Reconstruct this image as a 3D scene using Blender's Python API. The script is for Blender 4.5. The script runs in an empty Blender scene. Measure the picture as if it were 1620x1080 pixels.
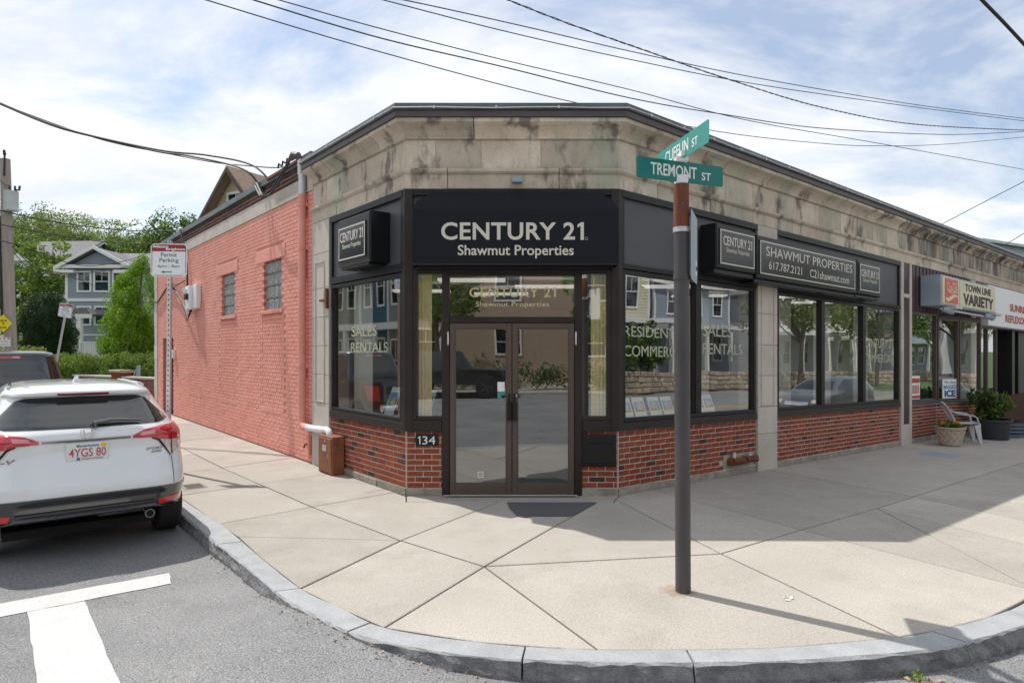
import bpy, bmesh, math, random
import numpy as np
from mathutils import Vector, Matrix
from mathutils.bvhtree import BVHTree

random.seed(7)
sc = bpy.context.scene
col = sc.collection
R_ = math.radians

# ------------------------------------------------------------------ camera
cam_d = bpy.data.cameras.new('camera')
cam = bpy.data.objects.new('camera', cam_d)
col.objects.link(cam)
cam.location = (0, 0, 1.80)
cam.rotation_euler = (R_(90), 0, 0)
cam_d.sensor_width = 36.0
cam_d.lens = 22.98
cam_d.shift_y = 13.0 / 1620.0
cam_d.clip_start = 0.05
cam_d.clip_end = 3000
sc.camera = cam

# ------------------------------------------------------------------ sun, sky
SUN_EL = 58.6
SUN_H = Vector((-0.815, 0.58, 0)).normalized()          # horizontal direction towards the sun
sun_dir = Vector((SUN_H.x * math.cos(R_(SUN_EL)), SUN_H.y * math.cos(R_(SUN_EL)), math.sin(R_(SUN_EL))))
sd = bpy.data.lights.new('sun', 'SUN')
sd.energy = 3.9
sd.angle = R_(0.55)
sd.color = (1.0, 0.955, 0.89)
sun = bpy.data.objects.new('sun', sd)
col.objects.link(sun)
sun.rotation_euler = (-sun_dir).to_track_quat('-Z', 'Y').to_euler()
sun.location = (-20, 16, 42)

w = bpy.data.worlds.new('World')
sc.world = w
w.use_nodes = True
nt = w.node_tree
nt.nodes.clear()


def nd(t, typ, **kw):
    n = t.nodes.new(typ)
    for k, v in kw.items():
        setattr(n, k, v)
    return n


def build_world(t):
    lk = t.links.new
    out = nd(t, 'ShaderNodeOutputWorld')
    sky = nd(t, 'ShaderNodeTexSky', sky_type='NISHITA', sun_disc=False)
    sky.sun_elevation = R_(SUN_EL)
    sky.sun_rotation = math.atan2(SUN_H.x, SUN_H.y)
    sky.air_density = 1.0
    sky.dust_density = 0.6
    sky.ozone_density = 1.4
    bg = nd(t, 'ShaderNodeBackground')
    bg.inputs['Strength'].default_value = 0.135
    lk(sky.outputs[0], bg.inputs[0])
    tc = nd(t, 'ShaderNodeTexCoord')
    sep = nd(t, 'ShaderNodeSeparateXYZ')
    lk(tc.outputs['Generated'], sep.inputs[0])
    zz = nd(t, 'ShaderNodeMath', operation='MAXIMUM')
    lk(sep.outputs[2], zz.inputs[0]); zz.inputs[1].default_value = 0.0
    za = nd(t, 'ShaderNodeMath', operation='ADD')
    lk(zz.outputs[0], za.inputs[0]); za.inputs[1].default_value = 0.34
    dx = nd(t, 'ShaderNodeMath', operation='DIVIDE')
    dy = nd(t, 'ShaderNodeMath', operation='DIVIDE')
    lk(sep.outputs[0], dx.inputs[0]); lk(za.outputs[0], dx.inputs[1])
    lk(sep.outputs[1], dy.inputs[0]); lk(za.outputs[0], dy.inputs[1])
    cmb = nd(t, 'ShaderNodeCombineXYZ')
    lk(dx.outputs[0], cmb.inputs[0]); lk(dy.outputs[0], cmb.inputs[1])
    mp = nd(t, 'ShaderNodeMapping')
    mp.inputs['Location'].default_value = (8.3, 0.6, 0)
    mp.inputs['Rotation'].default_value = (0, 0, R_(-24))
    mp.inputs['Scale'].default_value = (1.15, 1.75, 1)
    lk(cmb.outputs[0], mp.inputs[0])
    n1 = nd(t, 'ShaderNodeTexNoise')
    n1.inputs['Scale'].default_value = 1.15
    n1.inputs['Detail'].default_value = 11
    n1.inputs['Roughness'].default_value = 0.60
    n1.inputs['Distortion'].default_value = 0.55
    lk(mp.outputs[0], n1.inputs['Vector'])
    r1 = nd(t, 'ShaderNodeValToRGB')
    r1.color_ramp.elements[0].position = 0.37
    r1.color_ramp.elements[1].position = 0.54
    r1.color_ramp.elements[0].color = (0.24, 0.24, 0.24, 1)
    lk(n1.outputs[0], r1.inputs[0])
    n2 = nd(t, 'ShaderNodeTexNoise')
    n2.inputs['Scale'].default_value = 2.1
    n2.inputs['Detail'].default_value = 9
    n2.inputs['Roughness'].default_value = 0.62
    lk(mp.outputs[0], n2.inputs['Vector'])
    r2 = nd(t, 'ShaderNodeValToRGB')
    r2.color_ramp.elements[0].position = 0.34
    r2.color_ramp.elements[0].color = (0.76, 0.81, 0.88, 1)
    r2.color_ramp.elements[1].position = 0.62
    r2.color_ramp.elements[1].color = (0.985, 0.99, 1.0, 1)
    lk(n2.outputs[0], r2.inputs[0])
    bc = nd(t, 'ShaderNodeBackground')
    bc.inputs['Strength'].default_value = 0.96
    lk(r2.outputs[0], bc.inputs[0])
    mx = nd(t, 'ShaderNodeMixShader')
    lk(r1.outputs[0], mx.inputs[0]); lk(bg.outputs[0], mx.inputs[1]); lk(bc.outputs[0], mx.inputs[2])
    lk(mx.outputs[0], out.inputs[0])


build_world(nt)
vs = sc.view_settings
vs.view_transform = 'Standard'
vs.look = 'None'
vs.exposure = 0.2
vs.gamma = 1.0
sc.cycles.use_denoising = True
sc.cycles.max_bounces = 8
sc.cycles.transparent_max_bounces = 12
sc.cycles.sample_clamp_indirect = 6.0

# ------------------------------------------------------------------ materials
M = {}


def mat(name, c, rough=0.6, metal=0.0, spec=0.5, c2=None, nscale=6.0, lo=0.35, hi=0.65, stretch=(1, 1, 1),
        bump=0.0, bscale=40.0, bdist=0.01, isl=0.0, coat=0.0, speck=0.0, sscale=220.0, emit=None, trans=0.0, objrand=False):
    m = bpy.data.materials.new(name)
    m.use_nodes = True
    t = m.node_tree
    lk = t.links.new
    b = t.nodes['Principled BSDF']
    b.inputs['Roughness'].default_value = rough
    b.inputs['Metallic'].default_value = metal
    b.inputs['Specular IOR Level'].default_value = spec
    b.inputs['Coat Weight'].default_value = coat
    b.inputs['Coat Roughness'].default_value = 0.04
    geo = nd(t, 'ShaderNodeNewGeometry')
    vec = geo.outputs['Position']
    if stretch != (1, 1, 1):
        mp = nd(t, 'ShaderNodeMapping')
        mp.inputs['Scale'].default_value = stretch
        lk(vec, mp.inputs[0]); vec2 = mp.outputs[0]
    else:
        vec2 = vec
    col_out = None
    if c2 is not None:
        n = nd(t, 'ShaderNodeTexNoise')
        n.inputs['Scale'].default_value = nscale
        n.inputs['Detail'].default_value = 7
        n.inputs['Roughness'].default_value = 0.62
        lk(vec2, n.inputs['Vector'])
        r = nd(t, 'ShaderNodeValToRGB')
        r.color_ramp.elements[0].position = lo
        r.color_ramp.elements[1].position = hi
        r.color_ramp.elements[0].color = (*c, 1)
        r.color_ramp.elements[1].color = (*c2, 1)
        lk(n.outputs[0], r.inputs[0])
        col_out = r.outputs[0]
    else:
        rgb = nd(t, 'ShaderNodeRGB')
        rgb.outputs[0].default_value = (*c, 1)
        col_out = rgb.outputs[0]
    if isl > 0:
        src = geo.outputs['Random Per Island']
        if objrand:
            oi = nd(t, 'ShaderNodeObjectInfo')
            ad = nd(t, 'ShaderNodeMath', operation='ADD')
            lk(src, ad.inputs[0]); lk(oi.outputs['Random'], ad.inputs[1])
            fr = nd(t, 'ShaderNodeMath', operation='FRACT')
            lk(ad.outputs[0], fr.inputs[0]); src = fr.outputs[0]
        mr = nd(t, 'ShaderNodeMapRange')
        mr.inputs['To Min'].default_value = 1 - isl
        mr.inputs['To Max'].default_value = 1 + isl
        lk(src, mr.inputs[0])
        mu = nd(t, 'ShaderNodeMixRGB', blend_type='MULTIPLY')
        mu.inputs[0].default_value = 1.0
        lk(col_out, mu.inputs[1]); lk(mr.outputs[0], mu.inputs[2])
        col_out = mu.outputs[0]
    if speck > 0:
        n = nd(t, 'ShaderNodeTexNoise')
        n.inputs['Scale'].default_value = sscale
        n.inputs['Detail'].default_value = 3
        lk(vec, n.inputs['Vector'])
        mr = nd(t, 'ShaderNodeMapRange')
        mr.inputs['From Min'].default_value = 0.3
        mr.inputs['From Max'].default_value = 0.7
        mr.inputs['To Min'].default_value = 1 - speck
        mr.inputs['To Max'].default_value = 1 + speck
        lk(n.outputs[0], mr.inputs[0])
        mu = nd(t, 'ShaderNodeMixRGB', blend_type='MULTIPLY')
        mu.inputs[0].default_value = 1.0
        lk(col_out, mu.inputs[1]); lk(mr.outputs[0], mu.inputs[2])
        col_out = mu.outputs[0]
    lk(col_out, b.inputs['Base Color'])
    if bump > 0:
        n = nd(t, 'ShaderNodeTexNoise')
        n.inputs['Scale'].default_value = bscale
        n.inputs['Detail'].default_value = 6
        lk(vec, n.inputs['Vector'])
        bp = nd(t, 'ShaderNodeBump')
        bp.inputs['Strength'].default_value = bump
        bp.inputs['Distance'].default_value = bdist
        lk(n.outputs[0], bp.inputs['Height'])
        lk(bp.outputs[0], b.inputs['Normal'])
    if emit:
        b.inputs['Emission Color'].default_value = (*emit[0], 1)
        b.inputs['Emission Strength'].default_value = emit[1]
    if trans > 0:
        b.inputs['Transmission Weight'].default_value = trans
    M[name] = m
    return m


def overlay(name, c, scale, lo, hi, stretch=(1, 1, 1), off=(0, 0, 0), fac=0.8):
    """adds a second noise-shaped stain of colour c on top of the base colour of material `name`"""
    t = M[name].node_tree
    lk = t.links.new
    b = t.nodes['Principled BSDF']
    old = b.inputs['Base Color'].links[0].from_socket
    geo = nd(t, 'ShaderNodeNewGeometry')
    mp = nd(t, 'ShaderNodeMapping')
    mp.inputs['Scale'].default_value = stretch
    mp.inputs['Location'].default_value = off
    lk(geo.outputs['Position'], mp.inputs[0])
    n = nd(t, 'ShaderNodeTexNoise')
    n.inputs['Scale'].default_value = scale
    n.inputs['Detail'].default_value = 8
    n.inputs['Roughness'].default_value = 0.65
    lk(mp.outputs[0], n.inputs['Vector'])
    mr = nd(t, 'ShaderNodeMapRange')
    mr.inputs['From Min'].default_value = lo
    mr.inputs['From Max'].default_value = hi
    mr.inputs['To Max'].default_value = fac
    lk(n.outputs[0], mr.inputs[0])
    mx = nd(t, 'ShaderNodeMixRGB')
    mx.inputs[2].default_value = (*c, 1)
    lk(mr.outputs[0], mx.inputs[0]); lk(old, mx.inputs[1])
    lk(mx.outputs[0], b.inputs['Base Color'])


def brick_mat(name, cols, rough=0.85):
    mat(name, (0.3, 0.1, 0.06), rough=rough, spec=0.15, bump=0.35, bscale=90, bdist=0.004)
    t = M[name].node_tree
    lk = t.links.new
    geo = nd(t, 'ShaderNodeNewGeometry')
    oi = nd(t, 'ShaderNodeObjectInfo')
    ad = nd(t, 'ShaderNodeMath', operation='ADD')
    lk(geo.outputs['Random Per Island'], ad.inputs[0]); lk(oi.outputs['Random'], ad.inputs[1])
    fr = nd(t, 'ShaderNodeMath', operation='FRACT')
    lk(ad.outputs[0], fr.inputs[0])
    r = nd(t, 'ShaderNodeValToRGB')
    cr = r.color_ramp
    while len(cr.elements) < len(cols):
        cr.elements.new(0.5)
    for i, (p, c) in enumerate(cols):
        cr.elements[i].position = p
        cr.elements[i].color = (*c, 1)
    lk(fr.outputs[0], r.inputs[0])
    n = nd(t, 'ShaderNodeTexNoise')
    n.inputs['Scale'].default_value = 30
    n.inputs['Detail'].default_value = 6
    lk(geo.outputs['Position'], n.inputs['Vector'])
    mr = nd(t, 'ShaderNodeMapRange')
    mr.inputs['To Min'].default_value = 0.6
    mr.inputs['To Max'].default_value = 1.4
    lk(n.outputs[0], mr.inputs[0])
    mu = nd(t, 'ShaderNodeMixRGB', blend_type='MULTIPLY')
    mu.inputs[0].default_value = 1
    lk(r.outputs[0], mu.inputs[1]); lk(mr.outputs[0], mu.inputs[2])
    lk(mu.outputs[0], t.nodes['Principled BSDF'].inputs['Base Color'])


def glass_mat(name, tint, base=0.16, rough=0.0, gl=(0.95, 0.97, 1.0)):
    m = bpy.data.materials.new(name)
    m.use_nodes = True
    t = m.node_tree
    t.nodes.clear()
    lk = t.links.new
    out = nd(t, 'ShaderNodeOutputMaterial')
    tr = nd(t, 'ShaderNodeBsdfTransparent')
    tr.inputs[0].default_value = (*tint, 1)
    g = nd(t, 'ShaderNodeBsdfGlossy')
    g.inputs['Color'].default_value = (*gl, 1)
    g.inputs['Roughness'].default_value = rough
    lw = nd(t, 'ShaderNodeLayerWeight')
    lw.inputs['Blend'].default_value = 0.5
    pw = nd(t, 'ShaderNodeMath', operation='POWER')
    lk(lw.outputs['Facing'], pw.inputs[0]); pw.inputs[1].default_value = 3.5
    mr = nd(t, 'ShaderNodeMapRange')
    mr.inputs['To Min'].default_value = base
    mr.inputs['To Max'].default_value = 1.0
    lk(pw.outputs[0], mr.inputs[0])
    n = nd(t, 'ShaderNodeTexNoise')
    n.inputs['Scale'].default_value = 0.9
    n.inputs['Detail'].default_value = 1
    bp = nd(t, 'ShaderNodeBump')
    bp.inputs['Strength'].default_value = 0.06
    bp.inputs['Distance'].default_value = 0.05
    geo = nd(t, 'ShaderNodeNewGeometry')
    lk(geo.outputs['Position'], n.inputs['Vector'])
    lk(n.outputs[0], bp.inputs['Height'])
    lk(bp.outputs[0], g.inputs['Normal'])
    mx = nd(t, 'ShaderNodeMixShader')
    lk(mr.outputs[0], mx.inputs[0]); lk(tr.outputs[0], mx.inputs[1]); lk(g.outputs[0], mx.inputs[2])
    lk(mx.outputs[0], out.inputs[0])
    M[name] = m


def leaf_mat(name, c, c2, isl=0.35):
    mat(name, c, rough=0.55, spec=0.3, c2=c2, nscale=0.9, isl=isl)
    t = M[name].node_tree
    lk = t.links.new
    b = t.nodes['Principled BSDF']
    out = t.nodes['Material Output']
    tl = nd(t, 'ShaderNodeBsdfTranslucent')
    src = b.inputs['Base Color'].links[0].from_socket
    br = nd(t, 'ShaderNodeMixRGB', blend_type='MULTIPLY')
    br.inputs[0].default_value = 1
    br.inputs[2].default_value = (1.25, 1.3, 0.6, 1)
    lk(src, br.inputs[1]); lk(br.outputs[0], tl.inputs[0])
    mx = nd(t, 'ShaderNodeMixShader')
    mx.inputs[0].default_value = 0.35
    lk(b.outputs[0], mx.inputs[1]); lk(tl.outputs[0], mx.inputs[2])
    lk(mx.outputs[0], out.inputs[0])


# ground
mat('concrete', (0.355, 0.325, 0.288), 0.9, c2=(0.43, 0.395, 0.352), nscale=1.6, isl=0.10, objrand=True, speck=0.22, sscale=90, bump=0.25, bscale=160, bdist=0.004, spec=0.2)
overlay('concrete', (0.26, 0.24, 0.215), 0.8, 0.5, 0.72, fac=0.5)
overlay('concrete', (0.17, 0.155, 0.14), 15, 0.635, 0.66, off=(3, 1, 0), fac=0.28)
overlay('concrete', (0.48, 0.45, 0.41), 1.9, 0.55, 0.75, off=(7, 3, 0), fac=0.45)
mat('joint', (0.10, 0.09, 0.08), 0.95, spec=0.1)
mat('asphalt', (0.19, 0.19, 0.194), 0.93, c2=(0.255, 0.255, 0.255), nscale=0.7, speck=0.55, sscale=110, bump=0.6, bscale=180, bdist=0.006, spec=0.2)
overlay('asphalt', (0.29, 0.265, 0.235), 0.45, 0.55, 0.8, fac=0.55)
overlay('asphalt', (0.10, 0.10, 0.10), 0.8, 0.60, 0.68, off=(4, 2, 0), fac=0.35)
overlay('asphalt', (0.42, 0.42, 0.41), 60, 0.64, 0.70, fac=0.5)
mat('asphalt_patch', (0.095, 0.096, 0.10), 0.95, speck=0.5, sscale=170, bump=0.6, bscale=200, bdist=0.006)
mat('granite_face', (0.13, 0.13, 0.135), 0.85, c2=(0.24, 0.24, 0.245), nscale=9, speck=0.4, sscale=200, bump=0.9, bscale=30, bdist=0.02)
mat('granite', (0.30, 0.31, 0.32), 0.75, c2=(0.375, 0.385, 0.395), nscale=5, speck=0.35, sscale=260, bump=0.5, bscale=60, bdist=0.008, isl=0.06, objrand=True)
overlay('granite', (0.36, 0.27, 0.16), 2.6, 0.64, 0.78, fac=0.5)
mat('road_paint', (0.49, 0.49, 0.48), 0.8, c2=(0.55, 0.55, 0.54), nscale=9, speck=0.12, sscale=60)
overlay('road_paint', (0.24, 0.24, 0.24), 30, 0.62, 0.70, fac=0.75)
overlay('road_paint', (0.42, 0.42, 0.41), 2.5, 0.56, 0.75, off=(2, 2, 0), fac=0.6)
mat('yellow_paint', (0.62, 0.40, 0.05), 0.8)
mat('soil', (0.10, 0.075, 0.05), 0.95, c2=(0.2, 0.16, 0.1), nscale=3)
mat('lawn', (0.055, 0.10, 0.025), 0.9, c2=(0.10, 0.15, 0.045), nscale=2.5)
# building
brick_mat('brick', [(0.0, (0.06, 0.038, 0.034)), (0.05, (0.075, 0.045, 0.038)), (0.10, (0.225, 0.058, 0.033)), (0.5, (0.28, 0.074, 0.040)),
                    (0.8, (0.195, 0.052, 0.034)), (0.93, (0.245, 0.078, 0.045)), (1.0, (0.14, 0.052, 0.04))])
brick_mat('dark_brick', [(0.0, (0.07, 0.035, 0.028)), (0.5, (0.10, 0.048, 0.036)), (1.0, (0.13, 0.055, 0.04))])
mat('mortar', (0.56, 0.49, 0.44), 0.95, spec=0.1, c2=(0.45, 0.39, 0.35), nscale=9)
mat('pink_brick', (0.66, 0.272, 0.212), 0.72, c2=(0.73, 0.325, 0.26), nscale=3.0, isl=0.04, objrand=True, bump=0.2, bscale=60, bdist=0.004)
overlay('pink_brick', (0.76, 0.42, 0.36), 1.1, 0.52, 0.72, off=(1, 1, 4), fac=0.45)
overlay('pink_brick', (0.42, 0.15, 0.12), 2.4, 0.58, 0.74, stretch=(2.2, 2.2, 0.4), off=(6, 1, 2), fac=0.4)
mat('pink_wall', (0.50, 0.18, 0.14), 0.8, c2=(0.56, 0.22, 0.17), nscale=5)
mat('stone', (0.475, 0.40, 0.315), 0.88, c2=(0.60, 0.52, 0.425), nscale=2.5, isl=0.17, objrand=True, bump=0.45, bscale=45, bdist=0.012, speck=0.12, sscale=70)
overlay('stone', (0.21, 0.32, 0.24), 0.75, 0.52, 0.64, stretch=(1.6, 1.6, 0.30), off=(1.3, 0.4, 2), fac=0.4)
overlay('stone', (0.085, 0.075, 0.066), 1.5, 0.535, 0.62, stretch=(1.4, 1.4, 0.7), off=(5, 2, 1), fac=0.8)
overlay('stone', (0.13, 0.115, 0.10), 8.0, 0.54, 0.68, stretch=(1.5, 1.5, 0.35), off=(2, 8, 1), fac=0.3)
mat('sooty_stone', (0.40, 0.335, 0.27), 0.9, c2=(0.50, 0.43, 0.36), nscale=3.5, isl=0.14, objrand=True, bump=0.45, bscale=45, bdist=0.012, speck=0.15, sscale=70)
overlay('sooty_stone', (0.21, 0.34, 0.26), 0.9, 0.50, 0.62, stretch=(1.6, 1.6, 0.30), off=(3.3, 0.4, 2), fac=0.5)
overlay('sooty_stone', (0.06, 0.054, 0.05), 1.6, 0.44, 0.58, stretch=(1.7, 1.7, 0.4), off=(5, 2, 1), fac=0.85)
overlay('sooty_stone', (0.05, 0.045, 0.04), 6.0, 0.52, 0.66, stretch=(2, 2, 0.3), off=(2, 8, 1), fac=0.6)
mat('pale_stone', (0.46, 0.42, 0.37), 0.88, c2=(0.55, 0.505, 0.45), nscale=2.5, isl=0.05, objrand=True, bump=0.35, bscale=50, bdist=0.008, speck=0.1, sscale=120)
overlay('pale_stone', (0.2, 0.19, 0.175), 2.2, 0.60, 0.76, stretch=(1.2, 1.2, 0.5), fac=0.6)
mat('base_concrete', (0.36, 0.33, 0.28), 0.95, c2=(0.22, 0.20, 0.17), nscale=5, bump=0.8, bscale=30, bdist=0.02)
mat('bronze', (0.022, 0.0165, 0.0155), 0.42, spec=0.32, c2=(0.030, 0.023, 0.021), nscale=4)
mat('door_bronze', (0.075, 0.052, 0.042), 0.38, spec=0.6, c2=(0.09, 0.064, 0.052), nscale=3)
mat('black_frame', (0.0105, 0.0105, 0.012), 0.42, spec=0.3, c2=(0.016, 0.0155, 0.0165), nscale=5)
mat('spandrel', (0.062, 0.062, 0.07), 0.5, c2=(0.075, 0.075, 0.084), nscale=1.5, bump=0.1, bscale=5, bdist=0.02)
mat('flashing', (0.065, 0.08, 0.085), 0.42, metal=0.4, c2=(0.12, 0.14, 0.145), nscale=2.0, stretch=(1, 1, 3))
overlay('flashing', (0.10, 0.22, 0.20), 3.5, 0.6, 0.75, stretch=(1, 1, .3), fac=0.5)
mat('fascia', (0.065, 0.052, 0.053), 0.5, c2=(0.085, 0.07, 0.07), nscale=3)
mat('roofing', (0.12, 0.12, 0.12), 0.95)
mat('purple_panel', (0.055, 0.028, 0.035), 0.5)
mat('red_door', (0.10, 0.015, 0.02), 0.5)
mat('galvanised', (0.50, 0.50, 0.51), 0.45, metal=0.7, c2=(0.62, 0.62, 0.63), nscale=12)
mat('steel', (0.55, 0.55, 0.56), 0.3, metal=1.0)
mat('pole_paint', (0.052, 0.048, 0.052), 0.5, c2=(0.075, 0.068, 0.07), nscale=8, stretch=(1, 1, .3), bump=0.3, bscale=110, bdist=0.004)
mat('rust', (0.19, 0.055, 0.022), 0.85, c2=(0.10, 0.042, 0.028), nscale=10, bump=0.5, bscale=60, bdist=0.006)
overlay('rust', (0.30, 0.29, 0.27), 14, 0.64, 0.7, fac=0.7)
mat('rust_box', (0.30, 0.105, 0.038), 0.65, c2=(0.16, 0.062, 0.036), nscale=7, stretch=(1, 1, .25), bump=0.2, bscale=50)
overlay('rust_box', (0.42, 0.36, 0.30), 13, 0.64, 0.72, stretch=(1, 1, .5), fac=0.7)
mat('sign_green', (0.0, 0.165, 0.14), 0.4, spec=0.4)
mat('sign_green_pale', (0.045, 0.29, 0.25), 0.4, spec=0.4)
mat('white_vinyl', (0.78, 0.79, 0.78), 0.45)
mat('beige_vinyl', (0.60, 0.58, 0.51), 0.6)
mat('gold_vinyl', (0.62, 0.53, 0.30), 0.45)
mat('pale_vinyl', (0.40, 0.42, 0.30), 0.45)
mat('black_vinyl', (0.0085, 0.0105, 0.0155), 0.6, spec=0.2, bump=0.12, bscale=3, bdist=0.03)
mat('sign_black', (0.012, 0.012, 0.015), 0.16, spec=0.6)
mat('sign_case', (0.008, 0.010, 0.012), 0.28, spec=0.35)
mat('maroon', (0.24, 0.018, 0.025), 0.4)
mat('green_ink', (0.03, 0.14, 0.12), 0.5)
mat('sign_white', (0.74, 0.76, 0.76), 0.4, c2=(0.66, 0.68, 0.68), nscale=5)
mat('yellow_sign', (0.78, 0.62, 0.01), 0.45)
mat('black_ink', (0.02, 0.02, 0.02), 0.6)
mat('red_ink', (0.42, 0.045, 0.04), 0.5)
mat('cola_red', (0.58, 0.06, 0.035), 0.4)
mat('cream', (0.66, 0.61, 0.44), 0.45, c2=(0.58, 0.53, 0.37), nscale=4)
mat('sign_metal', (0.33, 0.38, 0.43), 0.5, c2=(0.26, 0.31, 0.36), nscale=3)
mat('blue_ink', (0.02, 0.11, 0.26), 0.5)
mat('white_plastic', (0.55, 0.53, 0.56), 0.45)
mat('box_white', (0.74, 0.75, 0.75), 0.5)
mat('cable', (0.018, 0.018, 0.018), 0.6)
mat('cable_thin', (0.05, 0.05, 0.055), 0.6)
mat('planter_stone', (0.47, 0.37, 0.30), 0.85, c2=(0.36, 0.28, 0.22), nscale=9, bump=0.3, bscale=60)
mat('planter_ridge', (0.56, 0.47, 0.40), 0.85)
mat('tub_black', (0.022, 0.026, 0.032), 0.55)
mat('crate_blue', (0.09, 0.115, 0.16), 0.6)
glass_mat('glass', (0.93, 0.95, 0.93), 0.31)
glass_mat('door_glass', (0.72, 0.73, 0.72), 0.26)
glass_mat('far_glass', (0.35, 0.38, 0.40), 0.4)
mat('glass_block', (0.16, 0.19, 0.19), 0.12, spec=1.0, c2=(0.30, 0.34, 0.34), nscale=14, bump=1.0, bscale=28, bdist=0.03, isl=0.15, objrand=True)
mat('block_mortar', (0.33, 0.33, 0.31), 0.9)
mat('room_wall', (0.42, 0.40, 0.36), 0.9)
mat('room_floor', (0.20, 0.19, 0.175), 0.8)
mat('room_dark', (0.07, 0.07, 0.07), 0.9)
mat('curtain', (0.82, 0.70, 0.40), 0.85)
mat('blind', (0.60, 0.58, 0.50), 0.85)
mat('lamp_panel', (0.8, 0.8, 0.8), 0.5, emit=((1, 0.95, 0.86), 0.5))
# bodies
mat('car_white', (0.70, 0.715, 0.735), 0.28, spec=0.5, coat=1.0)
mat('car_black', (0.016, 0.016, 0.017), 0.12, spec=0.8, coat=1.0)
mat('car_navy', (0.008, 0.012, 0.018), 0.2, coat=1.0)
mat('car_silver', (0.10, 0.11, 0.125), 0.3, coat=1.0, metal=0.4)
mat('car_glass', (0.010, 0.012, 0.014), 0.03, spec=0.9, coat=0.5)
mat('tail_red', (0.46, 0.006, 0.016), 0.1, spec=0.7, coat=1.0)
mat('tail_red_dark', (0.20, 0.004, 0.010), 0.12, coat=1.0)
mat('tail_pink', (0.66, 0.26, 0.30), 0.15, coat=1.0)
mat('tail_clear', (0.48, 0.40, 0.36), 0.1, coat=1.0, c2=(0.66, 0.60, 0.55), nscale=30)
mat('reflector', (0.55, 0.03, 0.02), 0.15, coat=1.0)
mat('chrome', (0.72, 0.72, 0.73), 0.07, metal=1.0)
mat('dark_chrome', (0.20, 0.20, 0.21), 0.12, metal=1.0)
mat('tyre', (0.018, 0.018, 0.019), 0.85, bump=0.4, bscale=90)
mat('under', (0.012, 0.012, 0.012), 0.9)
mat('plate_white', (0.68, 0.69, 0.70), 0.4)
mat('plate_red', (0.46, 0.04, 0.045), 0.5)
mat('plate_yellow', (0.75, 0.45, 0.03), 0.5)
# far
mat('clap_grey', (0.25, 0.29, 0.345), 0.8, c2=(0.275, 0.315, 0.37), nscale=3)
mat('clap_white', (0.62, 0.63, 0.63), 0.8)
mat('clap_cream', (0.60, 0.56, 0.43), 0.8)
mat('clap_tan', (0.52, 0.45, 0.30), 0.8)
mat('clap_teal', (0.035, 0.12, 0.165), 0.7)
mat('clap_olive', (0.26, 0.265, 0.20), 0.7)
mat('tan_brick', (0.36, 0.27, 0.20), 0.9, c2=(0.42, 0.32, 0.24), nscale=8)
mat('trim_white', (0.72, 0.72, 0.71), 0.7)
mat('shingle_grey', (0.15, 0.15, 0.155), 0.95, c2=(0.19, 0.19, 0.195), nscale=4, speck=0.2, sscale=12)
mat('shingle_brown', (0.20, 0.145, 0.11), 0.95, c2=(0.27, 0.20, 0.15), nscale=4, speck=0.25, sscale=14)
mat('shingle_green', (0.42, 0.49, 0.45), 0.9, c2=(0.47, 0.53, 0.49), nscale=2)
mat('gutter_brown', (0.075, 0.05, 0.04), 0.6)
mat('pole_wood', (0.27, 0.235, 0.205), 0.9, c2=(0.36, 0.32, 0.285), nscale=4, stretch=(6, 6, .35), bump=0.4, bscale=30)
mat('transformer', (0.42, 0.46, 0.46), 0.5, c2=(0.5, 0.54, 0.54), nscale=4)
mat('rubble', (0.30, 0.235, 0.17), 0.95, c2=(0.42, 0.35, 0.27), nscale=4, isl=0.25, bump=0.5, bscale=25)
mat('bark', (0.13, 0.10, 0.075), 0.95, c2=(0.20, 0.165, 0.13), nscale=8, stretch=(3, 3, .5), bump=0.6, bscale=25)
leaf_mat('leaf_mid', (0.085, 0.155, 0.036), (0.15, 0.22, 0.055))
leaf_mat('leaf_dark', (0.035, 0.075, 0.024), (0.065, 0.115, 0.034))
leaf_mat('leaf_light', (0.17, 0.25, 0.045), (0.27, 0.33, 0.075))
leaf_mat('leaf_olive', (0.12, 0.15, 0.055), (0.19, 0.21, 0.085))
leaf_mat('leaf_bright', (0.175, 0.33, 0.012), (0.27, 0.43, 0.022))
leaf_mat('leaf_yew', (0.014, 0.036, 0.012), (0.030, 0.060, 0.018))
leaf_mat('leaf_hedge', (0.085, 0.18, 0.026), (0.17, 0.26, 0.05))
leaf_mat('petal_orange', (0.75, 0.22, 0.01), (0.8, 0.4, 0.02))
leaf_mat('petal_pink', (0.5, 0.12, 0.10), (0.6, 0.2, 0.16))

# ------------------------------------------------------------------ geometry helpers
BASE = {}          # object -> world position of the frame its vertices are written in


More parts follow.
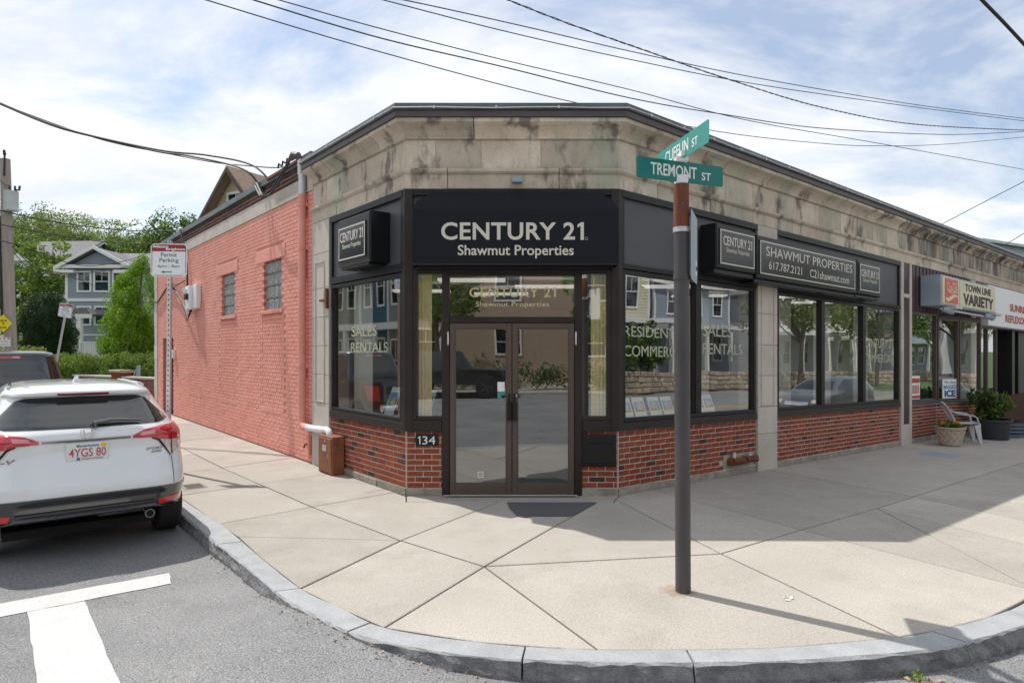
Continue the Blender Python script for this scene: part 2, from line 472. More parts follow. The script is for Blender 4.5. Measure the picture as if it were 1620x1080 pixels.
class MB:
    def __init__(s):
        s.v = []; s.f = []; s.m = []

    def add(s, vs, fs, mi=0):
        o = len(s.v)
        s.v += [tuple(v) for v in vs]
        for f in fs:
            s.f.append(tuple(o + i for i in f)); s.m.append(mi)
        return s

    def box(s, fn, a0, a1, b0, b1, c0, c1, mi=0):
        p = [fn(a, b, c) for c in (c0, c1) for b in (b0, b1) for a in (a0, a1)]
        return s.add(p, [(0, 1, 3, 2), (4, 6, 7, 5), (0, 4, 5, 1), (1, 5, 7, 3), (3, 7, 6, 2), (2, 6, 4, 0)], mi)

    def rbox(s, fn, a0, a1, b0, b1, c0, c1, e=0.006, mi=0):
        """box whose outer (b1) face has chamfered edges"""
        p = [fn(a0, b0, c0), fn(a1, b0, c0), fn(a1, b0, c1), fn(a0, b0, c1),
             fn(a0, b1 - e, c0), fn(a1, b1 - e, c0), fn(a1, b1 - e, c1), fn(a0, b1 - e, c1),
             fn(a0 + e, b1, c0 + e), fn(a1 - e, b1, c0 + e), fn(a1 - e, b1, c1 - e), fn(a0 + e, b1, c1 - e)]
        fs = [(0, 3, 2, 1), (8, 9, 10, 11)]
        for i in range(4):
            j = (i + 1) % 4
            fs.append((i, j, 4 + j, 4 + i)); fs.append((4 + i, 4 + j, 8 + j, 8 + i))
        return s.add(p, fs, mi)

    def quad(s, a, b, c, d, mi=0):
        return s.add([a, b, c, d], [(0, 1, 2, 3)], mi)

    def prism(s, fn, pts, d0, d1, mi=0):
        """pts polygon in (a, c); extruded along b from d0 to d1"""
        n = len(pts)
        vs = [fn(a, d0, c) for a, c in pts] + [fn(a, d1, c) for a, c in pts]
        fs = [tuple(range(n - 1, -1, -1)), tuple(range(n, 2 * n))]
        for i in range(n):
            j = (i + 1) % n
            fs.append((i, j, n + j, n + i))
        return s.add(vs, fs, mi)

    def tube(s, pts, r, n=8, cap=True, mi=0):
        pts = [Vector(p) for p in pts]
        rs = r if isinstance(r, (list, tuple)) else [r] * len(pts)
        rings = []
        prev = None
        for i, p in enumerate(pts):
            d = (pts[min(i + 1, len(pts) - 1)] - pts[max(i - 1, 0)])
            if d.length < 1e-9:
                d = Vector((0, 0, 1))
            d.normalize()
            if prev is None:
                up = Vector((0, 0, 1)) if abs(d.z) < 0.9 else Vector((1, 0, 0))
                a = d.cross(up).normalized()
            else:
                a = (prev - d * prev.dot(d))
                a = a.normalized() if a.length > 1e-6 else d.orthogonal().normalized()
            prev = a
            b = d.cross(a)
            rings.append([p + (a * math.cos(k * 2 * math.pi / n) + b * math.sin(k * 2 * math.pi / n)) * rs[i] for k in range(n)])
        o = len(s.v)
        for rg in rings:
            s.v += [tuple(q) for q in rg]
        for i in range(len(rings) - 1):
            for k in range(n):
                k2 = (k + 1) % n
                s.f.append((o + i * n + k, o + i * n + k2, o + (i + 1) * n + k2, o + (i + 1) * n + k)); s.m.append(mi)
        if cap:
            s.f.append(tuple(o + k for k in range(n - 1, -1, -1))); s.m.append(mi)
            e = o + (len(rings) - 1) * n
            s.f.append(tuple(e + k for k in range(n))); s.m.append(mi)
        return s

    def lathe(s, c, prof, n=24, mi=0, axis=None):
        """prof: list of (radius, height); around +z at c"""
        c = Vector(c)
        o = len(s.v)
        for r, h in prof:
            for k in range(n):
                a = 2 * math.pi * k / n
                s.v.append((c.x + r * math.cos(a), c.y + r * math.sin(a), c.z + h))
        for i in range(len(prof) - 1):
            for k in range(n):
                k2 = (k + 1) % n
                s.f.append((o + i * n + k, o + i * n + k2, o + (i + 1) * n + k2, o + (i + 1) * n + k)); s.m.append(mi)
        s.f.append(tuple(o + k for k in range(n - 1, -1, -1))); s.m.append(mi)
        e = o + (len(prof) - 1) * n
        s.f.append(tuple(e + k for k in range(n))); s.m.append(mi)
        return s

    def grid(s, P, nu, nv, mi=0):
        o = len(s.v)
        for j in range(nv):
            for i in range(nu):
                s.v.append(tuple(P(i, j)))
        for j in range(nv - 1):
            for i in range(nu - 1):
                a = o + j * nu + i
                s.f.append((a, a + 1, a + nu + 1, a + nu)); s.m.append(mi)
        return s

    def build(s, name, mats, parent=None, smooth=False, recalc=True, base=None):
        me = bpy.data.meshes.new(name)
        b = Vector((0, 0, 0))
        if parent is not None:
            b = BASE[parent.name]
        elif base is not None:
            b = Vector(base)
        me.from_pydata([(x - b.x, y - b.y, z - b.z) for x, y, z in s.v], [], s.f)
        if not isinstance(mats, (list, tuple)):
            mats = [mats]
        for m in mats:
            me.materials.append(M[m])
        if len(mats) > 1:
            me.polygons.foreach_set('material_index', s.m)
        if recalc:
            bm = bmesh.new(); bm.from_mesh(me)
            bmesh.ops.recalc_face_normals(bm, faces=bm.faces)
            bm.to_mesh(me); bm.free()
        if smooth:
            me.polygons.foreach_set('use_smooth', [True] * len(me.polygons))
            if smooth is not True:
                me.set_sharp_from_angle(angle=R_(smooth))
        me.update()
        o = bpy.data.objects.new(name, me)
        col.objects.link(o)
        if parent is not None:
            o.parent = parent
        elif base is not None:
            o.location = b
        BASE[o.name] = b
        return o


def wxyz(x, y, z):
    return Vector((x, y, z))


def tag(o, label, cat, group=None):
    o['label'] = label; o['category'] = cat
    if group:
        o['group'] = group
    return o


def struct(o):
    o['kind'] = 'structure'
    return o


def thing(name, label, cat, loc, group=None):
    o = bpy.data.objects.new(name, None)
    col.objects.link(o)
    o.location = loc
    o.empty_display_size = 0.2
    BASE[o.name] = Vector(loc)
    return tag(o, label, cat, group)


def part_empty(name, parent):
    o = bpy.data.objects.new(name, None)
    col.objects.link(o); o.parent = parent
    BASE[o.name] = BASE[parent.name]
    return o


def inst(name, me, parent, loc, rotz=0, scale=(1, 1, 1)):
    """place a shared mesh as a child, loc in world coordinates"""
    o = bpy.data.objects.new(name, me)
    col.objects.link(o)
    o.parent = parent
    b = BASE[parent.name]
    o.location = Vector(loc) - b
    o.rotation_euler = (0, 0, rotz)
    o.scale = scale
    BASE[o.name] = Vector(loc)
    return o


# facade frames: t along the wall away from the corner, d out of the wall, z up
S = 0.0194                      # fall of Tremont street along the right wing
YC = 8.08


def fC(u, d, z):
    return Vector((u, YC - d, z))


def fL(t, d, z):
    return Vector((-1.31 - .628 * t - .778 * d, 8.08 + .778 * t - .628 * d, z))


def fR(t, d, z):
    return Vector((1.31 + .778 * t + .628 * d, 8.08 + .628 * t - .778 * d, z - S * max(t, 0.0)))


def fLm(x, d, z):               # left wall with x running left to right for lettering
    return fL(-x, d, z)


def zg(x, y):                   # sidewalk height
    tR = (x - 1.31) * .778 + (y - 8.08) * .628
    return -S * max(tR, 0.0)


def zs(x, y):                   # street height
    tR = (x - 1.31) * .778 + (y - 8.08) * .628
    b = 0.115 * math.exp(-((x + 1.35) ** 2 + (y - 4.25) ** 2) / 0.85)
    return -0.125 + b - S * max(tR, 0.0)


def L2w(t, d):
    p = fL(t, d, 0); return (p.x, p.y)


def R2w(t, d):
    p = fR(t, d, 0); return (p.x, p.y)


_txt = {}


def text_geo(body, bold=0.0, spacing=1.0):
    k = (body, bold, spacing)
    if k in _txt:
        return _txt[k]
    cu = bpy.data.curves.new('t', 'FONT')
    cu.body = body
    cu.size = 1.0
    cu.offset = bold
    cu.space_character = spacing
    cu.extrude = 0.5
    cu.resolution_u = 4
    ob = bpy.data.objects.new('t', cu)
    col.objects.link(ob)
    dg = bpy.context.evaluated_depsgraph_get()
    me = bpy.data.meshes.new_from_object(ob.evaluated_get(dg))
    vs = [tuple(v.co) for v in me.vertices]
    fs = [tuple(p.vertices) for p in me.polygons]
    bpy.data.objects.remove(ob); bpy.data.curves.remove(cu); bpy.data.meshes.remove(me)
    _txt[k] = (vs, fs)
    return vs, fs


def text_add(mb, body, fn, x0, x1, z0, z1, d0, d1, bold=0.0, shear=0.0, spacing=1.0, mi=0, fit_w=True):
    vs, fs = text_geo(body, bold, spacing)
    xs = [v[0] for v in vs]; ys = [v[1] for v in vs]
    ax, bx, ay, by = min(xs), max(xs), min(ys), max(ys)
    ky = (z1 - z0) / (by - ay)
    kx = (x1 - x0) / (bx - ax) if fit_w else ky
    out = []
    for x, y, e in vs:
        X = x0 + (x - ax) * kx + shear * (y - ay) * ky
        Z = z0 + (y - ay) * ky
        out.append(fn(X, d0 if e < 0 else d1, Z))
    mb.add(out, fs, mi)
    return mb


def text_obj(name, body, fn, x0, x1, z0, z1, d0, d1, m, parent, bold=0.0, shear=0.0, spacing=1.0):
    mb = text_add(MB(), body, fn, x0, x1, z0, z1, d0, d1, bold, shear, spacing)
    return mb.build(name, m, parent, recalc=False)


def text_21(name, fn, x0, x1, z0, z1, d0, d1, m, parent, bold=0.0, spacing=1.0):
    """CENTURY 21 with a flagged figure one"""
    h = z1 - z0
    mb = text_add(MB(), 'CENTURY 2', fn, x0, x1 - (x1 - x0) * .062, z0, z1, d0, d1, bold, 0, spacing)
    k = (x1 - x0) / (8.1 * h)
    s = (.185 if bold > .01 else .14) * h * k
    mb.prism(fn, [(x1, z0), (x1, z1), (x1 - s * .8, z1), (x1 - .36 * h * k, z1 - .13 * h), (x1 - .36 * h * k, z1 - .31 * h), (x1 - s, z1 - .20 * h), (x1 - s, z0)], d0, d1)
    return mb.build(name, m, parent, recalc=False)


def leaf_mesh(name, pts, size, mats, seed=0, flat=0.0, aspect=1.7, normals=None, base=(0, 0, 0)):
    """one small folded quad per point"""
    rng = np.random.default_rng(seed)
    P = np.asarray(pts, dtype=float) - np.asarray(base, dtype=float)
    n = len(P)
    a = rng.normal(size=(n, 3))
    if normals is not None:
        a = np.asarray(normals) + 0.55 * a
    a[:, 2] += flat
    a /= np.linalg.norm(a, axis=1)[:, None] + 1e-9
    b = rng.normal(size=(n, 3))
    u = np.cross(a, b); u /= np.linalg.norm(u, axis=1)[:, None] + 1e-9
    v = np.cross(a, u)
    sz = size * rng.uniform(0.6, 1.35, size=(n, 1))
    q = np.empty((n, 4, 3))
    q[:, 0] = P - u * sz * 0.5 * aspect
    q[:, 1] = P - v * sz * 0.42 + a * sz * 0.12
    q[:, 2] = P + u * sz * 0.5 * aspect
    q[:, 3] = P + v * sz * 0.42 + a * sz * 0.12
    me = bpy.data.meshes.new(name)
    me.vertices.add(n * 4)
    me.vertices.foreach_set('co', q.reshape(-1))
    me.loops.add(n * 4)
    me.loops.foreach_set('vertex_index', np.arange(n * 4, dtype=np.int32))
    me.polygons.add(n)
    me.polygons.foreach_set('loop_start', np.arange(0, n * 4, 4, dtype=np.int32))
    me.polygons.foreach_set('loop_total', np.full(n, 4, dtype=np.int32))
    if not isinstance(mats, (list, tuple)):
        mats = [mats]
    for m in mats:
        me.materials.append(M[m])
    if len(mats) > 1:
        me.polygons.foreach_set('material_index', rng.integers(0, len(mats), n).astype(np.int32))
    me.update(calc_edges=True)
    me.validate()
    return me


def obj_from(me, name, parent=None, loc=None):
    o = bpy.data.objects.new(name, me)
    col.objects.link(o)
    b = Vector((0, 0, 0))
    if parent is not None:
        o.parent = parent
        b = BASE[parent.name]
    if loc is not None:
        o.location = Vector(loc) - b
    BASE[o.name] = b
    return o


def clump_points(rng, clumps, per, shell=0.55):
    """points spread through clumps (cx, cy, cz, rx, ry, rz), denser near each clump's surface"""
    out = []
    for c in clumps:
        d = rng.normal(size=(per, 3))
        d /= np.linalg.norm(d, axis=1)[:, None]
        r = shell + (1.12 - shell) * rng.random((per, 1)) ** 0.6
        out.append(np.array(c[:3]) + d * r * np.array(c[3:6]))
    return np.vstack(out)
# ================================================================== ground
g = MB()
g.quad((-900, -900, -0.9), (900, -900, -0.9), (900, 900, -0.9), (-900, 900, -0.9))
struct(g.build('ground', 'lawn', recalc=False))

ax = sorted(set([-70, -50, -35, -25, -18] + [round(-14 + .5 * i, 2) for i in range(23)] + [round(-2.8 + .2 * i, 2) for i in range(20)] + [round(1.5 + i, 2) for i in range(20)] + [26, 35, 50, 80]))
ay = sorted(set([-60, -40, -25, -16, -12, -9, -6, -4, -2, -1, 0] + [round(1 + .2 * i, 2) for i in range(30)] + [round(7.5 + i, 2) for i in range(14)] + [24, 27, 30, 34, 38]))
g = MB()
g.grid(lambda i, j: (ax[i], ay[j], zs(ax[i], ay[j])), len(ax), len(ay))
struct(g.build('street', 'asphalt', recalc=False, smooth=True))


def sheet(name, m, poly, h, dz):
    g = MB()
    g.add([(x, y, h(x, y) + dz) for x, y in poly], [tuple(range(len(poly)))])
    return g.build(name, m, recalc=False)


def marking(name, corners, nu, nv, dz=0.005, m='road_paint', rough_edge=0.0):
    """painted quad draped over the street; corners a, b, c, d in order"""
    a, b, c, d = [Vector((*p, 0)) for p in corners]
    rng = random.Random(3)

    def P(i, j):
        u, v = i / (nu - 1), j / (nv - 1)
        p = a.lerp(b, u).lerp(d.lerp(c, u), v)
        if rough_edge and (j in (0, nv - 1) or i in (0, nu - 1)):
            p += Vector((rng.uniform(-1, 1), rng.uniform(-1, 1), 0)) * rough_edge
        return (p.x, p.y, zs(p.x, p.y) + dz)
    g = MB(); g.grid(P, nu, nv)
    return struct(g.build(name, m, recalc=False))


marking('stop_line', [L2w(-.88, 2.82), L2w(-.52, 9.5), L2w(-.98, 9.5), L2w(-1.17, 2.86)], 40, 4, rough_edge=.005)
marking('crosswalk_stripe', [L2w(-1.17, 3.46), L2w(-1.15, 3.81), L2w(-4.6, 3.84), L2w(-4.6, 3.46)], 5, 24, rough_edge=.005)
for k in range(1, 5):
    marking('crosswalk_stripe', [L2w(-1.17, 3.46 + 1.25 * k), L2w(-1.15, 3.81 + 1.25 * k), L2w(-4.6, 3.84 + 1.25 * k), L2w(-4.6, 3.46 + 1.25 * k)], 5, 12)
for dd in (8.9, 9.15):
    marking('centre_line', [R2w(2, dd), R2w(60, dd), R2w(60, dd + .12), R2w(2, dd + .12)], 30, 3, m='yellow_paint')

# sidewalk: joint bed + one slab per cell
J1, J2, J3 = (-1.05, 6.18), (-.23, 5.44), (1.85, 5.78)
kin = [(-3.92, 7.80), (-3.03, 6.77), (-2.64, 6.27), (-2.20, 5.69), (-1.60, 4.93), (-1.20, 4.56), (-.83, 4.24), (-.22, 4.03), (.37, 3.93), (.89, 3.92), (1.57, 3.94),
       (2.38, 4.08), (2.78, 4.21), (3.22, 4.40), (3.66, 4.68)]
sidewalk = thing('sidewalk', '', '', (0, 6, 0))
del sidewalk['label'], sidewalk['category']
struct(sidewalk)
bed = [L2w(17, 2.2)] + [L2w(1.42, 2.2)] + kin[1:-1] + [R2w(-.31, 4.13), R2w(0.5, 4.15), R2w(30, 4.15), R2w(30, -.1), R2w(0, -.1), L2w(0, -.1), L2w(17, -.1)]
gb = MB()
gb.add([(x, y, zg(x, y) - .016) for x, y in bed], [tuple(range(len(bed)))])
gb.build('joint_bed', 'joint', sidewalk, recalc=False)


def inset(poly, k):
    """shift every edge of a (convex-ish) polygon inwards by k"""
    n = len(poly)
    area = sum(poly[i][0] * poly[(i + 1) % n][1] - poly[(i + 1) % n][0] * poly[i][1] for i in range(n))
    s = 1 if area > 0 else -1
    out = []
    for i in range(n):
        p0, p1, p2 = Vector(poly[i - 1]), Vector(poly[i]), Vector(poly[(i + 1) % n])
        e1 = (p1 - p0).normalized(); e2 = (p2 - p1).normalized()
        n1 = Vector((-e1.y, e1.x)) * s; n2 = Vector((-e2.y, e2.x)) * s
        b = n1 + n2
        if b.length < 1e-6:
            b = n1
        b = b / max(b.length_squared / 2, .25)
        out.append((p1.x + b.x * k, p1.y + b.y * k))
    return out


def slab(poly, name='paving_slab', m='concrete', gap=.009, lift=0.0, bev=.006):
    a = inset(poly, gap); b = inset(poly, gap + bev)
    n = len(a)
    tilt = random.uniform(-.002, .002)
    vs = [(x, y, zg(x, y) - .06) for x, y in a] + [(x, y, zg(x, y) - .004 + lift + tilt) for x, y in a] + [(x, y, zg(x, y) + lift + tilt) for x, y in b]
    fs = [tuple(range(2 * n, 3 * n))]
    for i in range(n):
        j = (i + 1) % n
        fs.append((i, j, n + j, n + i)); fs.append((n + i, n + j, 2 * n + j, 2 * n + i))
    g = MB(); g.add(vs, fs)
    return g.build(name, m, sidewalk)


T3w, T3m, T3k = L2w(.25, .02), L2w(.17, 1.13), L2w(.06, 2.17)
slab([T3w, L2w(-.01, .03), (-1.30, 8.04), (-1.25, 7.74), (-.17, 7.72), J1, T3m])
slab([T3m, J1, (-2.65, 6.31), T3k])
slab([J1, (-2.65, 6.31), kin[3], kin[4]])
slab([J1, kin[4], kin[5], kin[6], J2])
slab([(-.17, 7.72), J1, J2, (1.0, 7.72)])
slab([J2, kin[6], kin[7], kin[8], (.52, 3.925)])
slab([J2, (.52, 3.925), kin[9], kin[10], kin[11], (2.43, 4.10), J3])
slab([(1.0, 7.72), J2, J3, R2w(-.18, .12), (1.2, 7.72)])
slab([(-1.25, 7.74), (-1.30, 8.04), (-1.28, 8.075), (1.28, 8.075), (1.325, 8.06), R2w(-.18, .12), (1.2, 7.72), (1.0, 7.72), (-.17, 7.72)], name='door_apron')
# left street, two columns
mids = [(.17, 1.13), (1.85, 1.18), (3.45, 1.23), (5.11, 1.23), (6.95, 1.22), (8.6, 1.21), (10.2, 1.2), (11.9, 1.2), (13.6, 1.2), (15.3, 1.2), (17, 1.2)]
walls = [.25, 1.97, 3.66, 5.38, 7.28, 8.9, 10.5, 12.2, 13.9, 15.6, 17]
kerbs = [.06, 1.75, 3.27, 4.95, 6.75, 8.4, 10, 11.7, 13.4, 15.1, 17]
for i in range(len(mids) - 1):
    slab([L2w(walls[i], .02), L2w(*mids[i]), L2w(*mids[i + 1]), L2w(walls[i + 1], .02)])
    slab([L2w(*mids[i]), L2w(kerbs[i], 2.17 if i == 0 else 2.2), L2w(kerbs[i + 1], 2.2), L2w(*mids[i + 1])])
# right street
J4, J5, J6 = (.29, 2.18), (1.98, 2.22), (3.08, 2.21)
rr = lambda *ps: [R2w(*p) for p in ps]
slab([R2w(-.18, .12), J3] + rr(J4, (.63, .02), (0.03, .02)) + [(1.325, 8.06)])
slab([J3, (2.43, 4.10), kin[12], kin[13]] + rr((-.31, 4.12), (.03, 4.14), J4))
slab(rr((.63, .02), J4, J5, (2.17, .02)))
slab(rr(J4, (.03, 4.14), J5))
slab(rr(J5, (.03, 4.14), (1.43, 4.14)))
slab(rr((2.17, .02), J5, J6, (3.42, .02)))
slab(rr(J5, (1.43, 4.14), (2.48, 4.14), J6))
slab(rr((3.42, .02), J6, (5.2, 2.2), (5.30, .02)))
slab(rr(J6, (2.48, 4.14), (4.5, 4.14)))
slab(rr(J6, (4.5, 4.14), (6.2, 4.14), (5.2, 2.2)))
slab(rr((5.30, .02), (5.2, 2.2), (8.2, 2.2), (7.9, .02)))
slab(rr((5.2, 2.2), (6.2, 4.14), (8.3, 4.14), (8.2, 2.2)))
pr = 8.2
for q in (10.1, 12.0, 14.0, 16.0, 18.2, 20.5, 23, 26, 30):
    slab(rr((pr if pr > 8.3 else 7.9, .02), (pr, 2.2), (q, 2.2), (q, .02)))
    slab(rr((pr, 2.2), (pr, 4.14), (q, 4.14), (q, 2.2)))
    pr = q


def gpatch(name, m, poly, dz):
    g = MB(); g.add([(x, y, zg(x, y) + dz) for x, y in poly], [tuple(range(len(poly)))])
    return struct(g.build(name, m, recalc=False))


def P3(px, py):                                   # point of the level sidewalk
    Z = 1.8 * 1034 / (py - 553); return ((px - 810) * Z / 1034, Z)


gpatch('asphalt_patch', 'asphalt_patch', [(-.06, 7.70), (-.03, 7.4), (.06, 7.05), (.14, 6.99), (.22, 7.06), (.62, 7.05), (.70, 7.14), (.99, 7.66), (.98, 7.70)], .006)
gpatch('threshold_strip', 'pale_stone', [(-.84, 7.97), (.80, 7.97), (.80, 8.02), (-.84, 8.02)], .02)
# rust stain is soaked into the slab around the post
mat('rust_stain', (0.36, 0.20, 0.09), 0.9, c2=(0.46, 0.33, 0.22), nscale=24, lo=.38, hi=.6)


def soft_edge(name, cen, rad, amt):
    """fade a stain out towards its rim so that the slab below shows through"""
    t = M[name].node_tree
    lk = t.links.new
    b = t.nodes['Principled BSDF']
    geo = nd(t, 'ShaderNodeNewGeometry')
    vm = nd(t, 'ShaderNodeVectorMath', operation='DISTANCE')
    vm.inputs[1].default_value = cen
    lk(geo.outputs['Position'], vm.inputs[0])
    n = nd(t, 'ShaderNodeTexNoise')
    n.inputs['Scale'].default_value = 26
    n.inputs['Detail'].default_value = 6
    lk(geo.outputs['Position'], n.inputs['Vector'])
    ma = nd(t, 'ShaderNodeMath', operation='MULTIPLY_ADD')
    lk(n.outputs[0], ma.inputs[0]); ma.inputs[1].default_value = rad * 1.5; lk(vm.outputs['Value'], ma.inputs[2])
    mr = nd(t, 'ShaderNodeMapRange')
    mr.inputs['From Min'].default_value = rad * .75; mr.inputs['From Max'].default_value = rad * 1.75
    mr.inputs['To Min'].default_value = amt; mr.inputs['To Max'].default_value = 0
    lk(ma.outputs[0], mr.inputs[0]); lk(mr.outputs[0], b.inputs['Alpha'])


soft_edge('rust_stain', (1.235, 4.885, 0), .15, .6)
pts = []
rg = random.Random(4)
for k in range(26):
    a = 2 * math.pi * k / 26
    r = .36
    pts.append((1.255 + r * 1.15 * math.cos(a), 4.875 + r * .8 * math.sin(a)))
gpatch('rust_stain', 'rust_stain', pts, .004)
g = MB()
for k in range(7):
    a = k * .9
    c = Vector((1.995 + .035 * math.cos(a), 4.72 + .02 * math.sin(a), .010))
    g.add([c + Vector((random.uniform(-.03, .03), random.uniform(-.02, .02), random.uniform(-.006, .008))) for _ in range(4)], [(0, 1, 2), (0, 2, 3)])
tag(g.build('paper_scrap', 'sign_white', base=(1.995, 4.72, 0), recalc=False), 'crumpled white paper scrap lying on the sunlit sidewalk slab', 'litter')
# small utility covers
g = MB(); g.rbox(lambda a, b, c: fL(a, c, b), 2.05, 2.40, -.03, .007, 1.78, 2.05, .004)
hc = tag(g.build('handhole_cover', 'base_concrete', base=fL(2.2, 1.9, 0)), 'small grated utility cover in the sidewalk beside the white car', 'utility cover')
for k in range(5):
    b = MB(); b.box(lambda a, b, c: fL(a, c, b), 2.09 + .06 * k, 2.115 + .06 * k, .006, .011, 1.81, 2.02); b.build('grate_bar', 'asphalt_patch', hc)
g = MB(); g.rbox(lambda a, b, c: fR(a, c, b), 7.35, 8.0, -.03, .006, .70, 1.32, .004)
tag(g.build('handhole_cover', 'sign_metal', base=fR(7.7, 1, 0)), 'flat blue grey metal access cover set in the shaded sidewalk near planter', 'utility cover')

# kerb: granite stones
kerb = thing('kerb', '', '', (0, 4, 0)); del kerb['label'], kerb['category']; struct(kerb)
ci = [L2w(22, 2.2), L2w(16, 2.2), L2w(8, 2.2), L2w(3.6, 2.2), L2w(1.42, 2.2)] + kin[1:-1] + [R2w(-.31, 4.14), R2w(.6, 4.16), R2w(6, 4.16), R2w(30, 4.16)]
co = [L2w(22, 2.38), L2w(16, 2.38), L2w(8, 2.38), L2w(3.6, 2.38), L2w(1.42, 2.38), L2w(.06, 2.37), L2w(-.55, 2.385), (-2.42, 5.69), (-1.77, 4.87), (-1.35, 4.44), (-.93, 4.10),
      (-.27, 3.855), (.37, 3.77), (.89, 3.755), (1.57, 3.775), (2.44, 3.905), (2.90, 4.06), (3.33, 4.26), R2w(-.36, 4.32), R2w(.6, 4.345), R2w(6, 4.345), R2w(30, 4.345)]
assert len(ci) == len(co), (len(ci), len(co))


def resample(ps, n):
    ps = [Vector((*p, 0)) for p in ps]
    out = []
    for i in range(len(ps) - 1):
        p0, p1, p2, p3 = ps[max(i - 1, 0)], ps[i], ps[i + 1], ps[min(i + 2, len(ps) - 1)]
        if (p2 - p1).length > 3:
            for k in range(n):
                out.append(p1.lerp(p2, k / n))
            continue
        for k in range(n):
            t = k / n
            out.append(.5 * ((2 * p1) + (p2 - p0) * t + (2 * p0 - 5 * p1 + 4 * p2 - p3) * t * t + (3 * p1 - p0 - 3 * p2 + p3) * t ** 3))
    out.append(ps[-1])
    return out


KN = 8
RI, RO = resample(ci, KN), resample(co, KN)
breaks = [0, 4, 8, 12, 16, 20, 24, 28, 32, 40, 50, 64, 78, 92, 106, 126, 140, 148, 152, 156, 160, 164, len(RI) - 1]
rng = random.Random(11)
for bi in range(len(breaks) - 1):
    a, b = breaks[bi], breaks[bi + 1]
    rows = []
    ks = list(range(a, b + 1))
    dzs = rng.uniform(-.003, .004)
    for q, k in enumerate(ks):
        pi, po = RI[k], RO[k]
        if q == 0 or q == len(ks) - 1:
            k2 = ks[1] if q == 0 else ks[-2]
            t = .006 / max((RI[k2] - RI[k]).length, .02)
            pi = pi.lerp(RI[k2], t); po = po.lerp(RO[k2], t)
        n = (po - pi).normalized()
        z = zg(pi.x, pi.y) + dzs
        ch = rng.uniform(.004, .016)
        bul = lambda s_: n * rng.uniform(-.4, 1) * s_
        rows.append([pi + Vector((0, 0, z - .3)), pi + Vector((0, 0, z)), po - n * ch + Vector((0, 0, z)), po + bul(.006) + Vector((0, 0, z - ch * rng.uniform(.8, 2))),
                     po + bul(.018) + Vector((0, 0, z - .05)), po + n * .012 + bul(.018) + Vector((0, 0, z - .09)), po + n * .02 + bul(.012) + Vector((0, 0, z - .3))])
    g = MB()
    m = len(rows[0])
    vs = [v for r in rows for v in r]
    fs = []
    for i in range(len(rows) - 1):
        for j in range(m):
            j2 = (j + 1) % m
            fs.append((i * m + j, i * m + j2, (i + 1) * m + j2, (i + 1) * m + j))
    fs.append(tuple(range(m - 1, -1, -1))); fs.append(tuple((len(rows) - 1) * m + j for j in range(m)))
    g.add(vs, fs)
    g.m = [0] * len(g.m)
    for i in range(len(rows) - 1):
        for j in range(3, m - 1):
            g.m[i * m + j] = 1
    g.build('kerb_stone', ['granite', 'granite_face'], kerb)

# weeds and leaves at the foot of the kerb
rng2 = np.random.default_rng(5)
c = np.array([2.44, 3.80, zs(2.4, 3.8) + .02])
me = leaf_mesh('weed', c + rng2.normal(size=(26, 3)) * np.array([.022, .014, .018]) + np.array([-.07, 0, .015]), .02, ['leaf_light', 'leaf_bright'], 3, base=c)
o = obj_from(me, 'weed_tuft', loc=c); tag(o, 'small green weed growing out of the gutter against the kerb joint', 'weed')
mat('dead_leaf', (0.36, 0.20, 0.10), 0.9, c2=(0.5, 0.34, 0.2), nscale=20)
me = leaf_mesh('litter', c + rng2.normal(size=(34, 3)) * np.array([.07, .03, .005]) + np.array([-.02, -.05, -.01]), .03, 'dead_leaf', 4, flat=1.5, base=c)
o = obj_from(me, 'leaf_litter', loc=c); o['kind'] = 'stuff'; tag(o, 'dry brown leaf litter lying in the gutter by the kerb joint', 'litter')
gut = []
for i in range(230):
    k = rng.uniform(44, 150)
    i0 = int(k)
    p = RO[i0].lerp(RO[i0 + 1], k - i0)
    n = (RO[i0] - RI[i0]).normalized()
    p = p + n * abs(rng.gauss(0.03, .06))
    gut.append((p.x, p.y, zs(p.x, p.y) + .006))
me = leaf_mesh('gutter_litter', gut, .014, ['dead_leaf', 'rubble', 'soil'], 9, flat=2.5)
o = obj_from(me, 'gutter_debris'); o['kind'] = 'stuff'; tag(o, 'thin line of grit and leaf bits in the gutter along kerb', 'debris')
# ================================================================== the corner building
BLD = thing('corner_shop_building', 'single storey corner shop with stone cornice, red brick base and pink painted side wall', 'building', (0, 10, 0))
TH_L, TH_R = math.tan(R_(51.07 / 2)), math.tan(R_(38.93 / 2))
ROT_C, ROT_L, ROT_R = 0.0, math.atan2(-.778, .628), math.atan2(.628, .778)

# --- shared brick meshes
BRL, BRH = .196, .0580


def brick_meshes(nm, m, seed, n=6, H=BRH):
    out = []
    r = random.Random(seed)
    for k in range(n):
        g = MB()
        j = lambda s: r.uniform(-s, s)
        L, h, e = BRL / 2, H / 2, .0035
        f = lambda a, b, c: Vector((a, -b, c))
        p = [f(-L, -.05, -h), f(L, -.05, -h), f(L, -.05, h), f(-L, -.05, h)]
        q = [f(-L, -.003 + j(.0008), -h), f(L, -.003 + j(.0008), -h), f(L, -.003, h), f(-L, -.003, h)]
        q2 = [f(-L + e + j(.002), j(.0012), -h + e + j(.001)), f(L - e + j(.002), j(.0012), -h + e + j(.001)), f(L - e + j(.002), j(.0012), h - e + j(.001)), f(-L + e, j(.0012), h - e)]
        fs = [(8, 9, 10, 11)]
        for i in range(4):
            i2 = (i + 1) % 4
            fs += [(i, i2, 4 + i2, 4 + i), (4 + i, 4 + i2, 8 + i2, 8 + i)]
        g.add(p + q + q2, fs)
        me_o = g.build(nm, m)
        me = me_o.data
        bpy.data.objects.remove(me_o)
        out.append(me)
    return out


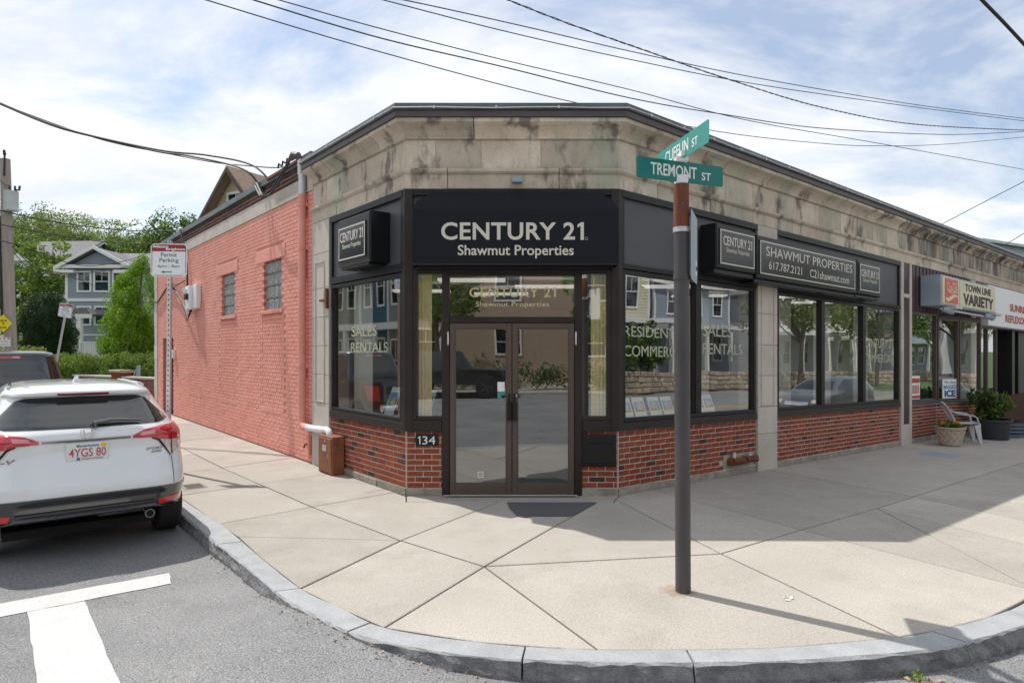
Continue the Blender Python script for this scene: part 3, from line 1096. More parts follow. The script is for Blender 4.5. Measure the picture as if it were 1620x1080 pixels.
RED = brick_meshes('brick', 'brick', 1)
PINK = brick_meshes('painted_brick', 'pink_brick', 2)
brr = random.Random(21)


def courses(t0, t1, z0, n, h, L=.206, jit=0.0, first=0):
    """yields (row, a, b, zmid) for a running bond wall"""
    for k in range(n):
        z = z0 + (k + .5) * h
        a = t0
        x = t0 - (L / 2 if (k + first) % 2 else 0) + 0
        while x < t1 - 1e-6:
            p, q = max(x, t0), min(x + L, t1)
            if q - p > .03:
                yield k, p, q, z
            x += L


def brick_objs(parent, fn, rot, t0, t1, z0, n, h, meshes, name='brick', skip=None, dv=.003):
    for k, a, b, z in courses(t0, t1, z0, n, h):
        if skip and skip((a + b) / 2, z):
            continue
        ln = (b - a - .0115) / BRL
        inst(name, brr.choice(meshes), parent, fn((a + b) / 2, brr.uniform(0, dv), z), rot, (ln, 1, (h - .0115) / BRH))


def brick_mass(mb, fn, t0, t1, z0, n, h, skip=None, L=.206, dv=.003, e=.005, first=0, j=.0115):
    for k, a, b, z in courses(t0, t1, z0, n, h, L, first=first):
        if skip and skip((a + b) / 2, z):
            continue
        mb.rbox(fn, a + .0058, b - .0058, -.05, brr.uniform(0, dv), z - h / 2 + j / 2, z + h / 2 - j / 2, e)


# --- red brick base walls
BZ, BH, BN = .092, .0697, 10
BWS = []
for fn, a, b, d1, zt in ((fL, .0, 2.26, -.0035, .79), (fC, -1.30, -.845, -.004, .785), (fC, .845, 1.30, -.004, .785), (fR, .0, 3.14, -.0035, .79), (fR, 3.71, 8.56, -.0035, .79)):
    mb = MB(); mb.box(fn, a, b, -.20, d1, -.3, zt)
    BWS.append(mb.build('brick_base', 'mortar', BLD))
brick_objs(BWS[0], fL, ROT_L, .012, 2.255, BZ, BN, BH, RED)
brick_objs(BWS[1], fC, ROT_C, -1.302, -.845, BZ, BN, BH, RED)
brick_objs(BWS[2], fC, ROT_C, .845, 1.302, BZ, BN, BH, RED, skip=lambda t, z: .9 < t < 1.25 and .42 < z < .72)
brick_objs(BWS[3], fR, ROT_R, .012, 3.135, BZ, BN, BH, RED, skip=lambda t, z: 2.25 < t < 3.1 and .12 < z < .3)
mb = MB()
brick_mass(mb, fR, 3.715, 8.555, BZ, BN, BH)
o = mb.build('brick', 'brick', BWS[4]); o['kind'] = 'stuff'
mb = MB(); mb.box(fR, 2.24, 3.11, -.01, -.001, .105, .30)
mb.build('patch', 'base_concrete', BWS[3])
# concrete footing
r2 = random.Random(8)


def footing(fn, a, b, d1, zt):
    ft = MB()
    n = max(2, int((b - a) / .25))
    for i in range(n):
        x0, x1 = a + (b - a) * i / n, a + (b - a) * (i + 1) / n
        ft.box(fn, x0, x1, -.15, d1 + r2.uniform(-.004, .006), -.3, zt + r2.uniform(-.01, .008))
    ft.build('footing', 'base_concrete', BLD)


footing(fL, .0, 2.25, .018, .083)
footing(fC, -1.31, -.85, .016, .083)
footing(fC, .85, 1.31, .016, .083)
footing(fR, .0, 3.13, .018, .083)
footing(fR, 3.72, 8.56, .018, .083)

# --- painted side wall
PW = MB()
W1, W2, W3 = (4.36, 5.31), (7.09, 8.06), (9.83, 10.95)
WZ0, WZ1 = 2.50, 3.42


def holes(f, t0, t1, z0, z1, d0, d1, hs, mb):
    """wall strip with rectangular holes (t0, t1, z0, z1)"""
    ts = sorted(set([t0, t1] + [h[0] for h in hs] + [h[1] for h in hs]))
    for i in range(len(ts) - 1):
        a, b = ts[i], ts[i + 1]
        cut = sorted([(h[2], h[3]) for h in hs if h[0] <= a + 1e-6 and h[1] >= b - 1e-6])
        z = z0
        for c0, c1 in cut:
            if c0 > z:
                mb.box(f, a, b, d0, d1, z, c0)
            z = c1
        if z < z1:
            mb.box(f, a, b, d0, d1, z, z1)


HOL = [(W1[0], W1[1], WZ0, WZ1), (W2[0], W2[1], WZ0, WZ1), (12.80, 14.12, -.3, 2.12)]
holes(fL, 2.905, 14.85, -.3, 4.33, -.3, -.004, HOL, PW)
PWO = PW.build('painted_wall', 'pink_wall', BLD)
PH = 4.33 / 63


def pskip(t, z):
    for a, b, c, d in HOL:
        if a - .06 < t < b + .06 and c - .03 < z < d + .02:
            return True
    for (a, b) in (W1, W2, W3):
        if a - .13 < t < b + .13 and .72 < z < WZ0 + .03:
            return True
    for (a, b) in (W1, W2):
        if a - .2 < t < b + .35 and WZ1 < z < 3.68:
            return True
    if W3[0] - .1 < t < W3[1] + .1 and WZ0 < z < 2.95:
        return True
    return False


brick_objs(PWO, fL, ROT_L, 2.91, 3.93, 0.0, 56, PH, PINK, name='painted_brick', dv=.003)
mb = MB()
brick_mass(mb, fL, 2.91, 3.93, 56 * PH, 7, PH, dv=.003, j=.009)
brick_mass(mb, fL, 3.93, 14.84, 0.0, 63, PH, skip=pskip, dv=.003, j=.009)
# bricked-up openings below the windows: shorter bricks, straight jambs
for (a, b) in (W1, W2, W3):
    top = WZ0 + .03 if (a, b) != W3 else 2.93
    brick_mass(mb, fL, a - .06, b + .06, .76, int((top - .08 - .76) / PH), PH, L=.104, dv=.004)
    for k in range(int((b - a + .3) / .07)):
        mb.rbox(fL, a - .12 + .07 * k + .003, a - .12 + .07 * (k + 1) - .003, -.05, .004 + brr.uniform(0, .004), .66, .755, .005)
    for e in (a - .125, b + .065):
        mb.rbox(fL, e, e + .06, -.05, .003, .76, top - .03, .005)
    mb.rbox(fL, a - .1, b + .1, -.05, .03, top - .075, top - .005, .006)
for (a, b) in (W1, W2):
    mb.rbox(fL, a - .2, b + .42, -.05, .012, WZ1 + .005, WZ1 + .23, .008)
o = mb.build('painted_brick', 'pink_brick', PWO); o['kind'] = 'stuff'
# glass block windows
gb_m = MB()
gb_m.rbox(lambda a, b, c: Vector((a, -b, c)), -.113, .113, -.05, .0, -.109, .109, .022)
gbo = gb_m.build('glass_block', 'glass_block'); GBM = gbo.data; bpy.data.objects.remove(gbo)
for (a, b) in (W1, W2):
    wf = MB(); wf.box(fL, a - .005, b + .005, -.16, -.075, WZ0 - .005, WZ1 + .005)
    wo = wf.build('glass_block_window', 'block_mortar', BLD)
    n = 4
    for i in range(n):
        for k in range(4):
            inst('glass_block', GBM, wo, fL(a + (b - a) * (i + .5) / n, -.045, WZ0 + (WZ1 - WZ0) * (k + .5) / 4), ROT_L, ((b - a) / n / .238, 1, 1))
# side door
sdm = MB(); sdm.box(fL, 12.80, 14.12, -.25, -.16, -.2, 2.12)
dso = sdm.build('side_door', 'red_door', BLD)
x = MB(); x.box(fL, 13.6, 14.0, -.16, -.145, 1.1, 1.9); x.build('pane', 'car_glass', dso)
x = MB(); x.box(fL, 12.95, 13.02, -.16, -.09, .98, 1.06); x.build('door_handle', 'steel', dso)
# band, dark brick courses and capping above the painted wall
mb = MB()
tq = 2.905
for ln in (1.6, 2.0, 1.9, 2.1, 2.2, 2.1):
    mb = MB(); mb.rbox(fL, tq + .003, min(tq + ln, 14.85) - .003, -.3, .012, 4.335, 4.60, .006)
    mb.build('stone_band', 'pale_stone', BLD); tq += ln
mb = MB(); mb.box(fL, 2.905, 14.85, -.3, -.006, 4.60, 4.81)
dbw = mb.build('upper_brick_wall', 'mortar', BLD)
mb = MB(); brick_mass(mb, fL, 2.91, 14.85, 4.602, 3, .0687, dv=.004)
o = mb.build('dark_brick', 'dark_brick', dbw); o['kind'] = 'stuff'
# stone end pier
for k, (z0, z1) in enumerate([(-.2, .5), (.5, .95), (.95, 1.5), (1.5, 1.95), (1.95, 2.5), (2.5, 2.95), (2.95, 3.6), (3.6, 4.3), (4.3, 4.81)]):
    mb = MB(); mb.rbox(fL, 14.86, 15.25 + (.06 if k % 2 else 0), -.5, .02, z0 + .003, z1 - .003, .008); mb.build('quoin_stone', 'pale_stone', BLD)

# --- stone pilasters
def pilaster(fn, a, b, d, zs_, m='pale_stone'):
    for i in range(len(zs_) - 1):
        mb = MB(); mb.rbox(fn, a, b, -.3, d, zs_[i] + .002, zs_[i + 1] - .002, .006)
        mb.build('pilaster_stone', m, BLD)


pilaster(fL, 2.262, 2.90, .03, [-.2, .52, .98, 1.42, 1.86, 2.30, 2.74, 3.28, 3.778])
pilaster(fR, 3.143, 3.708, .035, [-.25, .56, .98, 1.46, 1.94, 2.42, 2.9, 3.4, 3.778])
pilaster(fR, 8.575, 8.70, .04, [-.4, .42, 1.3, 2.2, 3.1, 3.778])
pilaster(fR, 9.02, 9.13, .04, [-.4, .42, 1.3, 2.2, 3.1, 3.778])
mb = MB(); mb.rbox(fR, 8.70, 9.02, -.3, .038, -.4, .42, .006); mb.build('pilaster_stone', 'pale_stone', BLD)
mb = MB(); mb.rbox(fR, 8.705, 9.015, -.3, .02, .425, 3.05, .004); mb.rbox(fR, 8.705, 9.015, -.3, .02, 3.14, 3.77, .004); mb.build('purple_panel', 'purple_panel', BLD)
mb = MB(); mb.rbox(fR, 8.70, 9.02, -.3, .036, 3.055, 3.135, .004); mb.build('pilaster_stone', 'pale_stone', BLD)
mb = MB()   # raised inset on the left pilaster and first right pilaster
for fn, a, b, z0, z1 in ((fL, 2.42, 2.76, 1.0, 3.15), (fR, 3.22, 3.60, 1.0, 2.9)):
    for (p, q, r_, s_) in ((a, a + .012, z0, z1), (b - .012, b, z0, z1), (a, b, z0, z0 + .012), (a, b, z1 - .012, z1)):
        mb.box(fn, p, q, .02, .042 if fn is fL else .047, r_, s_)
mb.build('panel_moulding', 'pale_stone', BLD)

# --- cornice
core = MB()


def run(fn, ta, tb, la, lb, prof, mb):
    """extrude a (d, z) profile between t ends that lean with d: end = ta + la * d"""
    n = len(prof)
    vs = [fn(ta + la * d, d, z) for d, z in prof] + [fn(tb + lb * d, d, z) for d, z in prof]
    fs = [tuple(range(n)), tuple(range(2 * n - 1, n - 1, -1))]
    for i in range(n):
        j = (i + 1) % n
        fs.append((i, n + i, n + j, j))
    mb.add(vs, fs)


ARCH = [(-.2, 3.782), (.018, 3.782), (.022, 3.79), (.022, 3.955), (.045, 3.965), (.068, 3.985), (.072, 4.005), (.06, 4.025), (.03, 4.032), (-.2, 4.032)]
FRZ = [(-.2, 4.037), (.0, 4.037), (.004, 4.042), (.004, 4.38), (0.0, 4.386), (-.2, 4.386)]
CRN = [(-0.2, 4.391), (0.03, 4.391), (0.042, 4.3977), (0.042, 4.4163), (0.03, 4.4252), (0.036, 4.4498), (0.06, 4.4869), (0.105, 4.5204), (0.155, 4.5405), (0.165, 4.5464), (0.185, 4.5539), (0.185, 4.6), (-0.2, 4.6)]
FAS = [(-.2, 4.604), (.205, 4.604), (.21, 4.608), (.21, 4.678), (-.2, 4.678)]
CAP = [(-.3, 4.682), (.225, 4.682), (.235, 4.688), (.238, 4.70), (.23, 4.71), (.225, 4.715), (.215, 4.768), (.19, 4.776), (-.3, 4.776)]
faces = [(fL, 0.0, 2.905, -TH_L, 0.0), (fC, -1.31, 1.31, -TH_L, TH_R), (fR, 0.0, 24.0, -TH_R, 0.0)]
jr = random.Random(5)
for fn, a, b, la, lb in faces:
    run(fn, a, b, la, lb, [(-.3, 3.78), (-.002, 3.78), (-.002, 4.655), (-.3, 4.655)], core)
co_ = core.build('cornice', 'mortar', BLD)
for prof, step in ((ARCH, 1.25), (FRZ, .74), (CRN, 1.5)):
    for fn, a, b, la, lb in faces:
        ts = [a]
        while ts[-1] < b - step * 1.3:
            ts.append(ts[-1] + step * jr.uniform(.75, 1.15) * (1 if len(ts) > 1 else .55))
        ts.append(b)
        for i in range(len(ts) - 1):
            if fn is fR and ts[i] > 16.5:
                ts[i + 1] = b
            mb = MB()
            pr_ = [(d + (jr.uniform(-.003, .003) if d > -.1 else 0), z) for d, z in prof]
            run(fn, ts[i] + (.006 if i else 0), ts[i + 1] - (.006 if i < len(ts) - 2 else 0), la if i == 0 else 0, lb if i == len(ts) - 2 else 0, pr_, mb)
            mb.build('stone_block', 'sooty_stone' if fn is fR and ts[i] > 8.4 and prof is not ARCH else 'stone', co_)
            if fn is fR and ts[i] > 16.5:
                break
# scrolled brackets under the cornice of the further shop
for k in range(24):
    t = 9.35 + k * .52
    mb = MB(); mb.prism(lambda a, b, c: fR(t + b, a, c), [(.0, 4.40), (.05, 4.40), (.06, 4.43), (.10, 4.475), (.17, 4.51), (.175, 4.55), (.0, 4.55)], -.06, .06)
    mb.build('bracket', 'sooty_stone', co_)
mb = MB(); rf = MB()
for fn, a, b, la, lb in faces:
    run(fn, a, b, la, lb, FAS, mb); run(fn, a, b, la, lb, CAP, rf)
run(fL, 2.905, 15.3, 0, 0, [(-.3, 4.815), (.05, 4.815), (.06, 4.825), (.06, 4.93), (-.3, 4.93)], rf)
mb.build('fascia_board', 'fascia', co_)
rf.build('roof_flashing', 'flashing', co_)
# lightning wire with clips along the flashing
mb = MB()
for fn, a, b, la, lb in faces:
    n = max(3, int((b - a) * 3))
    mb.tube([fn(a + (b - a) * i / n + (la * .245 if i == 0 else lb * .245 if i == n else 0), 0.245, 4.703 + .006 * math.sin(i * 1.7)) for i in range(n + 1)], .006, 5)
    for i in range(1, n, 2):
        mb.box(fn, a + (b - a) * i / n - .012, a + (b - a) * i / n + .012, .22, .256, 4.69, 4.722)
mb.build('capping_wire', 'galvanised', co_)
# roof deck, rear walls
mb = MB()
rp = [fL(15.2, -.25, 0), fL(0, -.25, 0), fR(0, -.25, 0), fR(24, -.25, 0), fR(24, -12, 0), fL(15.2, -8, 0)]
mb.add([(p.x, p.y, 4.66 if i < 3 or i == 5 else 4.2) for i, p in enumerate(rp)], [tuple(range(6))])
mb.build('roof', 'roofing', BLD, recalc=False)
mb = MB()
for p, q in ((rp[5], rp[0]), (rp[4], rp[5]), (rp[3], rp[4])):
    mb.quad((p.x, p.y, -.6), (q.x, q.y, -.6), (q.x, q.y, 4.65 if q is rp[0] or q is rp[5] else 4.19), (p.x, p.y, 4.65 if p is rp[5] else 4.19))
mb.build('rear_wall', 'tan_brick', BLD, recalc=False)

# --- shopfront frames and glazing
def window(fn, t0, t1, z0, z1, mull, name='shop_window', m='black_frame', gm='glass', fw=.05, d=(-.07, .02), sill=True, head=None):
    mb = MB()
    mb.rbox(fn, t0, t0 + fw, d[0], d[1], z0, z1, .003)
    mb.rbox(fn, t1 - fw, t1, d[0], d[1], z0, z1, .003)
    mb.rbox(fn, t0 + fw, t1 - fw, d[0], d[1] - .001, z0, z0 + fw, .003)
    mb.rbox(fn, t0 + fw, t1 - fw, d[0], d[1] - .001, z1 - fw, z1, .003)
    for x0, x1 in mull:
        mb.rbox(fn, x0, x1, d[0], d[1] + .004, z0 + fw, z1 - fw, .003)
    w_ = mb.build(name, m, BLD)
    es = [t0 + fw] + [e for mm in mull for e in mm] + [t1 - fw]
    for i in range(0, len(es), 2):
        x = MB()
        a, b = es[i], es[i + 1]
        x.quad(fn(a, -.03, z0 + fw), fn(b, -.03, z0 + fw), fn(b, -.03, z1 - fw), fn(a, -.03, z1 - fw))
        x.build('pane', gm, w_, recalc=False)
        s_ = MB()
        for p, q, r_, t_ in ((a, a + .012, z0 + fw, z1 - fw), (b - .012, b, z0 + fw, z1 - fw)):
            s_.box(fn, p, q, -.034, d[1] - .012, r_, t_)
        s_.build('glazing_bead', 'bronze', w_)
    return w_


window(fL, .07, 2.20, .90, 2.76, [])
window(fR, .07, 3.10, .90, 2.80, [(1.57, 1.70)])
window(fR, 3.74, 8.53, .90, 2.80, [(5.19, 5.31), (6.82, 6.94)])
# sills
mb = MB()
mb.rbox(fL, .03, 2.235, -.15, .03, .793, .895, .004)
mb.build('window_sill', 'bronze', BLD)
mb = MB()
mb.rbox(fR, .03, 3.12, -.15, .03, .793, .895, .004); mb.build('window_sill', 'bronze', BLD)
mb = MB()
mb.rbox(fR, 3.72, 8.55, -.15, .03, .793, .895, .004); mb.build('window_sill', 'bronze', BLD)
# spandrel panels with trim
for fn, a, b in ((fL, .07, 2.20), (fR, .07, 3.10), (fR, 3.74, 8.53)):
    mb = MB(); mb.box(fn, a, b, -.12, -.01, 2.87, 3.69); mb.build('spandrel_panel', 'spandrel', BLD)
    mb = MB()
    mb.rbox(fn, a - .03, b + .03, -.14, .03, 2.775 if fn is fL else 2.81, 2.868, .004)
    mb.rbox(fn, a - .03, b + .03, -.14, .035, 3.69, 3.777, .004)
    for e in ((a - .03, a + .03), (b - .03, b + .03)):
        mb.rbox(fn, e[0], e[1], -.14, .022, 2.87, 3.688, .004)
    mb.build('panel_trim', 'black_frame', BLD)
# corner posts
for sgn, x in ((-1, -1.31), (1, 1.31)):
    mb = MB()
    th = TH_L if sgn < 0 else TH_R
    f2 = fL if sgn < 0 else fR
    prof = [(fC(x - sgn * .085, .028, 0)), (fC(x + sgn * th * .028, .028, 0)), (f2(.06, .028, 0)), (f2(.06, -.10, 0)), (fC(x - sgn * .085, -.10, 0))]
    mb.add([(p.x, p.y, .795) for p in prof] + [(p.x, p.y, 3.776) for p in prof], [(0, 1, 2, 3, 4), (9, 8, 7, 6, 5)] + [(i, (i + 1) % 5, 5 + (i + 1) % 5, 5 + i) for i in range(5)])
    mb.build('corner_post', 'bronze', BLD)
# entrance bay
mb = MB()
for a, b in ((-1.225, -1.17), (-.865, -.775), (.775, .865), (1.17, 1.225)):
    mb.rbox(fC, a, b, -.12, .02, .0 if abs(a + b) < 1.8 else .93, 2.79, .004)
for a, b in ((-1.17, -.866), (.866, 1.17)):
    mb.rbox(fC, a, b, -.12, .018, .93, .975, .003)
    mb.rbox(fC, a, b, -.12, .018, 2.735, 2.79, .003)
mb.rbox(fC, -.774, .774, -.12, .022, 2.135, 2.205, .004)
mb.rbox(fC, -.774, .774, -.12, .018, 2.715, 2.79, .004)
ent = mb.build('entrance_frame', 'bronze', BLD)
mb = MB()
mb.rbox(fC, -1.223, -.868, -.15, .03, .789, .928, .004); mb.build('window_sill', 'bronze', BLD); mb = MB(); mb.rbox(fC, .868, 1.223, -.15, .03, .789, .928, .004)
mb.build('window_sill', 'bronze', BLD)
for a, b, z0, z1 in ((-1.17, -.866, .975, 2.735), (.866, 1.17, .975, 2.735), (-.774, .774, 2.205, 2.715)):
    x = MB(); x.quad(fC(a, -.035, z0), fC(b, -.035, z0), fC(b, -.035, z1), fC(a, -.035, z1)); x.build('pane', 'glass', ent, recalc=False)
mb = MB(); mb.box(fC, -1.222, 1.222, -.14, -.02, 2.792, 3.775); mb.build('spandrel_panel', 'spandrel', BLD)
mb = MB(); mb.rbox(fC, -1.222, 1.222, -.10, .03, 3.70, 3.776, .004); mb.build('panel_trim', 'black_frame', BLD)


def door_leaf(a, b, hinge):
    mb = MB()
    s = .062
    mb.rbox(fC, a, a + s, -.055, .006, .012, 2.13, .004); mb.rbox(fC, b - s, b, -.055, .006, .012, 2.13, .004)
    mb.rbox(fC, a + s, b - s, -.055, .005, .012, .135, .004); mb.rbox(fC, a + s, b - s, -.055, .005, 2.065, 2.13, .004)
    for p, q, r_, t_ in ((a + s, a + s + .014, .135, 2.065), (b - s - .014, b - s, .135, 2.065), (a + s + .014, b - s - .014, .135, .149), (a + s + .014, b - s - .014, 2.051, 2.065)):
        mb.box(fC, p, q, -.045, -.004, r_, t_)
    d_ = mb.build('door', 'door_bronze', BLD)
    x = MB(); x.quad(fC(a + s, -.03, .135), fC(b - s, -.03, .135), fC(b - s, -.03, 2.065), fC(a + s, -.03, 2.065)); x.build('pane', 'door_glass', d_, recalc=False)
    hx = b - .05 if hinge == 'l' else a + .012
    x = MB()
    x.rbox(fC, hx - .008, hx + .045, .004, .062, .93, 1.145, .008)
    x.rbox(fC, hx + .004, hx + .03, .006, .03, 1.145, 1.26, .004)
    x.build('handle', 'black_frame', d_)
    if hinge == 'r':
        x = MB(); x.tube([fC(a + .045, .0, 1.235), fC(a + .045, .02, 1.235)], .016, 12); x.build('lock_cylinder', 'steel', d_)
    hy = a - .018 if hinge == 'l' else b + .018
    for z in (.16, 1.86):
        x = MB(); x.tube([fC(hy, .022, z), fC(hy, .022, z + .16)], .011, 8); x.build('hinge', 'galvanised' if z > 1 else 'bronze', d_)
    return d_


dl = door_leaf(-.770, -.004, 'l')
dr = door_leaf(.004, .770, 'r')
x = MB(); x.rbox(fC, -.77, .77, -.12, .06, .0, .011, .004); x.build('threshold', 'galvanised', BLD)
# decals on the door glass
x = MB(); x.box(fC, -.18, -.09, -.0295, -.0265, 1.285, 1.40); x.build('sticker', 'white_vinyl', dl)
x = MB(); x.box(fC, -.18, -.13, -.0295, -.0265, 1.20, 1.275); x.box(fC, -.125, -.085, -.0295, -.0265, 1.235, 1.275); x.build('sticker', 'sign_green_pale', dl)
x = MB()
for p, q, r_, t_ in ((-.425, -.355, .215, .225), (-.425, -.355, .28, .29), (-.425, -.415, .225, .28), (-.365, -.355, .225, .28)):
    x.box(fC, p, q, -.0295, -.0265, r_, t_)
x.add([fC(-.405, -.0265, .242), fC(-.39, -.0265, .266), fC(-.375, -.0265, .242), fC(-.39, -.0265, .25)], [(0, 1, 2, 3)]); x.build('sticker', 'white_vinyl', dl)
# window lettering
text_21('window_lettering', fC, -.53, .545, 2.45, 2.57, -.033, -.029, 'gold_vinyl', BLD, .012, 1.05)
text_obj('window_lettering', 'Shawmut Properties', fC, -.45, .46, 2.315, 2.395, -.033, -.029, 'gold_vinyl', BLD, .006, spacing=1.05)
text_obj('window_lettering', 'SALES', fLm, -1.60, -.83, 1.985, 2.13, -.029, -.026, 'pale_vinyl', BLD, .0)
text_obj('window_lettering', 'RENTALS', fLm, -1.62, -.52, 1.765, 1.90, -.029, -.026, 'pale_vinyl', BLD, .0)
text_obj('window_lettering', 'RESIDENTIAL', fR, .14, 1.50, 1.97, 2.105, -.029, -.026, 'pale_vinyl', BLD, .0)
text_obj('window_lettering', 'COMMERCIAL', fR, .14, 1.50, 1.72, 1.86, -.029, -.026, 'pale_vinyl', BLD, .0)
text_obj('window_lettering', 'SALES', fR, 1.80, 2.52, 2.03, 2.20, -.029, -.026, 'pale_vinyl', BLD, .0)
text_obj('window_lettering', 'RENTALS', fR, 1.80, 2.80, 1.775, 1.93, -.029, -.026, 'pale_vinyl', BLD, .0)
text_obj('window_lettering', 'CENTURY 21', fR, 7.0, 8.3, 1.98, 2.16, -.029, -.026, 'pale_vinyl', BLD, .0)
text_obj('window_lettering', 'COMMERCIAL', fR, 7.0, 8.3, 1.70, 1.86, -.029, -.026, 'pale_vinyl', BLD, .0)

# --- interior of the office
poly = [fL(0, -.16, 0), fR(0, -.16, 0), fR(8.65, -.16, 0), fR(8.65, -7, 0), fL(8, -.35, 0)]
mb = MB()
mb.add([(p.x, p.y, -.02 - S * max(0, (p.x - 1.31) * .778 + (p.y - 8.08) * .628)) for p in poly], [tuple(range(5))])
mb.build('office_floor', 'room_floor', BLD, recalc=False)
mb = MB(); mb.add([(p.x, p.y, 3.0 - S * max(0, (p.x - 1.31) * .778 + (p.y - 8.08) * .628)) for p in poly], [tuple(range(5))])
mb.build('office_ceiling', 'room_wall', BLD, recalc=False)
mb = MB()
for i, j in ((2, 3), (3, 4), (4, 0)):
    p, q = poly[i], poly[j]
    if (i, j) == (4, 0):
        q = fL(2.3, -.35, 0)
    mb.quad((p.x, p.y, -.3), (q.x, q.y, -.3), (q.x, q.y, 3.02), (p.x, p.y, 3.02))
mb.build('office_wall', 'room_wall', BLD, recalc=False)
for fn, a in ((fC, (-.2, .5, -4.6, -4.4, .0, 2.1)), (fR, (3.5, 5.5, -3.4, -2.9, .0, 1.2)), (fC, (-1.0, -.4, -3.8, -3.3, .0, 1.1)), (fL, (1.0, 2.6, -2.6, -2.1, .0, .9))):
    mb = MB(); mb.box(fn, *a); mb.build('office_cabinet', 'room_dark', BLD)
for u, d in ((-.6, -1.6), (.55, -2.6), (-.2, -4.0), (2.6, -2.6), (3.6, -4.4), (5.4, -4.6), (6.6, -6.2), (-1.6, -3.4)):
    mb = MB(); mb.box(fC, u - .5, u + .5, d - .25, d + .05, 2.82, 2.855); mb.build('ceiling_light_panel', 'lamp_panel', BLD)
# window display ledges
mb = MB(); mb.box(fL, .08, 2.2, -.55, -.16, .86, .895); mb.build('display_ledge', 'room_dark', BLD)
mb = MB(); mb.box(fR, .2, 3.1, -.60, -.16, .86, .895); mb.build('display_ledge', 'blind', BLD)
# drapes in the sidelights: pleated strips
for a, b in ((-1.17, -1.0), (.985, 1.17)):
    mb = MB()
    n = 15
    mb.grid(lambda i, j: fC(a + (b - a) * i / (n - 1), -.10 + .014 * math.sin(i * 1.9), .97 + 1.77 * j), n, 2)
    mb.build('drape', 'curtain', BLD, recalc=False, smooth=True)
n = 22
for fn, a0, wd, dd in ((fL, 1.48, .62, -.30), (fR, 2.42, .6, -.75), (fR, 4.35, .8, -.5), (fR, 5.95, .7, -.5), (fR, 7.6, .7, -.5)):
    mb = MB()
    mb.grid(lambda i, j: fn(a0 + wd * i / (n - 1), dd + .02 * math.sin(i * 1.7), .9 + 1.9 * j), n, 2)
    mb.build('window_blind', 'blind', BLD, recalc=False, smooth=True)
# ================================================================== signs on the building
def lightbox(name, label, fn, x0, x1, z0, z1, d0, d1, fx0, fx1, fz0, fz1, group=None):
    t = thing(name, label, 'sign', fn((x0 + x1) / 2, d0, z0), group)
    mb = MB(); mb.rbox(fn, x0, x1, d0, d1, z0, z1, .02); mb.build('case', 'sign_case', t)
    mb = MB(); mb.rbox(fn, fx0, fx1, d1 - .005, d1 + .012, fz0, fz1, .002); mb.build('face', 'sign_black', t)
    mb = MB()
    b, k = .016, .015
    for p, q, r_, s_ in ((fx0 + k, fx0 + k + b, fz0 + k, fz1 - k), (fx1 - k - b, fx1 - k, fz0 + k, fz1 - k), (fx0 + k + b, fx1 - k - b, fz0 + k, fz0 + k + b), (fx0 + k + b, fx1 - k - b, fz1 - k - b, fz1 - k)):
        mb.box(fn, p, q, d1 + .008, d1 + .0145, r_, s_)
    mb.build('border', 'beige_vinyl', t)
    return t


def c21(t, fn, x0, x1, d, zc):
    text_21('lettering', fn, x0, x1, zc + .01, zc + .14, d, d + .003, 'beige_vinyl', t, .012)
    wd = x1 - x0
    text_obj('lettering', 'Shawmut Properties', fn, x0 + wd * .1, x1 - wd * .1, zc - .10, zc - .015, d, d + .003, 'beige_vinyl', t, .0)


t = lightbox('lightbox_sign', 'small black box sign with cream border on the side street window panel', fLm, -1.37, -.42, 2.92, 3.56, .0, .28, -1.33, -.52, 2.99, 3.45)
c21(t, fLm, -1.27, -.58, .293, 3.23)
mb = MB(); mb.box(fLm, -1.33, -.5, .03, .25, 2.885, 2.919); mb.build('drip_tray', 'sign_case', t)
t = lightbox('lightbox_sign', 'small black box sign with cream border just right of the street name post', fR, 1.66, 2.64, 2.95, 3.56, .03, .29, 1.72, 2.60, 3.0, 3.50)
c21(t, fR, 1.80, 2.52, .303, 3.265)
mb = MB(); mb.rbox(fR, 1.66, 2.65, .04, .25, 2.88, 2.947, .01); mb.build('drip_tray', 'sign_case', t)
t = lightbox('lightbox_sign', 'long black box sign with a phone number above the right hand windows', fR, 2.67, 5.93, 2.90, 3.53, .06, .29, 2.73, 5.85, 2.955, 3.47)
text_obj('lettering', 'SHAWMUT PROPERTIES', fR, 2.90, 5.72, 3.245, 3.385, .303, .306, 'beige_vinyl', t, .0)
text_obj('lettering', '617.787.2121', fR, 2.98, 3.96, 3.055, 3.175, .303, .306, 'beige_vinyl', t, .0)
text_obj('lettering', 'C21shawmut.com', fR, 4.22, 5.60, 3.045, 3.175, .303, .306, 'beige_vinyl', t, .0)
mb = MB(); mb.rbox(fR, 2.67, 5.93, .07, .25, 2.835, 2.897, .01); mb.build('drip_tray', 'sign_case', t)
t = lightbox('lightbox_sign', 'small black box sign at the far end of the long phone number sign', fR, 5.96, 6.93, 2.91, 3.52, .04, .29, 6.02, 6.87, 2.965, 3.46)
c21(t, fR, 6.08, 6.80, .303, 3.22)
mb = MB(); mb.rbox(fR, 5.96, 6.93, .05, .25, 2.845, 2.907, .01); mb.build('drip_tray', 'sign_case', t)

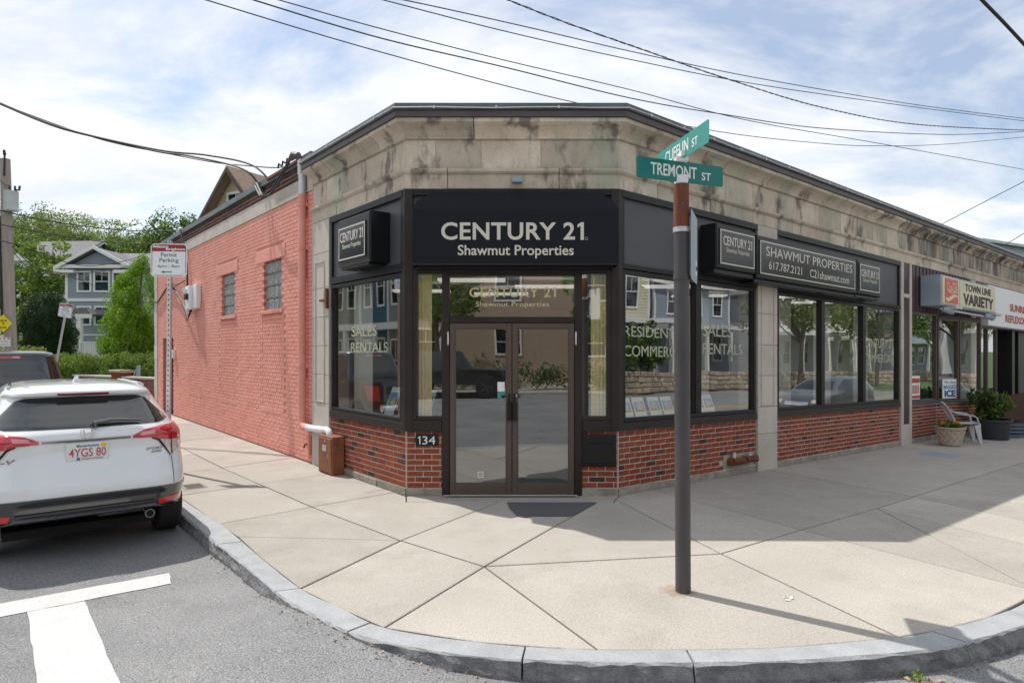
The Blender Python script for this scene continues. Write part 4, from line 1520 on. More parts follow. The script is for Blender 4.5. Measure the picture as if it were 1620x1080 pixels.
# awning over the door
t = thing('awning', 'black fabric awning with large cream lettering over the double doors', 'awning', fC(0, 0, 2.81))
U0, U1, D1 = -1.185, 1.262, .30
lo = [(U0, .02, 2.815), (U0, D1, 2.815), (U1, D1, 2.815), (U1, .02, 2.815)]
md = [(U0, .02, 3.50), (U0, D1, 3.47), (U1, D1, 3.47), (U1, .02, 3.50)]
m2 = [(U0 + .03, .025, 3.60), (U0 + .05, D1 - .03, 3.58), (U1 - .05, D1 - .03, 3.58), (U1 - .03, .025, 3.60)]
tp = [(U0 + .16, .03, 3.71), (U0 + .22, .12, 3.715), (U1 - .22, .12, 3.715), (U1 - .16, .03, 3.71)]
rows_ = [lo, md, m2, tp]
vs_ = [fC(*p) for r in rows_ for p in r]
fs_ = []
for k in range(3):
    for i in range(4):
        j = (i + 1) % 4
        fs_.append((k * 4 + i, k * 4 + j, k * 4 + 4 + j, k * 4 + 4 + i))
fs_ += [(12, 13, 14, 15)]
mb = MB(); mb.add(vs_, fs_); mb.build('cover', 'black_vinyl', t)
mb = MB(); mb.tube([fC(*p) for p in (lo[0], lo[1], lo[2], lo[3])], .012, 6); mb.build('frame', 'black_frame', t)
text_21('lettering', fC, -.843, .855, 3.105, 3.315, D1 + .001, D1 + .004, 'beige_vinyl', t, .02, 1.04)
text_obj('lettering', 'Shawmut Properties', fC, -.645, .735, 2.885, 3.045, D1 + .001, D1 + .004, 'beige_vinyl', t, .014)
mb = MB()
for k in range(16):
    a0, a1 = 2 * math.pi * k / 16, 2 * math.pi * (k + 1) / 16
    mb.add([fC(.885 + r * math.cos(a), D1 + .003, 3.12 + r * math.sin(a)) for a, r in ((a0, .015), (a0, .018), (a1, .018), (a1, .015))], [(0, 1, 2, 3)])
mb.build('registered_mark', 'beige_vinyl', t, recalc=False)

# house number, letter box, lamp box
t = thing('number_plaque', 'black plaque with house number 134 on brick left of door', 'plaque', fC(-1.05, 0, .62))
mb = MB(); mb.rbox(fC, -1.19, -.91, .0, .022, .617, .757, .003); mb.build('plate', 'black_frame', t)
text_obj('numeral', '34', fC, -1.105, -.945, .635, .735, .023, .026, 'white_vinyl', t, -.004)
mb = MB(); mb.prism(fC, [(-1.13, .635), (-1.13, .735), (-1.137, .735), (-1.158, .722), (-1.158, .708), (-1.142, .718), (-1.142, .635)], .023, .026); mb.build('numeral', 'white_vinyl', t)
t = thing('letter_box', 'square black metal letter box set in the brick right of door', 'letter box', fC(1.07, 0, .4))
mb = MB(); mb.rbox(fC, .865, 1.285, .0, .05, .365, .757, .012); mb.build('frame', 'black_frame', t)
mb = MB(); mb.rbox(fC, .905, 1.255, .045, .058, .395, .64, .006); mb.build('door', 'black_frame', t)
mb = MB(); mb.rbox(fC, .905, 1.255, .045, .058, .65, .725, .006); mb.build('flap', 'black_frame', t)
t = thing('wall_light', 'small grey box light fixed to stone above the awning', 'light', fC(.06, .07, 3.83))
mb = MB(); mb.rbox(fC, .0, .125, .07, .16, 3.83, 3.90, .01); mb.build('housing', 'sign_metal', t)
mb = MB(); mb.box(fC, .03, .095, .02, .07, 3.845, 3.885); mb.build('bracket', 'galvanised', t)

# rusted meter box and drain pipe
t = thing('meter_box', 'rusty brown steel box standing against the brick under a white pipe', 'box', fL(1.98, .1, 0))
mb = MB(); mb.rbox(fL, 1.74, 2.24, .022, .20, .005, .55, .01); mb.build('case', 'rust_box', t)
mb = MB(); mb.rbox(fL, 1.77, 2.21, .195, .212, .03, .52, .006); dd_ = mb.build('door', 'rust_box', t)
mb = MB(); mb.box(fL, 1.92, 2.06, .211, .216, .33, .42); mb.build('label_plate', 'galvanised', dd_)
mb = MB(); mb.tube([fL(1.97, .212, .475), fL(1.97, .22, .475)], .018, 10); mb.build('lock', 'galvanised', dd_)
t = thing('drain_pipe', 'pink painted drain pipe running down the side wall with white elbow', 'pipe', fL(3.2, .07, .5))
mb = MB(); mb.tube([fL(3.20, .075, z) for z in (4.30, 3, 2, 1, .75)] + [fL(3.19, .075, .66), fL(3.13, .08, .585), fL(3.0, .09, .57), fL(2.92, .09, .57)], .062, 12); mb.build('painted_pipe', 'pink_brick', t, smooth=40)
mb = MB(); mb.tube([fL(3.20, .075, 4.30), fL(3.20, .075, 4.62)], .06, 12); mb.build('metal_pipe', 'galvanised', t, smooth=40)
mb = MB(); mb.tube([fL(2.92, .09, .575), fL(2.6, .095, .585), fL(2.30, .10, .60), fL(2.18, .10, .61), fL(2.10, .10, .595), fL(2.06, .10, .555), fL(2.06, .10, .54)], .05, 12)
mb.tube([fL(2.93, .09, .572), fL(2.86, .091, .575)], .058, 12); mb.build('white_elbow', 'box_white', t, smooth=40)
for z in (1.5, 3.4, 4.1):
    mb = MB(); mb.tube([fL(3.20, .075, z), fL(3.20, .075, z + .04)], .07, 12); mb.box(fL, 3.10, 3.30, .0, .03, z + .005, z + .035); mb.build('clamp', 'pink_brick', t)
t = thing('wall_spigot', 'small pink painted tap box low on the side wall', 'tap', fL(3.05, .03, .12))
mb = MB(); mb.rbox(fL, 3.0, 3.13, .006, .05, .12, .42, .006); mb.build('plate', 'pink_brick', t)
mb = MB(); mb.tube([fL(3.06, .05, .3), fL(3.06, .09, .29), fL(3.06, .10, .24)], .016, 8); mb.build('tap', 'rust', t)
t = thing('fire_connection', 'rusty twin fire hose connection low on the brick beside stone pilaster', 'hydrant', fR(2.7, .05, .2))
mb = MB()
for tt, dz in ((2.42, 0), (2.78, .0)):
    mb.tube([fR(tt - .02, -.02, .215), fR(tt, .07, .215)], .05, 12)
    mb.tube([fR(tt, .06, .215), fR(tt + .16, .13, .23)], [.045, .055], 12)
mb.tube([fR(2.36, .05, .19), fR(2.95, .05, .20)], .035, 10); mb.build('body', 'rust', t, smooth=40)
for tt, zt in ((2.56, .29), (2.98, .25)):
    mb = MB(); mb.tube([fR(tt - .1, .05, .22), fR(tt - .1, .05, zt + .05)], [.035, .025], 10); mb.build('cap', 'galvanised', t)
# small iron hook on the left pilaster and hook in the stone
t = thing('iron_bracket', 'small rusty iron bracket stub on the left stone pilaster', 'bracket', fL(2.3, .05, 2.5))
mb = MB(); mb.box(fL, 2.26, 2.31, .03, .07, 2.42, 2.72); mb.tube([fL(2.29, .05, 2.55), fL(2.52, .06, 2.55)], .02, 6); mb.build('bar', 'rust', t)

# electrical service on the side wall
t = thing('electric_meter', 'white electric meter box with black cables on pink wall', 'meter', fL(10.4, .1, 2.7))
mb = MB(); mb.rbox(fL, 10.12, 10.5, .01, .20, 2.78, 3.36, .02); mb.build('case', 'box_white', t)
mb = MB(); mb.rbox(fL, 9.80, 10.10, .01, .12, 2.80, 3.38, .02); mb.build('side_case', 'box_white', t)
mb = MB(); mb.tube([fL(10.56, .14, 3.27), fL(10.38, .25, 3.25)], .06, 10); mb.build('camera_head', 'box_white', t)
mb = MB(); mb.rbox(fL, 10.18, 10.36, .20, .27, 3.02, 3.16, .02); mb.build('dark_cover', 'tub_black', t)
mb = MB()
for k in range(3):
    a = 10.2 + .1 * k
    mb.tube([fL(a, .1, 2.80), fL(a + .1, .16, 2.6 - .04 * (k % 3)), fL(a + .35, .14, 2.72), fL(a + .9 + .1 * k, .1, 2.95 + .07 * k), fL(12.4 + .3 * k, .08, 3.5 + .08 * k)], .011, 5)
mb.tube([fL(10.9, .06, 3.2), fL(10.95, .06, 3.9), fL(11.1, .08, 4.4), fL(11.5, .1, 4.9)], .022, 5)
mb.tube([fL(12.6, .06, 3.6), fL(13.5, .05, 3.5), fL(14.6, .05, 3.2), fL(15.2, .06, 3.25)], .025, 5)
mb.tube([fL(11.0, .1, 3.55), fL(12.0, .1, 3.5), fL(13.3, .1, 3.62)], .014, 5)
mb.build('cable', 'cable', t)
t = thing('junction_box', 'small white junction box by the side door on the pink wall', 'box', fL(12.6, 0, 1.6))
mb = MB(); mb.rbox(fL, 12.48, 12.68, .006, .09, 1.57, 1.80, .01); mb.build('case', 'box_white', t)

# service head with cable loops on the roof corner
t = thing('electric_service_mast', 'dark service head with looping black cables at the roof edge', 'service head', fL(3.2, .1, 4.7))
mb = MB(); mb.tube([fL(3.2, .10, 4.6), fL(3.2, .11, 4.86)], .045, 10); mb.build('conduit', 'galvanised', t)
mb = MB(); mb.tube([fL(3.2, .11, 4.85), fL(3.22, .14, 4.91), fL(3.30, .18, 4.93), fL(3.38, .20, 4.88)], [.05, .065, .065, .04], 10); mb.build('cap', 'fascia', t)
mb = MB(); mb.rbox(lambda a, b, c: fL(a, b, c), 2.55, 3.0, -.5, -.05, 4.78, 4.98, .02); mb.build('roof_box', 'flashing', t)
mb = MB()
for k in range(2):
    mb.tube([fL(3.38, .20, 4.88), fL(3.7 + .1 * k, .24, 4.70 - .12 * k), fL(4.1 + .14 * k, .24, 4.55 - .09 * k), fL(4.7 + .12 * k, .22, 4.52 + .03 * k), fL(5.2 + .15 * k, .16, 4.86)], .02, 5)
for k in range(4):
    mb.tube([fL(3.4 + .2 * k, .12, 4.92), fL(3.44 + .2 * k, .16, 4.955), fL(3.52 + .2 * k, .14, 4.91)], .016, 6)
mb.build('cable_loop', 'cable', t)
mb = MB(); mb.box(fL, 3.2, 4.9, .05, .09, 4.86, 4.90); mb.build('wire_rack', 'rust', t)

# flyer stands in the windows
mat('photo_sky', (0.10, 0.30, 0.62), 0.35)
mat('photo_lawn', (0.12, 0.20, 0.05), 0.35, c2=(0.28, 0.30, 0.12), nscale=30)
mat('photo_house', (0.55, 0.36, 0.22), 0.35, c2=(0.7, 0.62, 0.5), nscale=26)
mat('card', (0.80, 0.83, 0.86), 0.4)
fpos = [(fL, 1.02, 'left side window'), (fL, .20, 'left side window')]
WH = ['first', 'second', 'third', 'fourth', 'fifth', 'sixth', 'seventh', 'eighth']
side = [(fLm, -1.02, .30, 'upright house photo flyer in the side street window, nearer the pink wall'),
        (fLm, -.13, .30, 'upright house photo flyer in the side street window, next to the corner post')]
rts = [.22, .52, .80, 1.12, 1.40, 1.84, 2.14, 2.38]
for k, tt in enumerate(rts):
    side.append((fR, tt, .28, 'house photo flyer on the white window ledge, %s from the entrance corner' % WH[k]))
frr = random.Random(2)
for fn, tt, dd_, lab in side:
    hgt, wd = (.38, .27) if fn is fLm else (.27, .235)
    zb = .897
    lean = .10
    t = thing('flyer_stand', lab, 'flyer', fn(tt, -dd_, zb), 'house flyers in the shop windows')
    tw = frr.uniform(-.04, .04)
    f2 = lambda a, b, c, fn=fn, tt=tt: fn(tt + a, -dd_ + b - lean * c / .27 + tw * a, zb + c)
    mb = MB(); mb.box(f2, -wd / 2, wd / 2, -.006, .0, 0.0, hgt); mb.box(f2, -wd / 2, wd / 2, -.12, -.006, 0.0, .006); mb.build('card', 'card', t)
    pz0, pz1 = hgt * .30, hgt * .80
    mb = MB(); mb.box(f2, -wd / 2 + .02, wd / 2 - .02, .0, .0015, pz0 + (pz1 - pz0) * .5, pz1); mb.build('photo_sky', 'photo_sky', t)
    mb = MB(); mb.box(f2, -wd / 2 + .02, wd / 2 - .02, .0, .0015, pz0, pz0 + (pz1 - pz0) * .48); mb.build('photo_lawn', 'photo_lawn', t)
    q = frr.uniform(-.03, .02)
    mb = MB(); mb.prism(f2, [(q - .05, pz0 + .03), (q + .07, pz0 + .03), (q + .07, pz0 + .10), (q + .01, pz0 + .14), (q - .05, pz0 + .10)], .0015, .003); mb.build('photo_house', 'photo_house', t)
# track lights
for k, tt in enumerate((.42, 1.02, 2.2)):
    t = thing('track_light', 'black track spotlight inside right window, %s from the corner post' % WH[k], 'spotlight', fR(tt, -.5, 2.62), 'track spotlights inside the window')
    mb = MB(); mb.tube([fR(tt, -.5, 2.98), fR(tt, -.5, 2.70)], .012, 6); mb.build('stem', 'tub_black', t)
    mb = MB(); mb.tube([fR(tt - .05, -.52, 2.72), fR(tt + .06, -.42, 2.58)], [.035, .055], 10); mb.build('head', 'tub_black', t)

# ================================================================== further shops of the row
A1, A2 = (10.66, 0.0), (12.62, .30)          # projecting bay of the variety shop


def fB(x, d, z):                              # bay front
    dx, dy = A2[0] - A1[0], A2[1] - A1[1]
    l = math.hypot(dx, dy)
    return fR(A1[0] + dx / l * x - dy / l * d, A1[1] + dy / l * x + dx / l * d, z)


BL = math.hypot(A2[0] - A1[0], A2[1] - A1[1])
for fn, a, b, zt, n_, h_ in ((fR, 9.13, 10.66, .80, 10, .069), (fB, .0, BL, .80, 10, .069), (fR, 13.55, 15.0, .86, 11, .068)):
    mb = MB(); mb.box(fn, a, b, -.2, -.0035, -.5, zt)
    vb = mb.build('brick_base', 'mortar', BLD)
    mb = MB(); brick_mass(mb, fn, a + .005, b - .005, .09, n_, h_)
    o = mb.build('brick', 'brick', vb); o['kind'] = 'stuff'
mb = MB(); mb.box(fR, 9.13, 10.64, -.15, .02, -.4, .085); mb.build('footing', 'base_concrete', BLD)
mb = MB(); mb.box(fB, .03, BL, -.15, .02, -.4, .085); mb.build('footing', 'base_concrete', BLD)
mb = MB(); mb.rbox(fR, 9.13, 10.68, -.15, .04, .80, .87, .005); mb.rbox(fB, .0, BL, -.15, .04, .80, .86, .005); mb.rbox(fR, 13.55, 15.0, -.15, .05, .86, .92, .005); mb.build('window_sill', 'spandrel', BLD)
for fn, a, b, z0, z1 in ((fR, 9.16, 10.63, .87, 2.80), (fB, .03, .92, .86, 2.72), (fB, .97, BL - .02, .86, 2.72), (fR, 13.57, 14.18, .92, 2.66), (fR, 14.20, 14.98, .92, 2.66)):
    wv = MB()
    for p, q, r_, s_ in ((a, a + .035, z0, z1), (b - .035, b, z0, z1), (a + .035, b - .035, z0, z0 + .035), (a + .035, b - .035, z1 - .035, z1)):
        wv.rbox(fn, p, q, -.06, .015, r_, s_, .003)
    wvo = wv.build('shop_window', 'door_bronze', BLD)
    a, b, z0, z1 = a + .035, b - .035, z0 + .035, z1 - .035
    x = MB(); x.quad(fn(a, -.03, z0), fn(b, -.03, z0), fn(b, -.03, z1), fn(a, -.03, z1)); x.build('pane', 'glass', wvo, recalc=False)
# dark shop room
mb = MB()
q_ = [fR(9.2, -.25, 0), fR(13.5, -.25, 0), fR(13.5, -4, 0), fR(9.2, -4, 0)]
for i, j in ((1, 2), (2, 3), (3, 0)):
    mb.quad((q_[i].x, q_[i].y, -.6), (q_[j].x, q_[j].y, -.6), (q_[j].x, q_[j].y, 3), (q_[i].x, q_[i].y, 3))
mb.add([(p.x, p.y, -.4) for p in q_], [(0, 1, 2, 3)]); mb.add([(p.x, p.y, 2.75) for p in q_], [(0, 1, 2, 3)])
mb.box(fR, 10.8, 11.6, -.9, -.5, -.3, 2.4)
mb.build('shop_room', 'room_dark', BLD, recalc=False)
mb = MB(); mb.box(fR, 13.56, 15.0, -.8, -.7, -.4, 2.8); mb.box(fR, 15.0, 17.0, -1.3, -1.2, -.5, 3.0); mb.build('shop_blind', 'box_white', BLD)
mb = MB(); mb.rbox(fR, 15.0, 24.0, -.3, -.05, -.6, .86, .004); mb.build('dark_brick_base', 'dark_brick', BLD)
mb = MB(); mb.rbox(fR, 16.3, 16.55, -.3, .02, .86, 3.0, .004); mb.box(fR, 17.2, 24, -.3, -.05, .87, 3.7); mb.build('door_frame', 'black_frame', BLD)
# pier between the shops, maroon cladding, soffit
mb = MB(); mb.rbox(fR, 13.20, 13.52, -.3, .05, -.4, 3.77, .005); mb.build('purple_panel', 'purple_panel', BLD)
mb = MB(); mb.rbox(fR, 12.80, 13.18, -.3, .045, -.4, 3.77, .006); mb.build('pilaster_stone', 'pale_stone', BLD)
mb = MB()
for k in range(36):
    mb.rbox(fR, 9.14 + k * .1, 9.14 + k * .1 + .09, -.1, .0 + (.012 if k % 2 else 0), 2.81, 3.775, .006)
mb.build('corrugated_cladding', 'purple_panel', BLD)
mb = MB(); mb.add([fR(9.14, .0, 2.80), fR(12.8, .0, 2.80), fR(12.8, .33, 2.79), fR(10.66, .01, 2.79)], [(0, 1, 2, 3)])
mb.box(fB, .0, BL, -.3, -.01, 2.72, 2.80); mb.build('soffit', 'purple_panel', BLD)
mb = MB(); mb.box(fR, 13.55, 24, -.2, .0, 2.66, 3.77); mb.build('spandrel_panel', 'spandrel', BLD)

# cola and variety sign
t = thing('shop_sign', 'cream lightbox shop sign with bold black letters and a red cola panel', 'sign', fR(11.4, .05, 2.95))
mb = MB(); mb.rbox(fR, 9.62, 13.24, .03, .42, 2.93, 3.58, .015); mb.build('case', 'sign_metal', t)
mb = MB(); mb.rbox(fR, 9.66, 10.68, .41, .435, 2.97, 3.55, .004); mb.rbox(fR, 10.72, 13.20, .41, .435, 2.97, 3.55, .004); mb.build('face', 'cream', t)
mb = MB(); mb.rbox(fR, 9.80, 10.56, .432, .445, 3.0, 3.52, .003); mb.build('red_panel', 'cola_red', t)
text_obj('lettering', 'TOWN LINE', fR, 11.05, 12.85, 3.335, 3.495, .437, .441, 'black_ink', t, .02)
text_obj('lettering', 'VARIETY', fR, 10.92, 13.05, 3.02, 3.275, .437, .441, 'black_ink', t, .035)
# wave band and script on the red panel
mb = MB()
n = 24
wave = lambda x: 3.12 - .055 * math.cos((x - 9.80) / .76 * 2 * math.pi * .82 - .9)
mb.grid(lambda i, j: fR(9.80 + .76 * i / (n - 1), .4465, wave(9.80 + .76 * i / (n - 1)) + (j - .5) * (.012 + .075 * math.sin(math.pi * min(1, (i + 4) / (n + 3))))), n, 2)
mb.build('wave_band', 'cream', t, recalc=False)
text_obj('script_lettering', 'Coca-Cola', fR, 9.86, 10.47, 3.235, 3.43, .4455, .449, 'cream', t, .004, shear=.22, spacing=.86)
mb = MB()   # long tail of the script initials
mb.tube([fR(9.87, .449, 3.26), fR(9.95, .449, 3.225), fR(10.1, .449, 3.215), fR(10.26, .449, 3.225)], .008, 5)
mb.tube([fR(10.16, .449, 3.42), fR(10.28, .449, 3.44), fR(10.42, .449, 3.43), fR(10.5, .449, 3.44)], .008, 5); mb.build('script_swash', 'cream', t)
# floodlights on a pipe under the sign
t = thing('floodlight_bar', 'pipe with two small floodlights under the variety shop sign', 'floodlight', fR(11.3, .3, 2.8))
mb = MB(); mb.tube([fR(9.75, .36, 2.86), fR(12.9, .36, 2.84)], .022, 8); mb.build('pipe', 'galvanised', t)
for tt in (9.85, 12.6):
    mb = MB(); mb.tube([fR(tt, .36, 2.86), fR(tt + .28, .46, 2.83)], [.05, .085], 12); mb.build('lamp', 'sign_metal', t)
    mb = MB(); mb.rbox(fR, tt + .15, tt + .55, .40, .58, 2.87, 2.93, .01); mb.build('hood', 'galvanised', t)
# bagged ice poster
t = thing('ice_poster', 'white poster reading BAGGED ICE in blue in the variety shop window', 'poster', fB(.6, .0, .92))
mb = MB(); mb.box(fB, .28, .90, -.025, -.018, .90, 1.34); mb.build('sheet', 'white_vinyl', t)
text_obj('lettering', 'We Have', fB, .34, .84, 1.235, 1.31, -.018, -.015, 'blue_ink', t, -.005, shear=.25)
text_obj('lettering', 'BAGGED', fB, .32, .86, 1.115, 1.205, -.018, -.015, 'blue_ink', t, .02)
text_obj('lettering', 'ICE', fB, .36, .84, .93, 1.09, -.018, -.015, 'blue_ink', t, .05)
t = thing('window_poster', 'red and white poster in the first variety shop window', 'poster', fR(9.4, .0, .92))
mb = MB(); mb.box(fR, 9.20, 9.72, -.025, -.018, .92, 1.42); mb.build('sheet', 'white_vinyl', t)
mb = MB(); mb.box(fR, 9.22, 9.70, -.018, -.015, 1.27, 1.37); mb.box(fR, 9.22, 9.70, -.018, -.015, .94, 1.0)
for k in range(5):
    mb.box(fR, 9.26 + .085 * k, 9.31 + .085 * k, -.018, -.015, 1.04, 1.22)
mb.build('print', 'red_ink', t)
# white fascia sign of the last shop
t = thing('fascia_sign', 'large white shop sign with red lettering at the far right edge', 'sign', fR(15, .1, 2.7))
mb = MB(); mb.rbox(fR, 13.56, 20.0, .01, .20, 2.68, 3.70, .01); mb.build('panel', 'box_white', t)
text_obj('lettering', 'SUNRISE', fR, 15.35, 17.1, 3.13, 3.33, .203, .207, 'red_ink', t, .03)
text_obj('lettering', 'REFLEXOLOGY', fR, 14.95, 17.75, 2.82, 3.02, .203, .207, 'red_ink', t, .03)

# ---- things on the pavement in front of the shops
def pot(name, label, cat, c, prof, m, group=None):
    t = thing(name, label, cat, c, group)
    mb = MB(); mb.lathe(c, prof, 28); mb.build('bowl', m, t, smooth=35)
    return t


c = fR(9.50, .62, 0.0); c = Vector((c.x, c.y, c.z))
t = pot('planter', 'round beige planter with lattice relief and orange marigolds before the shop', 'planter', c,
        [(.16, .0), (.19, .02), (.20, .10), (.245, .27), (.265, .34), (.285, .36), (.285, .395), (.262, .395), (.25, .345)], 'planter_stone')
mb = MB()
rad = lambda z: .2 + (.262 - .2) * (z - .10) / .24
for s_ in (1, -1):
    for k in range(12):
        mb.tube([Vector((c.x + (rad(z) + .004) * math.cos(2 * math.pi * k / 12 + s_ * (z - .1) * 3.3), c.y + (rad(z) + .004) * math.sin(2 * math.pi * k / 12 + s_ * (z - .1) * 3.3), c.z + z)) for z in (.08, .14, .2, .26, .32)], .008, 5)
mb.build('lattice_relief', 'planter_ridge', t)
rng3 = np.random.default_rng(8)
pts = np.array(c) + np.array([0, 0, .41]) + rng3.normal(size=(420, 3)) * np.array([.10, .10, .035])
o = obj_from(leaf_mesh('marigold_leaves', pts, .05, ['leaf_mid', 'leaf_dark'], 2, base=c), 'foliage', t)
fl = np.vstack([np.array(c) + np.array([dx, dy, .46]) + rng3.normal(size=(14, 3)) * .018 for dx, dy in ((-.17, -.05), (-.12, .06), (.12, -.1), (.16, .0), (.0, -.14), (.05, .1))])
obj_from(leaf_mesh('marigold_flowers', fl, .035, 'petal_orange', 3, base=c), 'flower', t)

c = fR(11.75, .74, 0.0); c = Vector(c)
t = pot('shrub_tub', 'leafy green shrub in a large black plastic tub beside chair', 'potted plant', c,
        [(.30, .0), (.33, .02), (.36, .30), (.38, .40), (.40, .41), (.40, .46), (.37, .46), (.36, .40)], 'tub_black')
cl = []
for k in range(26):
    a = rng3.uniform(0, 2 * math.pi); r = rng3.uniform(0, .32); z = rng3.uniform(.45, .98)
    cl.append((c.x + r * math.cos(a), c.y + r * math.sin(a), c.z + z, .14, .14, .13))
obj_from(leaf_mesh('shrub_leaves', clump_points(rng3, cl, 70), .075, ['leaf_dark', 'leaf_mid'], 5, base=c), 'foliage', t)
obj_from(leaf_mesh('shrub_flowers', clump_points(rng3, cl[:4], 5), .06, 'petal_pink', 6, base=c), 'flower', t)
mb = MB()
for k in range(7):
    a = k * .9
    mb.tube([c + Vector((.05 * math.cos(a), .05 * math.sin(a), .40)), c + Vector((.2 * math.cos(a), .2 * math.sin(a), .8)), c + Vector((.3 * math.cos(a), .3 * math.sin(a), 1.1))], [.014, .01, .006], 5)
mb.build('stem', 'bark', t)
for tt, dd_, lab, m in ((12.85, .88, 'blue grey plastic crate on the pavement right of the black tub', 'crate_blue'), (13.55, .75, 'black plastic crate on the pavement at the far end of the shopfront', 'tub_black')):
    c = fR(tt - .25, dd_, 0)
    t = thing('crate', lab, 'crate', c, 'crates beside the tub')
    mb = MB()
    w_, h_ = .20, .33
    for a0, a1, b0, b1 in ((-w_, w_, -w_, -w_ + .02), (-w_, w_, w_ - .02, w_), (-w_, -w_ + .02, -w_ + .02, w_ - .02), (w_ - .02, w_, -w_ + .02, w_ - .02)):
        for z0, z1 in ((.02, .08), (.115, .165), (.20, .25), (.285, h_)):
            mb.box(lambda x, y, z: Vector((c.x + x, c.y + y, c.z + z)), a0, a1, b0, b1, z0, z1)
    for sx in (-1, 1):
        for sy in (-1, 1):
            mb.box(lambda x, y, z: Vector((c.x + x, c.y + y, c.z + z)), sx * (w_ - .012) - .014, sx * (w_ - .012) + .014, sy * (w_ - .012) - .014, sy * (w_ - .012) + .014, .0, h_ + .004)
    mb.box(lambda x, y, z: Vector((c.x + x, c.y + y, c.z + z)), -w_ + .021, w_ - .021, -w_ + .021, w_ - .021, .02, .035)
    mb.build('basket', m, t)

# plastic garden chair seen from its right side
c0 = fR(10.40, .62, 0.0)
t = thing('garden_chair', 'faded lilac grey plastic garden chair facing right beside the planter', 'chair', c0)
fwd = Vector((.93, -.36, 0)).normalized(); sid = Vector((.36, .93, 0)).normalized()
K = lambda x, y, z: c0 + fwd * x + sid * y + Vector((0, 0, z))       # x forward, y to its left


def strip(mb, path, half, thick, nrm):
    """flat curved strip: path of (x, z) at side offset y"""
    pass


for sy in (-1, 1):
    mb = MB()
    y = sy * .25
    # front leg (U section reads as a tapering blade)
    mb.add([K(.20, y - .035, .0), K(.255, y - .03, .0), K(.255, y + .03, .0), K(.20, y + .035, .0), K(.10, y - .045, .40), K(.205, y - .04, .42), K(.205, y + .04, .42), K(.10, y + .045, .40)],
           [(0, 1, 2, 3), (4, 5, 6, 7), (0, 1, 5, 4), (1, 2, 6, 5), (2, 3, 7, 6), (3, 0, 4, 7)])
    mb.build('leg', 'white_plastic', t)
    mb = MB()
    mb.add([K(-.29, y - .03, .0), K(-.24, y - .03, .0), K(-.24, y + .03, .0), K(-.29, y + .03, .0), K(-.23, y - .035, .42), K(-.14, y - .035, .42), K(-.14, y + .035, .42), K(-.23, y + .035, .42)],
           [(0, 1, 2, 3), (4, 5, 6, 7), (0, 1, 5, 4), (1, 2, 6, 5), (2, 3, 7, 6), (3, 0, 4, 7)])
    mb.build('leg', 'white_plastic', t)
    # arm: from the top of the back, sweeping forward and down to the front leg
    path = [(-.40, .80), (-.33, .72), (-.25, .655), (-.15, .625), (-.02, .615), (.09, .60), (.15, .56), (.17, .48), (.18, .41)]
    ys = [.20, .225, .25, .275, .29, .29, .285, .275, .255]
    mb = MB()
    n = len(path)
    ring = []
    for i, (px_, pz_) in enumerate(path):
        dx = path[min(i + 1, n - 1)][0] - path[max(i - 1, 0)][0]; dz = path[min(i + 1, n - 1)][1] - path[max(i - 1, 0)][1]
        l = math.hypot(dx, dz); nx, nz = -dz / l * .011, dx / l * .011
        wv_ = .032 if i < 2 else .038
        ring.append([K(px_ + nx, sy * ys[i] - wv_, pz_ + nz), K(px_ + nx * 1.5, sy * ys[i], pz_ + nz * 1.5), K(px_ + nx, sy * ys[i] + wv_, pz_ + nz), K(px_ - nx, sy * ys[i] + wv_ - .006, pz_ - nz), K(px_ - nx, sy * ys[i] - wv_ + .006, pz_ - nz)])
    vs_ = [v for r in ring for v in r]
    fs_ = [tuple(range(5)), tuple((n - 1) * 5 + k for k in range(5))]
    for i in range(n - 1):
        for k in range(5):
            fs_.append((i * 5 + k, i * 5 + (k + 1) % 5, (i + 1) * 5 + (k + 1) % 5, (i + 1) * 5 + k))
    mb.add(vs_, fs_); mb.build('armrest', 'white_plastic', t, smooth=40)
mb = MB()
mb.grid(lambda i, j: K(-.22 + .44 * i / 8, -.24 + .48 * j / 6, .415 + .02 * (i / 8) ** 2 - .025 * math.sin(math.pi * j / 6) * math.sin(math.pi * i / 8)), 9, 7)
mb.grid(lambda i, j: K(-.22 + .44 * i / 8, -.24 + .48 * j / 6, .395 + .02 * (i / 8) ** 2 - .025 * math.sin(math.pi * j / 6) * math.sin(math.pi * i / 8)), 9, 7)
mb.box(lambda x, y, z: K(x, y, z), .20, .225, -.25, .25, .36, .44)
mb.build('seat', 'white_plastic', t, smooth=40, recalc=False)
bk = MB()
bk.tube([K(-.21, -.21, .40), K(-.27, -.225, .55), K(-.34, -.22, .70), K(-.40, -.19, .80), K(-.425, -.10, .845), K(-.43, 0, .855), K(-.425, .10, .845), K(-.40, .19, .80), K(-.34, .22, .70), K(-.27, .225, .55), K(-.21, .21, .40)], .02, 8)
bko = bk.build('backrest', 'white_plastic', t, smooth=40)
for k in range(6):
    y = -.15 + .06 * k
    mb = MB(); mb.tube([K(-.22, y, .43), K(-.29, y, .62), K(-.415, y * .9, .84)], .013, 6); mb.build('slat', 'white_plastic', bko)
